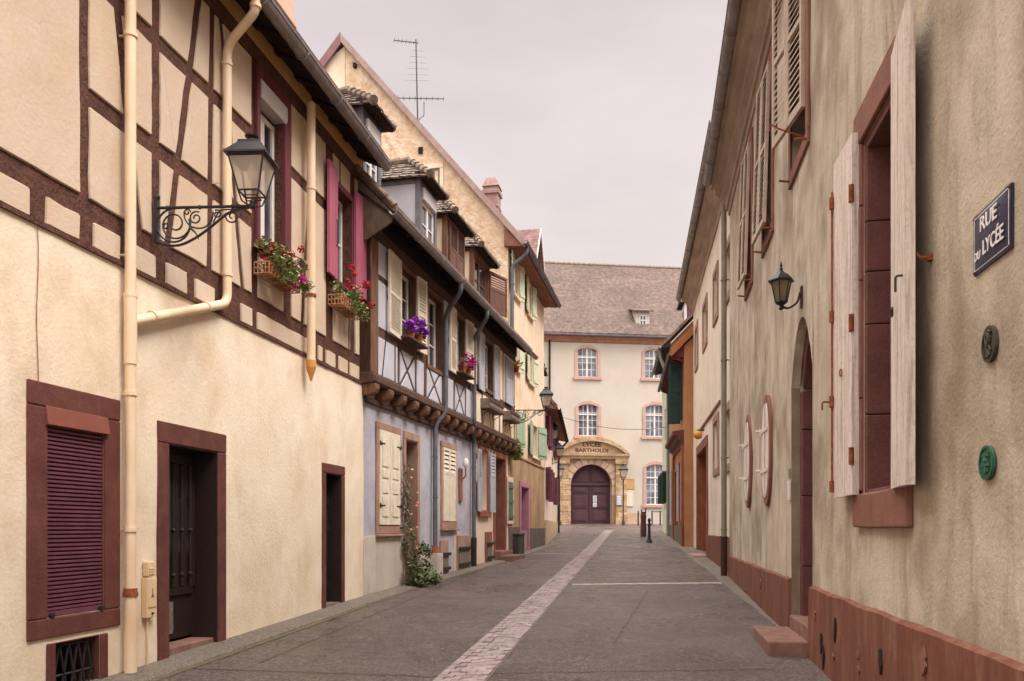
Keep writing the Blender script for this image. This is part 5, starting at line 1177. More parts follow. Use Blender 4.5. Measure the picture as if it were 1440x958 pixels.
# ------------------------------------------------------------------ the school at the end of the street
sc = thing('school_building', 'long cream school building with mottled tile roof and arched stone portal', 'school', FZ.w(9, -4, 1.9))
LZ = FZ.len; Wz = [(812, 840, 489, 530), (813, 841, 568, 613), (906.5, 934, 491, 532), (907.5, 935, 569, 614), (908.5, 936, 653, 710)]
def zr_(r): a, c = FZ.u(r[0]), FZ.u(r[1]); return (a, c, FZ.z(r[0], r[3]), FZ.z(r[0], r[2]))
WZ = [zr_(r) for r in Wz]
du = WZ[2][0]-WZ[0][0]
WZ += [(w[0]+du, w[1]+du, w[2], w[3]) for w in WZ[2:5]]
ga = (FZ.u(801.5), FZ.u(859), 1.5, 6.28); gr = (ga[1]-ga[0])/2; gc = (ga[0]+ga[1])/2; gs = ga[3]-gr
b = MB(); wall_sheet(b, FZ, 0, LZ, 1.2, 15.6, [w+(.2,) for w in WZ]+[(ga[0], ga[1], 1.2, ga[3], .5)], amp=.012, cell=.9); shell(b, FZ, 0, LZ, 1.2, 15.6, 13); b.build('wall', M['far'], sc)
b = MB(); nz_, zz_ = roof_slab(b, FZ, -.4, LZ+.4, .55, 15.72, 46, 13, th=.16)
rf = b.build('roof', M['fartiles'], sc)
b = MB(); hip_tiles(b, FZ.w(-.4, nz_, zz_+.2), FZ.w(LZ+.4, nz_, zz_+.2), .14, .42); b.build('ridge_tiles', M['ridge'], rf, smooth=True)
b = MB(); b.nprism(FZ, [(0, 15.3), (.1, 15.32), (.22, 15.5), (.42, 15.6), (.42, 15.72), (0, 15.72)], 0, LZ); b.build('cornice', mat('dull_red_cornice', lin('a3755f'), lin('8f6450'), 3, .9, .2, 20), sc)
b = MB(); gutter(b, FZ, -.3, LZ+.3, .56, 15.76, .085); b.build('gutter', M['zincpipe'], sc)
b = MB()
for uu in (.01, LZ-.01): b.poly([FZ.w(uu, 0, 15.6), FZ.w(uu, -13, 15.6), FZ.w(uu, nz_, zz_)])
b.build('gable_wall', M['far'], sc)
def arc(c, hw, z, rise, k=8):
    Rr = (hw*hw+rise*rise)/(2*rise); a = math.asin(hw/Rr); return [(c+Rr*math.sin(-a+2*a*i/k), z-Rr+rise+Rr*math.cos(-a+2*a*i/k)) for i in range(k+1)]
for i, w in enumerate(WZ):
    hwid = (w[1]-w[0])/2; c = (w[0]+w[1])/2; rise = .22; zs = w[3]-rise
    ww = casement(sc, FZ, w[0]+.003, w[1]-.003, w[2], w[3], -.15, M['whitewin'], 4, 4 if w[3]-w[2] < 2.4 else 6, fr=.07, bar=.035, glass='farglass', mid=.12)
    b = MB(); b.fbox(FZ, w[0], w[1], -.149, -.12, w[2]+(w[3]-w[2])*.66, w[2]+(w[3]-w[2])*.66+.1); b.build('transom', M['whitewin'], ww)
    b = MB(); sw_ = .22; z0 = w[2]
    b.fbox(FZ, w[0]-sw_, w[0], .0, .05, z0, zs-.002); b.fbox(FZ, w[1], w[1]+sw_, .0, .05, z0, zs-.002)
    ia, oa = arc(c, hwid, zs, rise), arc(c, hwid+sw_, zs, rise+.22)
    for j in range(8): b.fprism(FZ, [ia[j], ia[j+1], oa[j+1], oa[j]], .0, .05)
    for j in range(8): b.fprism(FZ, [(ia[j][0], ia[j][1]), (ia[j+1][0], ia[j+1][1]), (ia[j+1][0], w[3]+.05), (ia[j][0], w[3]+.05)], -.14, .002)
    b.fbox(FZ, w[0]-sw_-.1, w[1]+sw_+.1, .0, .12, z0-.2, z0-.002)
    b.build('window_surround', M['pinksand'], sc)
# roof dormer with a lean-to roof
a, c = FZ.u(896.5), FZ.u(916); nf = -.45
b = MB(); b.hexa([FZ.w(a, nf-1.75, 18.35), FZ.w(c, nf-1.75, 18.35), FZ.w(c, nf, 16.6), FZ.w(a, nf, 16.6), FZ.w(a, nf-1.75, 18.5), FZ.w(c, nf-1.75, 18.5), FZ.w(c, nf, 17.85), FZ.w(a, nf, 17.85)]); o = b.build('dormer', M['far'], sc)
b = MB(); b.hexa([FZ.w(a-.2, nf-2.0, 18.52), FZ.w(c+.2, nf-2.0, 18.52), FZ.w(c+.2, nf+.3, 17.8), FZ.w(a-.2, nf+.3, 17.8), FZ.w(a-.2, nf-2.0, 18.64), FZ.w(c+.2, nf-2.0, 18.64), FZ.w(c+.2, nf+.3, 17.92), FZ.w(a-.2, nf+.3, 17.92)]); b.build('dormer_roof', M['fartiles'], o)
casement(o, FZ, a+.28, c-.28, 16.85, 17.6, nf+.06, M['whitewin'], 2, 2, fr=.06, bar=.05, mid=.06, flat=True)
b = MB(); x = FZ.u(772.5); b.tube([FZ.w(x, .12, 15.6), FZ.w(x, .12, 2.0)], .07, 8); b.build('downpipe', M['darkwood'], sc, smooth=True)
for (p_, q_) in ((0, FZ.u(783)-.01), (FZ.u(880)+.01, FZ.u(905))): b = MB(); b.fbox(FZ, p_, q_, .0, .06, 1.4, 2.72); b.build('plinth', M['sandlight'], sc)
# portal
pz = lambda y: FZ.z(831, y); pu = FZ.u
pt = thing('stone_portal', 'sandstone arched portal with segmental pediment lettered LYCEE BARTHOLDI over the plum gate', 'portal', FZ.w(gc, 0, 1.9))
b = MB(); x0, x1 = pu(784), pu(879.5); zt1 = pz(646)
arcp = [(gc-gr*math.cos(math.pi*i/20), gs+gr*math.sin(math.pi*i/20)) for i in range(21)]
b.fprism(FZ, [(x0, 1.5), (ga[0], 1.5)]+arcp+[(ga[1], 1.5), (x1, 1.5), (x1, zt1), (x0, zt1)], .0, .3); b.build('masonry', M['sand'], pt)
for i in range(11):
    t0, t1 = math.pi*(i+.06)/11, math.pi*(i+.94)/11; r0, r1 = gr+.015, gr+(.62 if i % 2 == 0 else .5); k = 3
    b = MB(); P = [(gc-r0*math.cos(t0+(t1-t0)*j/k), gs+r0*math.sin(t0+(t1-t0)*j/k)) for j in range(k+1)]+[(gc-r1*math.cos(t1+(t0-t1)*j/k), gs+r1*math.sin(t1+(t0-t1)*j/k)) for j in range(k+1)]
    b.fprism(FZ, P, .302, .36); b.build('voussoir', M['sandlight'] if i % 3 else M['pinksand'], pt)
for (pa, pb) in ((784, 797.5), (864, 879)):
    b = MB(); a, c = pu(pa), pu(pb); z = 2.75
    b.fbox(FZ, a-.05, c+.05, .3, .62, 1.5, 2.7)
    for i in range(8):
        zz0 = z+(6.3-z)*i/8; b.fbox(FZ, a, c, .3, .52+random.uniform(-.006, .006), zz0+.022, z+(6.3-z)*(i+1)/8-.022)
    b.fbox(FZ, a+.02, c-.02, .3, .5, 2.6, 6.3); b.fbox(FZ, a-.08, c+.08, .3, .64, 6.3, zt1-.002); b.build('pilaster', M['sand'], pt, bevel=.02)
b = MB(); b.nprism(FZ, [(0, zt1), (.6, zt1), (.62, zt1+.12), (.78, zt1+.2), (.82, zt1+.36), (0, zt1+.4)], x0-.12, x1+.12); b.build('entablature', M['sandlight'], pt)
zp0 = zt1+.4; hw2 = (x1-x0)/2+.2; rise = pz(616)-zp0; ar = arc(gc, hw2, zp0, rise, 20); ai = arc(gc, hw2-.3, zp0, rise-.3, 20)
b = MB(); b.fprism(FZ, ai, .0, .45); tp = b.build('tympanum', M['sandlight'], pt)
b = MB()
for j in range(20): b.fprism(FZ, [ai[j], ai[j+1], ar[j+1], ar[j]], .0, .78)
b.build('pediment_cornice', M['sand'], pt)
dx = (FZ.d.x, FZ.d.y, 0)
text_mesh('LYCÉE', .4, FZ.w(gc, .455, pz(626.6)), dx, 'lettering', M['letter'], pt, ext=.012, bold=.012, sx=1.25)
text_mesh('BARTHOLDI', .38, FZ.w(gc, .455, pz(634.6)), dx, 'lettering', M['letter'], pt, ext=.012, bold=.012, sx=1.2)
# gate
gt = MB(); nf = -.2
gp = [(gc-(gr-.01)*math.cos(math.pi*i/20), gs+(gr-.01)*math.sin(math.pi*i/20)) for i in range(21)]
gt.fprism(FZ, [(ga[0]+.01, 1.7)]+gp+[(ga[1]-.01, 1.7)], nf-.08, nf); gate = gt.build('gate', M['plumdoor'], pt)
b = MB(); b.fbox(FZ, ga[0]+.02, ga[1]-.02, nf, nf+.1, gs+.02, gs+.2); b.fbox(FZ, gc-.035, gc+.035, nf, nf+.05, 1.95, gs)
for s in (-1, 1):
    for (za, zb3) in ((2.1, 2.9), (3.1, 4.05), (4.2, 4.62)):
        ua, uc = gc+s*.18, gc+s*1.3; b.fbox(FZ, min(ua, uc), max(ua, uc), nf, nf+.035, za, zb3); b.fbox(FZ, min(ua, uc)+.12, max(ua, uc)-.12, nf+.035, nf+.06, za+.1, zb3-.1)
    pp = [(gc+s*.15, gs+.3), (gc+s*1.15, gs+.3), (gc+s*.95, gs+.75), (gc+s*.6, gs+1.05), (gc+s*.15, gs+1.2)]; b.fprism(FZ, pp, nf, nf+.04)
b.build('gate_panels', mat('plum_gate_panel_paint', lin('55373e'), lin('4a2f36'), 4, .5, .1, 30), gate, bevel=.012)
b = MB(); a = pu(834.5); b.fbox(FZ, a, a+.28, nf+.062, nf+.07, pz(706), pz(697)); b.fbox(FZ, a, a+.28, nf+.062, nf+.07, pz(713), pz(707)); b.build('notice', M['paper'], gate)
b = MB(); [b.fbox(FZ, a+.04, a+.24, nf+.0705, nf+.072, z, z+.03) for z in [pz(712.4)+.06*i for i in range(4)]+[pz(705.3)+.06*i for i in range(7)]]; b.build('notice_print', M['ink'], gate)
def board(name, label, pl, pr, pt_, pb_, m, n0=.0, lines=0):
    t = thing(name, label, 'sign', FZ.w(pu((pl+pr)/2), n0, pz(pb_))); b = MB(); a, c = pu(pl), pu(pr); b.fbox(FZ, a, c, n0, n0+.05, pz(pb_), pz(pt_)); b.build('panel', M[m], t, bevel=.008)
    b = MB(); frame_boxes(b, FZ, a+.06, c-.06, pz(pb_)+.06, pz(pt_)-.06, .05, .05, .05, n0+.05, n0+.065); b.build('frame', M['zinc'] if m == 'paper' else M[m], t)
    if lines:
        b = MB(); [b.fbox(FZ, a+.1, c-.12, n0+.051, n0+.053, pz(pb_)+.12+i*.11, pz(pb_)+.15+i*.11) for i in range(lines)]; b.build('print', M['ink'], t)
board('notice_board', 'white notice board on the right pilaster of the stone portal', 864, 872, 696, 711, 'paper', .53, 5)
board('wall_plaque', 'tan square plaque on the cream wall right of the portal lantern', 879.5, 892, 673, 688, 'tan')
board('wall_plaque', 'faint pale board on the cream wall below the tan plaque', 880, 890.5, 689, 712, 'palestone')
# bollards and posts
def bollard(px, py, h, label, grp='iron bollards in the street'):
    y = 1886/(py-709); 
    lo, hi = 10., 58.
    for _ in range(40):
        y = (lo+hi)/2
        if PY0+FPX*(CZ-gz(y))/y > py: lo = y
        else: hi = y
    x = (px-PX0)/FPX*y; t = thing('bollard', label, 'bollard', (x, y, gz(y)), grp); b = MB(); s = h
    b.lathe((x, y, gz(y)-.05), [(.13, 0), (.13, .1), (.1, .14), (.075, .2), (.06, .3), (.055, .72*s), (.075, .74*s), (.075, .79*s), (.05, .82*s)], 12); b.build('post', M['iron'], t, smooth=True)
    b = MB(); b.lathe((x, y, gz(y)-.05), [(.045, .82*s), (.05, .88*s), (.075, .93*s), (.06, .99*s), (.02, 1.03*s)], 12); b.build('finial', M['iron'], t, smooth=True)
    return t
bollard(913, 763, 1.05, 'black iron bollard with rounded finial on the right side of the street')
bollard(767, 759, 1.0, 'black iron bollard at the left kerb by the pale house')
bollard(953, 762, .9, 'black iron bollard against the orange house wall')
t = thing('wrapped_post', 'thick post wrapped in brown cover beside the black bollard', 'post', ((905-720)/1150*40, 40, gz(40))); b = MB()
x, y = (904.8-720)/1150*40, 40; b.lathe((x, y, gz(40)), [(.14, 0), (.15, .3), (.13, .8), (.15, 1.0), (.1, 1.2), (.03, 1.22)], 9); b.build('cover', M['wrap'], t)
b = MB(); b.tube([(x-.1, y-.05, gz(40)+1.15), (x-.1, y-.05, gz(40)+1.32)], .03, 6); b.tube([(x+.1, y-.05, gz(40)+1.12), (x+.1, y-.05, gz(40)+1.38)], .03, 6); b.build('post_top', M['iron'], t)
rail = thing('railing', 'low dark railing of thin posts in front of the school wall', 'railing', (10.2, 57.5, gz(57.5)))
for px in (897.5, 917, 928.5): 
    y = 57.0; b = MB(); x = (px-720)/1150*y; b.tube([(x, y, gz(y)), (x, y, gz(y)+1.0)], .05, 8); b.build('post', M['iron'], rail)
b = MB(); b.tube([((917-720)/1150*57, 57, gz(57)+.95), ((936-720)/1150*57, 57, gz(57)+.95)], .03, 6); b.build('top_rail', M['iron'], rail)
b = MB(); p0, p1 = F4.w(F4.u(775), .1, 0), FS.w(5, .02, 0); p0.z = CZ+(742-583)/1150*p0.y; pe = FG.w(2, .02, 0); pe.z = CZ+(742-601)/1150*pe.y*1.0
b.tube([p0.lerp(pe, i/14)-Vector((0, 0, .35*math.sin(math.pi*i/14))) for i in range(15)], .012, 4); tag(b.build('overhead_cable', M['iron'], None, loc=tuple(p0)), 'thin cable strung across the street in front of the school', 'cable')
# ------------------------------------------------------------------ right: the beige house with the arched door
r1 = thing('plastered_house', 'long beige plastered house with red plinth, louvred shutters, oval windows and arched door', 'house', FR.w(8, -3, gz(9)))
LR = FR.len; yu = lambda y: (y-FR.p.y)/FR.d.y
bw = (yu(5.52), yu(6.58), 1.92, 4.74); dw = (FR.u(1143), FR.u(1113), -.3, 4.06, .45)
up = [(yu(8.98), yu(9.98), 5.97, 8.3), (yu(11.62), yu(12.55), 5.97, 8.3), (yu(14.05), yu(14.95), 5.97, 8.3)]
ov = [(FR.u(1081), 2.78), (FR.u(1054), 2.81)]
b = MB(); wall_sheet(b, FR, 0, LR, .9, 9.35, [bw+(.3,), dw]+[h+(.25,) for h in up], amp=.012, cell=.28, seed=9); shell(b, FR, 0, LR, -.3, 9.35, 9); b.build('wall', M['rwall'], r1)
PT = 1.02
def plinth(b, F, u0, u1, z0, z1):
    k = max(1, int((u1-u0)/.25)); js = 5
    def pt(u, j):
        if j == js+1: return F.w(u, .0, z1+.012*mnoise.noise(Vector((u*2, 0, 3))))
        z = z0+(z1-.02-z0)*j/js; p = F.w(u, 0, z); return F.w(u, .045+.012*mnoise.noise(p*2)+.006*mnoise.noise(p*7), z+(.015*mnoise.noise(Vector((u*1.7, 5, 3))) if j == js else 0))
    for i in range(k):
        a, c = u0+(u1-u0)*i/k, u0+(u1-u0)*(i+1)/k
        for j in range(js+1): b.poly([pt(a, j), pt(c, j), pt(c, j+1), pt(a, j+1)])
    for u in (u0, u1): b.poly([F.w(u, 0, z0), F.w(u, .05, z0), F.w(u, .045, z1-.02), F.w(u, 0, z1)])
b = MB(); plinth(b, FR, dw[1], LR-.02, -.3, PT); b.build('plinth', M['plinth'], r1, smooth=True)
b = MB(); plinth(b, FR, 0, dw[0], -.4, PT); pl = b.build('plinth', M['plinth'], r1, smooth=True)
b = MB(); rg = random.Random(4)
for (px, py) in ((1183, 885), (1166, 925), (1250, 930), (1163, 905)):                                     # chips knocked through the plinth paint
    u, z = FR.uz(px, py); k = 9; b = MB(); b.fprism(FR, [(u+.035*math.cos(t*6.283/k)*rg.uniform(.6, 1.3), z+.11*math.sin(t*6.283/k)*rg.uniform(.6, 1.2)) for t in range(k)], .05, .062); b.build('plinth_hole', M['darkwood'], pl)
b = MB()
for i in range(26):
    u = rg.uniform(yu(4), LR); z = rg.uniform(.2, .85)
    if dw[0]-.2 < u < dw[1]+.2 or z < gz(FR.w(u, 0, 0).y)+.08: continue
    k = 10; s = rg.uniform(.025, .06); b = MB(); b.fprism(FR, [(u+s*math.cos(t*6.283/k)*rg.uniform(.5, 1.3), z+s*1.5*math.sin(t*6.283/k)*rg.uniform(.4, 1.2)) for t in range(k)], .048, .0605); b.build('bare_patch', M['surr'], pl)
# cornice, gutter, roof
b = MB(); b.nprism(FR, [(0, 8.62), (.03, 8.62), (.05, 8.72), (.09, 8.74), (.1, 8.84), (.2, 8.96), (.21, 9.02), (.33, 9.1), (.36, 9.2), (.42, 9.22), (.42, 9.34), (0, 9.34)], 0, LR); b.build('cornice', M['cornice'], r1)
b = MB(); gutter(b, FR, 0, LR-.3, .5, 9.28, .1); b.build('gutter', M['zinc'], r1)
b = MB(); nr, zr = roof_slab(b, FR, -.1, LR, .46, 9.36, 40, 9); b.build('roof', M['tiles'], r1)
b = MB()
for uu in (.01, LR-.01): b.poly([FR.w(uu, 0, 9.3), FR.w(uu, -9, 9.3), FR.w(uu, nr, zr)])
b.build('gable_wall', M['rwall'], r1)
# big near window
b = MB(); u0, u1 = bw[:2]; fw = .2
for (a, c) in ((u0-fw, u0), (u1, u1+fw)):
    z = 1.93; hs = [.75, .95, .6, .52]
    for h in hs:
        z1 = min(z+h, 4.735); b.fbox(FR, a, c, -.0, .035+random.uniform(-.003, .003), z+.004, z1-.002); z = z1
b.fbox(FR, u0-fw, u1+fw, .0, .04, 4.742, 5.02); b.build('window_surround', M['surr'], r1, bevel=.012)
b = MB(); um = (u0+u1)/2+.12
b.fprism(FR, [(u0-fw, 1.64), (um, 1.635), (um-.02, 1.78), (um+.02, 1.9), (u0-fw, 1.925)], .0, .055); b.fprism(FR, [(um+.006, 1.635), (u1+fw, 1.645), (u1+fw, 1.915), (um+.03, 1.905), (um-.013, 1.78)], .0, .048); b.build('sill', M['surr'], r1, bevel=.014)
b = MB(); z = 1.92
for h in (.62, .72, .42, .4, .66): b.fbox(FR, u1-.07, u1+.01, -.3, -.002, z+.003, min(z+h, 4.74)-.003); b.fbox(FR, u0-.01, u0+.07, -.3, -.002, z+.003, min(z+h, 4.74)-.003); z += h
b.fbox(FR, u0+.07, u1-.07, -.3, -.002, 4.66, 4.745); b.fbox(FR, u0+.07, u1-.07, -.3, -.002, 1.9, 1.94); b.build('reveal', M['rstone'], r1, bevel=.01)
ww = casement(r1, FR, u0+.07, u1-.07, 1.94, 4.66, -.24, M['surr'], 2, 4, fr=.06)
LF = FR.hinge(u1+.03, .06, 2); lf_ = board_leaf(LF, .62, 1.9, 4.84, M['flaky'], r1, planks=3, battens=(), th=.05)
LN = FR.hinge(yu(4.93), .135, -7.5); ln_ = board_leaf(LN, .63, 1.9, 4.84, M['flaky'], r1, planks=4, battens=(), th=.055)
b = MB()
for z in (2.22, 3.3, 4.35): b.tube([FR.w(u1+.04, .09, z-.07), FR.w(u1+.04, .09, z+.07)], .022, 8); b.fbox(LF, .03, .2, -.045, -.028, z-.02, z+.02)
b.build('hinge', M['rust'], lf_)
b = MB(); b.tube([LF.w(.6, .038, 1.95), LF.w(.6, .038, 4.6)], .009, 6)
for z in (2.0, 2.75, 3.5, 4.5): b.tube([LF.w(.6, .04, z-.05), LF.w(.6, .04, z+.05)], .022, 6)
b.tube(elbow([LF.w(.6, .04, 2.75), LF.w(.6, .12, 2.75), LF.w(.6, .12, 2.68)], .02), .009, 5); b.tube([LF.w(.3+.03*math.cos(t), .04, 2.95+.03*math.sin(t)) for t in [i*.7 for i in range(10)]], .006, 5); b.build('espagnolette', M['rust'], lf_)
b = MB(); b.tube([LN.w(.4+.03*math.cos(t), .05, 3.05+.03*math.sin(t)) for t in [i*.7 for i in range(10)]], .006, 5); b.tube(elbow([LN.w(.1, .03, 3.2), LN.w(.1, .07, 3.2), LN.w(.1, .07, 3.1)], .02), .008, 5); b.build('ring', M['iron'], ln_)
# upper louvred shutters
for i, w in enumerate(up):
    b = MB(); frame_boxes(b, FR, *w, .14, .16, .16, .0, .035); b.build('window_surround', M['surr'], r1, bevel=.01)
    casement(r1, FR, w[0]+.004, w[1]-.004, w[2], w[3], -.14, M['surr'], 2, 3)
    hwid = (w[1]-w[0])/2
    for k in range(2):
        an_ = (10, 3, 2)[i]; F_ = FR.hinge(w[0]+.004, .05, an_).off(0) if k == 0 else FR.hinge(w[0]+.004+hwid*math.cos(R(an_)), .05+hwid*math.sin(R(an_)), an_); o = louvre(F_, hwid-.008, w[2]+(.3 if i == 0 else .02), w[3]-.02, M['slat'], r1, split=.5, pitch=.075, th=.045)
        if i > 0:                                                         # pushed out a little at the foot
            ang_ = math.atan2(.34 if i == 0 else .07, w[3]-w[2]); me = o.data; off = wloc(r1)
            zt = w[3]; nn = Vector((FR.n.x, FR.n.y, 0))
            for v in me.vertices:
                d = zt-(v.co.z+off.z); v.co = v.co+nn*(d*math.sin(ang_))+Vector((0, 0, d*(1-math.cos(ang_))))
    b = MB(); u = w[0]+.02; reach = .34 if i == 0 else .1
    b.tube(elbow([FR.w(w[0]+.05, .02, w[2]-.02), FR.w(w[0]+.05, reach*.9, w[2]+.1), FR.w(w[0]+.05, reach+.05, w[2]+.16), FR.w(w[0]+.1, reach+.05, w[2]+.1)], .03), .01, 5)
    b.tube([FR.w(w[0]-.1, .03, w[2]-.1), FR.w(w[0]-.1, .16, w[2]-.1)], .014, 6); b.tube([FR.w(w[1]+.02, .03, w[2]-.1), FR.w(w[1]+.02, .16, w[2]-.08)], .014, 6); b.build('shutter_stay', M['rust'], r1)
# oval windows
for (uc, zc) in ov:
    K = 40; b = MB(); ring = []
    for i in range(K):
        t0, t1 = 2*math.pi*i/K, 2*math.pi*(i+1)/K
        P = [(uc+.46*math.cos(t0), zc+.82*math.sin(t0)), (uc+.46*math.cos(t1), zc+.82*math.sin(t1)), (uc+.36*math.cos(t1), zc+.71*math.sin(t1)), (uc+.36*math.cos(t0), zc+.71*math.sin(t0))]
        b.fprism(FR, P, .0, .045)
    o = b.build('oval_window', M['surr'], r1)
    b = MB(); P = [(uc+.35*math.cos(2*math.pi*i/K), zc+.7*math.sin(2*math.pi*i/K)) for i in range(K)]
    b.fprism(FR, [p for p in P if p[0] < uc-.003], .01, .055); b.fprism(FR, [p for p in P if p[0] > uc+.003], .01, .06); b.build('shutter', M['worn_white'], o)
    b = MB()
    for z in (-.3, .3):
        b = MB(); b.fbox(FR, uc-.3, uc+.36, .058, .07, zc+z-.025, zc+z+.025); b.tube([FR.w(uc+.33, .075, zc+z-.05), FR.w(uc+.33, .075, zc+z+.05)], .022, 8); b.tube([FR.w(uc+.33, .02, zc+z), FR.w(uc+.33, .15, zc+z+.02)], .018, 6); b.build('hinge', M['worn_white'], o)
# arched door recess
a, c = dw[:2]; hwid = (c-a)/2; mc = (a+c)/2; zs = 3.35; za = dw[3]
def parch(hw, z0, z1, k=10):
    r = []
    for i in range(k+1):
        t = -1+2*i/k; r.append((mc+hw*t, z0+(z1-z0)*max(0, 1-abs(t)**2.2)))
    return r
A = parch(hwid, zs, za-.01)
b = MB()
for i in range(10): b.fprism(FR, [A[i], A[i+1], (A[i+1][0], za+.02), (A[i][0], za+.02)], -.1, .003)
b.build('arch_head', M['rwall'], r1)
b = MB(); b.fbox(FR, c-.01, c, -.1, .001, -.3, zs); b.build('arch_reveal', M['greenrev'], r1)
gy = gz(FR.w(mc, 0, 0).y); b = MB(); sw_ = .16; A2 = parch(hwid-sw_, zs-.05, za-.22)
for (p, q) in ((a+.012, a+sw_), (c-sw_, c-.012)):
    z = gy
    for h in (.9, .85, .8, .55): z1 = min(z+h, zs-.05); b.fbox(FR, p, q, -.45, -.1+random.uniform(-.004, .004), z+.004, z1-.004); z = z1
Ao = parch(hwid, zs-.05, za+.01)
for i in range(10): b.fprism(FR, [A2[i], A2[i+1], (A2[i+1][0], za+.03), (A2[i][0], za+.03)], -.45, -.105)
b.build('door_surround', M['rstone'], r1, bevel=.01)
b = MB(); b.fbox(FR, a+sw_, c-sw_, -.45, -.4, gy+.3, za-.05); W = c-a-2*sw_
for i in range(2):
    for (p, q) in ((.12, .38), (.42, .7)): b.fbox(FR, a+sw_+W*(.08+.46*i), a+sw_+W*(.46+.46*i), -.4, -.37, gy+.3+2.7*p, gy+.3+2.7*q)
b.fbox(FR, a+sw_, c-sw_, -.4, -.36, gy+2.5, gy+2.6); dr = b.build('door', M['door_dark'], r1, bevel=.008)
b = MB(); b.fbox(FR, a+sw_+.06, c-sw_-.06, -.399, -.392, gy+2.65, za-.3); b.build('fanlight', M['glass'], dr)
b = MB(); b.tube([FR.w(c-sw_-.12, -.4, gy+1.3), FR.w(c-sw_-.12, -.32, gy+1.3)], .03, 8); b.build('door_knob', M['zinc'], dr)
b = MB(); b.fbox(FR, a+.02, c-.02, -.45, .03, gy-.4, gy+.3); b.build('upper_step', M['stone'], r1, bevel=.02)
ds = thing('doorstep', 'red sandstone doorstep block in front of the arched door', 'doorstep', FR.w(mc, .2, gy))
b = MB(); b.fbox(FR, a+.0, c+.02, .03, .46, gy-.2, gy+.15); b.build('tread', M['stone'], ds, bevel=.022)
b = MB(); b.fbox(FR, c+.05, c+.15, .0, .025, 1.98, 2.22); nb = b.build('bell_panel', M['whiteplastic'], r1, bevel=.006)
b = MB(); b.fbox(FR, c+.05, c+.17, .0, .012, 2.27, 2.37); b.build('number_plate', M['zinc'], r1)
text_mesh('55', .085, FR.w(c+.11, .0135, 2.32), (-FR.d.x, -FR.d.y, 0), 'house_number', M['ink'], nb, ext=.001)
b = MB(); ue = LR+.07; g = gz(18.2)
b.tube([FR.w(ue, .12, 9.6), FR.w(ue, .12, 1.38)], .062, 12); pipe_rings(b, [FR.w(ue, .12, z) for z in (7.2, 5.4, 3.2, 1.6)], .074)
for z in (7.2, 5.4, 3.2): b.tube([FR.w(ue, 0, z), FR.w(ue-.12, .1, z)], .012, 5)
dp = b.build('downpipe', M['greenpipe'], r1, smooth=True); b = MB(); b.tube([FR.w(ue, .12, 1.42), FR.w(ue, .12, g)], .072, 12); pipe_rings(b, [FR.w(ue, .12, 1.42)], .085); b.build('pipe_foot', M['rustpipe'], dp, smooth=True)
# street sign, plaques, hook
sg = thing('street_sign', 'dark blue enamel street sign lettered RUE DU LYCEE on the beige wall', 'street sign', FR.w(FR.u(1399), .0, 3.1))
a, c = FR.u(1426), FR.u(1373); z0, z1 = 2.955, 3.262
b = MB(); k = 10
def bulge(x, z): return .014+.014*(1-((x-.5)*2)**2)*(1-((z-.5)*2)**2)
G = [[FR.w(a+(c-a)*i/k, bulge(i/k, j/8), z0+(z1-z0)*j/8) for j in range(9)] for i in range(k+1)]
for i in range(k):
    for j in range(8): b.poly([G[i][j], G[i+1][j], G[i+1][j+1], G[i][j+1]])
b.fbox(FR, a, c, .0, .012, z0, z1); b.build('panel', M['enamel'], sg, recalc=True)
b = MB(); frame_boxes(b, FR, a+.022, c-.022, z0+.022, z1-.022, .005, .005, .005, .012, .0185); b.build('border', M['white_enamel'], sg)
b = MB(); [b.ball(FR.w(u, .016, z), .008, 6, 4) for u in (a+.014, c-.014) for z in (z0+.014, z1-.014)]; b.build('screw', M['rust'], sg)
rd = (-FR.d.x, -FR.d.y, 0)
text_mesh('RUE', .105, FR.w((a+c)/2, .0285, z0+.222), rd, 'lettering', M['white_enamel'], sg, ext=.002, bold=.0012, sx=1.1)
text_mesh('DU', .062, FR.w(c-.075, .0225, z0+.082), rd, 'lettering', M['white_enamel'], sg, ext=.002, bold=.001, sx=.9)
text_mesh('LYCÉE', .105, FR.w((a+c)/2-.05, .027, z0+.096), rd, 'lettering', M['white_enamel'], sg, ext=.002, bold=.0012, sx=.86)
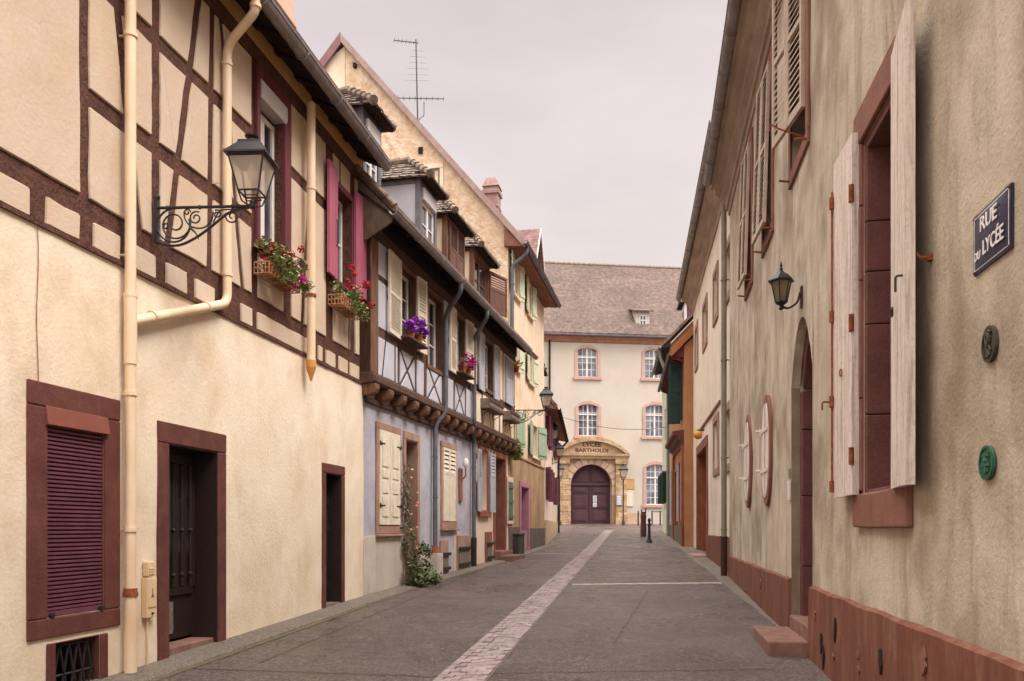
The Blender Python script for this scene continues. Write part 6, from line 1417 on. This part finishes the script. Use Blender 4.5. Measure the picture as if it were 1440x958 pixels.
def plaque(label, px, py, hw, hh, m, name='plaque', bars=True):
    u, z = FR.uz(px, py); t = thing(name, label, 'plaque', FR.w(u, 0, z), 'oval plaques on the beige wall'); K = 28; b = MB()
    b.fprism(FR, [(u+hw*math.cos(2*math.pi*i/K), z+hh*math.sin(2*math.pi*i/K)) for i in range(K)], .0, .014); b.build('disc', M[m], t, bevel=.004)
    b = MB()
    for i in range(K):
        t0, t1 = 2*math.pi*i/K, 2*math.pi*(i+1)/K; b.fprism(FR, [(u+hw*math.cos(t0), z+hh*math.sin(t0)), (u+hw*math.cos(t1), z+hh*math.sin(t1)), (u+hw*.85*math.cos(t1), z+hh*.85*math.sin(t1)), (u+hw*.85*math.cos(t0), z+hh*.85*math.sin(t0))], .014, .021)
    b.build('rim', M[m], t)
    b = MB()
    if bars:
        b.fbox(FR, u-.012, u+.012, .014, .024, z-hh*.6, z+hh*.6)
        for k, w in ((.45, .5), (.15, .35), (-.1, .62), (-.42, .45)): b.fbox(FR, u-hw*w, u+hw*w, .014, .023, z+hh*k-.009, z+hh*k+.009)
        b.ball(FR.w(u, .018, z+hh*.12), .014, 8, 5)
    else:
        sp = lambda s, k0, zz: [FR.w(u+s*(.008+.006*i*.5)*math.cos(i*.8+k0), .02, z+zz+(.008+.006*i*.5)*math.sin(i*.8+k0)) for i in range(12)]
        b.tube(sp(1, 0, .03), .008, 5); b.tube(sp(-1, 1, -.04), .008, 5); b.tube(smooth_path([FR.w(u-.03, .02, z-.06), FR.w(u+.01, .022, z-.02), FR.w(u-.02, .022, z+.03), FR.w(u+.025, .02, z+.065)], 4), .01, 5)
    b.build('relief', M[m], t)
plaque('dark oval iron plaque with a worn relief, just below the street sign', 1395.5, 484, .085, .092, 'bronze', bars=False)
plaque('green painted oval plaque with raised cross pattern, low on the beige wall', 1391.5, 651, .088, .088, 'green_enamel')
hk = thing('wall_hook', 'small rusty iron hook on the beige wall beside the open shutter', 'hook', FR.w(FR.u(1311), 0, 3.1)); u, z = FR.uz(1311, 362); b = MB(); b.tube(elbow([FR.w(u, 0, z), FR.w(u, .07, z), FR.w(u, .09, z+.03)], .02), .01, 6); b.build('rod', M['rust'], hk)
b = MB(); b.lathe(FR.w(u, .01, z-.02), [(.022, 0), (.026, .02), (.02, .04)], 8); b.build('rose', M['rust'], hk)

# ------------------------------------------------------------------ right: the second pale house
r2 = thing('plastered_house', 'pale plastered house with small deep windows and brown doorway under a yellow lamp', 'house', FS.w(6, -3, gz(24)))
LS = FS.len; HS = []
for (pl_, pr_, z0, z1) in ((1021.5, 1029.5, 7.2, 8.25), (1004.5, 1009.5, 7.45, 8.55), (989.5, 994.5, 7.45, 8.6), (978.5, 981.5, 7.45, 8.7), (1021.5, 1029.5, 3.15, 4.4), (1004.8, 1010.8, 3.25, 4.5)):
    HS.append((FS.u(pr_), FS.u(pl_), z0, z1)) if FS.u(pr_) < FS.u(pl_) else HS.append((FS.u(pl_), FS.u(pr_), z0, z1))
ds2 = (FS.u(995), FS.u(981.5), .4, 4.15, .4)
b = MB(); wall_sheet(b, FS, 0, LS, 0, 10.3, [h+(.25,) for h in HS]+[ds2], amp=.014, cell=.4, seed=12); shell(b, FS, 0, LS, 0, 10.3, 8); b.build('wall', M['rwall2'], r2)
for h in HS:
    b = MB(); frame_boxes(b, FS, *h, .17, .2, .2, .0, .04); b.build('window_surround', M['pinkstone'], r2, bevel=.01)
    casement(r2, FS, h[0]+.004, h[1]-.004, h[2], h[3], -.16, M['surr'], 2, 2)
stone_door(r2, FS, ds2, .2, .3, .0, .05, 'surr', .7)
g = gz(FS.w(ds2[0], 0, 0).y); b = MB(); b.fbox(FS, ds2[0], ds2[1], -.4, -.34, g+.05, 4.15); W = ds2[1]-ds2[0]
for i in range(2): b.fbox(FS, ds2[0]+W*(.08+.46*i), ds2[0]+W*(.46+.46*i), -.34, -.31, g+.3, g+1.4); b.fbox(FS, ds2[0]+W*(.08+.46*i), ds2[0]+W*(.46+.46*i), -.34, -.31, g+1.6, 3.9)
dr = b.build('door', M['surr'], r2, bevel=.01); b = MB(); b.tube([FS.w(ds2[0]+.2, -.34, g+1.2), FS.w(ds2[0]+.2, -.25, g+1.2)], .03, 8); b.build('door_knob', M['zinc'], dr)
b = MB(); b.fbox(FS, ds2[1]-.03, ds2[1]-.001, -.39, -.0, g, 4.14); b.build('reveal', M['orangewood'], r2)
b = MB(); b.fbox(FS, ds2[0]-.2, ds2[1]+.2, .0, .45, g-.2, g+.08); b.build('doorstep', mat('pink_step', lin('b28a80'), lin('a37a70'), 4, .9, .3, 30), r2, bevel=.02)
b = MB(); plinth(b, FS, .1, ds2[0]-.2, 0, 1.42); b.build('plinth', M['plinth'], r2, smooth=True)
b = MB(); b.fbox(FS, ds2[0]-.5, LS, .0, .05, 4.78, 4.86) if False else b.fbox(FS, FS.u(1012)-.3, ds2[1]+.6, .0, .045, 4.86, 4.94); b.build('string_course', M['surr'], r2)
b = MB(); b.nprism(FS, [(0, 9.7), (.03, 9.7), (.06, 9.84), (.18, 9.98), (.2, 10.06), (.36, 10.2), (.42, 10.22), (.42, 10.36), (0, 10.36)], 0, LS+.1); b.build('cornice', M['cornice'], r2)
b = MB(); gutter(b, FS, -.9, LS+.3, .52, 10.36, .1); b.build('gutter', M['zinc'], r2)
b = MB(); nr, zr = roof_slab(b, FS, -.1, LS+.1, .48, 10.42, 40, 8); b.build('roof', M['tiles'], r2)
b = MB()
for uu in (.01, LS-.01): b.poly([FS.w(uu, 0, 10.3), FS.w(uu, -8, 10.3), FS.w(uu, nr, zr)])
b.build('gable_wall', M['rwall2'], r2)
yl = thing('door_lamp', 'round yellow lamp over the brown doorway of the pale house', 'lamp', FS.w(FS.u(989), .0, 4.6)); p = FS.w(FS.u(990.5), .2, CZ+(742-612)/1150*26.2)
b = MB(); b.tube([FS.w(FS.u(990.5), 0, p.z+.14), p+Vector((0, 0, .14))], .03, 6); b.lathe(p+Vector((0, 0, .08)), [(.1, 0), (.1, .04), (.03, .08)], 10); b.build('bracket', M['iron'], yl)
b = MB(); b.ball(p, (.15, .15, .15), 12, 8); b.build('globe', M['yellowlamp'], yl, smooth=True)

# ------------------------------------------------------------------ right: orange house
r3 = thing('orange_house', 'small orange house with dark green shutters and a red shop cornice', 'house', FO.w(4, -3, gz(35)))
LO = FO.len; ho = (.55, 1.55, 5.75, 7.9); hs = [(1.2, 2.3, 1.9, 4.2), (6.0, 7.0, 1.9, 4.2)]; hod = (3.5, 4.7, .6, 4.0, .3)
b = MB(); wall_sheet(b, FO, 0, LO, .5, 8.5, [ho+(.2,), hod]+[h+(.2,) for h in hs], amp=.01, cell=.5); shell(b, FO, 0, LO, .5, 8.5, 8); b.build('wall', M['orange'], r3)
casement(r3, FO, *ho, -.1, M['whitewin'], 2, 3)
for u, a in ((ho[0]-.03, 98), (ho[1]+.03, 85)): louvre(FO.hinge(u, .03, a), .48, ho[2], ho[3], M['dkgreen'], r3, pitch=.09, split=.5)
for h in hs:
    casement(r3, FO, *h, -.1, M['orangewood'], 2, 2); b = MB(); frame_boxes(b, FO, *h, .1, .1, .1, .0, .04); b.build('window_surround', M['orangewood'], r3)
    louvre(FO.hinge(h[0]-.02, .04, 176), .5, h[2], h[3], M['shutterblue'], r3, pitch=.1); louvre(FO.hinge(h[1]+.02, .04, 4), .5, h[2], h[3], M['shutterblue'], r3, pitch=.1)
stone_door(r3, FO, hod, .15, .2, .0, .06, 'orangewood', .7); g = gz(FO.w(4, 0, 0).y); b = MB(); b.fbox(FO, hod[0], hod[1], -.3, -.25, g+.03, 4.0); dr = b.build('door', M['door_dark'], r3)
b = MB(); b.fbox(FO, hod[0]+.15, hod[1]-.15, -.25, -.24, g+1.2, 3.7); b.build('door_glass', M['glass'], dr)
b = MB(); b.nprism(FO, [(0, 4.75), (.05, 4.75), (.1, 4.9), (.22, 4.98), (.26, 5.1), (.4, 5.16), (.42, 5.28), (0, 5.34)], .02, 5.6); b.build('shop_cornice', M['shopred'], r3)
for p_ in (.02, 5.3): b = MB(); b.fbox(FO, p_, p_+.27, .0, .1, .8, 4.74); b.build('pilaster', M['orangewood'], r3, bevel=.01)
b = MB(); b.fbox(FO, .02, LO-.02, .0, .05, .7, 1.75); b.build('plinth', M['greyplinth'], r3)
b = MB(); nr, zr = roof_slab(b, FO, -.12, LO+.1, .47, 8.22, 45, 8); b.build('roof', M['tiles'], r3)
b = MB(); b.nprism(FO, [(0, 8.05), (.45, 8.16), (.45, 8.2), (0, 8.6)], .02, LO)
for i in range(13): b.nprism(FO, [(0, 7.9), (.42, 8.06), (.42, 8.15), (0, 8.04)], .1+i*.65, .22+i*.65)
b.build('eaves', M['shopred'], r3)
b = MB(); gutter(b, FO, .0, LO+.1, .54, 8.22, .07); b.build('gutter', M['zincpipe'], r3)
b = MB()
for uu in (.01, LO-.01): b.poly([FO.w(uu, 0, 8.49), FO.w(uu, -8, 8.49), FO.w(uu, nr, zr-.02)])
b.build('gable_wall', M['orange'], r3)
GO = Fac(FO.w(0, 0, 0), FO.w(0, -8, 0), 1); b = MB(); b.fprism(GO, [(-.5, 8.06), (4, zr-.16), (4, zr+.2), (-.5, 8.42)], .123, .16); b.build('verge_board', mat('orange_verge_paint', lin('b0704a'), lin('9c5f3d'), 4, .8, .2), r3)
# ------------------------------------------------------------------ right: pale green house beyond
r4 = thing('half_timbered_house', 'narrow pale green house with timbered cream gable and dormer above the orange house', 'house', FG.w(3, -3, gz(42)))
LG = FG.len; hg = [(1.0, 1.9, 2.6, 4.4), (3.6, 4.5, 2.6, 4.4), (1.0, 1.9, 6.2, 7.9), (3.6, 4.5, 6.2, 7.9)]
b = MB(); wall_sheet(b, FG, 0, LG, .7, 10.4, [h+(.2,) for h in hg], amp=.01, cell=.5); shell(b, FG, 0, LG, .7, 10.4, 9); b.build('wall', M['greenwall'], r4)
for h in hg:
    casement(r4, FG, *h, -.1, M['whitewin'], 2, 3)
    if h[2] < 3:
        for u, a in ((h[0]-.02, 130), (h[1]+.02, 50)): louvre(FG.hinge(u, .03, a), .4, h[2]+.3, h[3], M['dkgreen'], r4, pitch=.1)
b = MB(); nr, zr = roof_slab(b, FG, -.16, LG+.2, .42, 10.28, 45, 9); b.build('roof', M['tiles'], r4)
GG = Fac(FG.w(0, 0, 0), FG.w(0, -9, 0), 1)
b = MB(); b.fprism(GG, [(0, 9.0), (9, 9.0), (9, 10.5), (4.5, zr-.1), (0, 10.5)], .0, .05); b.build('gable_wall', M['creamwhite'], r4)
b = MB()
for (p, q) in (((0, 10.3), (4.5, zr-.25)), ((9, 10.3), (4.5, zr-.25)), ((0, 10.15), (9, 10.15)), ((1.4, 10.2), (1.4, 11.4)), ((3, 10.2), (3, 13)), ((.6, 11.0), (1.6, 10.2)), ((1.6, 11.7), (7.4, 11.7))):
    d = Vector((q[0]-p[0], q[1]-p[1])).normalized(); nn = Vector((-d.y, d.x))*.09; b.fprism(GG, [(p[0]+nn.x, p[1]+nn.y), (q[0]+nn.x, q[1]+nn.y), (q[0]-nn.x, q[1]-nn.y), (p[0]-nn.x, p[1]-nn.y)], .05, .08+random.uniform(0, .004))
b.build('timber_frame', M['timber2'], r4)
b = MB(); b.nprism(FG, [(0, 10.3), (.4, 10.22), (.4, 10.26), (0, 10.6)], -.14, LG+.1); b.build('eaves', M['darkwood'], r4)
b = MB(); gutter(b, FG, -.2, LG+.1, .5, 10.28, .07); b.build('gutter', M['zincpipe'], r4)
dormer(r4, FG, 1.2, 2.5, 11.4, 12.75, -.75, 'mauve', 'whitewin', 'white', depth=1.6)
b = MB(); b.tube(elbow([FG.w(.3, .5, 10.2), FG.w(.3, .45, 9.8), FG.w(.3, .1, 8.9), FG.w(.3, .1, gz(39.5))], .12), .075, 10); b.build('downpipe', M['greenpipe'], r4, smooth=True)

# ------------------------------------------------------------------ lanterns
def spiral(F3d, cx, cz, r0, r1, a0, a1, k=26):
    return [F3d(cx+(r0+(r1-r0)*i/k)*math.cos(a0+(a1-a0)*i/k), cz+(r0+(r1-r0)*i/k)*math.sin(a0+(a1-a0)*i/k)) for i in range(k+1)]
def street_lantern(loc, label, rz=0., group='iron street lanterns'):
    t = thing('street_lantern', label, 'lantern', loc, group); L = Vector(loc); P = lambda x, z, y=0.: L+Vector((x, y, z))
    b = MB(); b.box(L.x, L.x+.03, L.y-.03, L.y+.03, L.z-.36, L.z+.1); b.ball(P(.015, .11), .035, 8, 5)
    b.tube([P(0, 0), P(.98, 0)], .016, 8)
    for x in (.13, .46, .8): b.ball(P(x, 0), (.024, .02, .024), 8, 5)
    f = lambda x, z: P(x, z)
    b.tube(spiral(f, .19, -.18, .17, .17, math.radians(100), math.radians(380), 20), .010, 6)
    b.tube(spiral(f, .20, -.17, .17, .03, math.radians(20), math.radians(-560), 34), .009, 6)
    b.tube(spiral(f, .11, -.19, .035, .012, 0, 7, 12), .009, 5)
    b.tube(smooth_path([P(.02, -.34), P(.12, -.38), P(.26, -.38), P(.42, -.31), P(.58, -.2), P(.72, -.09), P(.82, -.04), P(.97, -.015)], 4), [.013]*29, 6)
    b.tube(spiral(f, .42, -.11, .07, .02, math.radians(60), math.radians(560), 24), .008, 5); b.tube(smooth_path([P(.3, -.04), P(.31, -.12), P(.38, -.2), P(.5, -.21), P(.58, -.14), P(.6, -.05)], 4), .009, 5)
    b.tube(spiral(f, .33, -.05, .035, .012, 0, 7, 12), .008, 5); b.tube(spiral(f, .64, -.075, .045, .015, math.radians(120), math.radians(-330), 16), .008, 5)
    b.tube(spiral(f, .80, -.1, .075, .02, math.radians(150), math.radians(620), 26), .009, 5); b.tube(smooth_path([P(.6, -.16), P(.66, -.05), P(.74, -.03), P(.86, -.04), P(.89, -.12)], 4), .008, 5)
    b.tube(smooth_path([P(.36, -.21), P(.4, -.24), P(.43, -.28), P(.45, -.33)], 3), [.014, .013, .012, .012, .01, .009, .008, .007, .006, .004], 5)
    b.build('bracket', M['iron'], t)
    lantern_head(t, P(1.0, .0), .84); return t
def lantern_head(t, o, s=1.):
    o = Vector(o); Q = lambda r, a, z: o+Vector((r*s*math.cos(a), r*s*math.sin(a), z*s)); A = [math.pi/4+i*math.pi/2 for i in range(4)]
    b = MB(); zb, ztp, rb, rt = .15, .55, .175, .30
    b.ball(o+Vector((0, 0, .0)), .042*s, 8, 6); b.lathe(o, [(.02*s, 0), (.03*s, .05*s), (.012*s, .08*s)], 8)
    for a in A:
        b.tube(smooth_path([Q(.03, a, .0), Q(.12, a, .03), Q(.15, a, .09), Q(rb, a, zb)], 3), .010*s, 5)
        b.tube([Q(rb, a, zb), Q(rt, a, ztp)], .012*s, 5)
    for r, z in ((rb, zb), (rt, ztp), (rt*.98, ztp-.02)):
        for i in range(4): b.tube([Q(r, A[i], z), Q(r, A[(i+1) % 4], z)], .012*s, 5)
    for i in range(4): b.tube([Q(rb*.7, A[i], .1), Q(rb*.7, A[(i+1) % 4], .1)], .007*s, 4)
    b.build('lantern_frame', M['iron'], t)
    b = MB(); k = 4
    rf = [(rt+.055, ztp), (rt+.055, ztp+.02), (rt*.62, ztp+.17), (rt*.6, ztp+.2), (rt*.3, ztp+.225)]
    b.lathe(o, [(r*s, z*s) for r, z in rf], 4, math.pi/4); b.lathe(o+Vector((0, 0, (ztp+.2)*s)), [(.075*s, 0), (.06*s, .03*s), (.05*s, .06*s), (.08*s, .075*s), (.085*s, .09*s), (.04*s, .11*s), (.01*s, .115*s)], 12); b.build('lantern_cap', M['iron'], t)
    b = MB()
    for i in range(4): b.poly([Q(rb, A[i], zb+.005), Q(rb, A[(i+1) % 4], zb+.005), Q(rt, A[(i+1) % 4], ztp-.01), Q(rt, A[i], ztp-.01)])
    b.build('lantern_glass', M['lampglass'], t)
    b = MB(); b.lathe(o+Vector((0, 0, .3*s)), [(.012*s, 0), (.05*s, .04*s), (.06*s, .12*s), (.03*s, .2*s), (.02*s, .26*s)], 10); b.build('bulb', M['whiteplastic'], t, smooth=True)
def short_lantern(loc, arm, s, label):
    t = thing('street_lantern', label, 'lantern', loc, 'iron street lanterns'); L = Vector(loc); P = lambda x, z: L+Vector((x, 0, z)); b = MB()
    b.box(L.x-.02, L.x+.03, L.y-.04, L.y+.04, L.z-.3, L.z+.05); b.tube(smooth_path([P(0, -.22), P(arm*.5, -.2), P(arm*.9, -.1), P(arm, 0)], 4), .02, 6); b.tube([P(0, -.04), P(arm, -.02)], .015, 6)
    b.tube(spiral(P, arm*.45, -.12, .07, .02, 0, 9, 16), .012, 5); b.build('bracket', M['iron'], t); lantern_head(t, P(arm, 0), s); return t
u, z = F1.uz(215.5, 293, .03)
lt = street_lantern(tuple(F1.w(u, .055, z)), 'large black street lantern on a scrolled bracket, nearest, on the cream half-timbered wall')
lt.rotation_euler.z = R(-3)
y2 = 25.2; x2 = (722.5-720)/1150*y2
dup(lt, (x2, y2, CZ+(742-577)/1150*y2), 'street lantern on a scrolled bracket at the corner of the yellow house')
y3 = 35.5; short_lantern((F4.p.x+(y3-F4.p.y)*F4.d.x/F4.d.y, y3, CZ+(742-622)/1150*y3), .22, 1., 'street lantern on a short arm, upper of two on the pale house')
y4 = 38.5; short_lantern((F4.p.x+(y4-F4.p.y)*F4.d.x/F4.d.y, y4, CZ+(742-645)/1150*y4), .36, .85, 'street lantern on a scrolled arm, lower of two on the pale house')
# lamp posts at the portal
def lamp_post(px, y, zl, label):
    x = (px-720)/1150*y; t = thing('lamp_post', label, 'lamp post', (x, y, gz(y)), 'lantern posts flanking the portal'); b = MB()
    b.lathe((x, y, gz(y)-.05), [(.12, 0), (.12, .25), (.07, .35), (.045, .5), (.04, zl-gz(y)-.1), (.06, zl-gz(y)-.05), (.03, zl-gz(y)+.05)], 10); b.build('post', M['iron'], t, smooth=True); lantern_head(t, (x, y, zl), 1.3)
lamp_post(787, 57.5, CZ+(742-674)/1150*57.5, 'lamp post with black lantern left of the stone portal'); lamp_post(876.5, 58, CZ+(742-675)/1150*58, 'lamp post with black lantern right of the stone portal')
# six-sided wall lantern by the arched door
u, z = FR.uz(1128, 418); wl = thing('wall_lantern', 'small six-sided black wall lantern beside the arched door', 'lantern', FR.w(u, 0, z))
Lw = FR.w(u, .23, z); b = MB(); b.fbox(FR, u-.04, u+.04, .0, .02, z-.12, z+.12)
b.tube(smooth_path([FR.w(u, .02, z+.06), FR.w(u, .06, z-.06), FR.w(u, .16, z-.12), FR.w(u, .23, z-.08)], 5), .014, 6); b.build('bracket', M['iron'], wl)
o = Lw+Vector((0, 0, -.08)); b = MB(); A = [i*math.pi/3 for i in range(6)]; Q = lambda r, a, z: o+Vector((r*math.cos(a), r*math.sin(a), z))
b.lathe(o+Vector((0, 0, -.06)), [(.008, 0), (.03, .02), (.015, .05), (.05, .07), (.065, .085)], 12)
for i in range(6): b.tube([Q(.065, A[i], .03), Q(.115, A[i], .27)], .008, 4); b.tube([Q(.115, A[i], .27), Q(.115, A[(i+1) % 6], .27)], .009, 4); b.tube([Q(.065, A[i], .03), Q(.065, A[(i+1) % 6], .03)], .009, 4)
b.build('lantern_frame', M['iron'], wl); b = MB()
b.lathe(o, [(.15, .265), (.15, .28), (.1, .33), (.055, .36), (.035, .375), (.02, .4), (.022, .42), (.008, .43), (.018, .45), (.012, .47), (.003, .5)], 6); b.build('lantern_cap', M['iron'], wl); b = MB()
for i in range(6): b.poly([Q(.064, A[i], .032), Q(.064, A[(i+1) % 6], .032), Q(.113, A[(i+1) % 6], .268), Q(.113, A[i], .268)])
b.build('lantern_glass', mat('dim_lamp_glass', lin('6f6248'), lin('5c5140'), 8, .2, 0, spec=.5), wl)
# bin and hanging plants by the yellow house
g = gz(F3.w(F3.u(723), 0, 0).y); bn = thing('litter_bin', 'dark grey bin standing against the cement plinth beside the mauve door', 'bin', F3.w(F3.u(723.5), .2, g)); a, c = F3.u(719), F3.u(727.5)
b = MB(); b.fbox(F3, a, c, .04, .24, g, g+.62); b.build('body', M['bin'], bn, bevel=.02); b = MB(); b.fbox(F3, a-.02, c+.02, .03, .26, g+.625, g+.7); b.build('lid', M['bin'], bn, bevel=.015)
u, z = F3.uz(726, 630, .2); hp = thing('hanging_plant', 'bushy green fern hanging on the wall at the corner of the yellow house', 'plant', F3.w(u, .2, z)); b = MB()
for i in range(9): leaves(b, F3.w(u+random.uniform(-.25, .3), .2+random.uniform(-.1, .12), z+random.uniform(-.25, .25)), (.16, .14, .18), 60, .05, 900+i)
b.build('foliage', mat('fern_green', lin('66793a'), lin('86934c'), 12, .7, 0), hp); b = MB(); b.lathe(F3.w(u, .2, z-.38), [(.08, 0), (.13, .18), (.13, .22)], 10); b.build('pot', M['terracotta'], hp, smooth=True)
u, z = F3.uz(728, 512, .3); yp = thing('hanging_plant', 'small pot of yellow flowers on the upper wall of the yellow house', 'plant', F3.w(u, .2, z)); b = MB(); b.lathe(F3.w(u, .25, z-.25), [(.07, 0), (.1, .16)], 8); b.build('pot', M['terracotta'], yp); b = MB()
leaves(b, F3.w(u, .25, z), (.2, .2, .16), 70, .05, 77); b.build('blossoms', mat('yellow_petals', lin('d9b23a'), lin('c79a2a'), 12, .7, 0), yp)
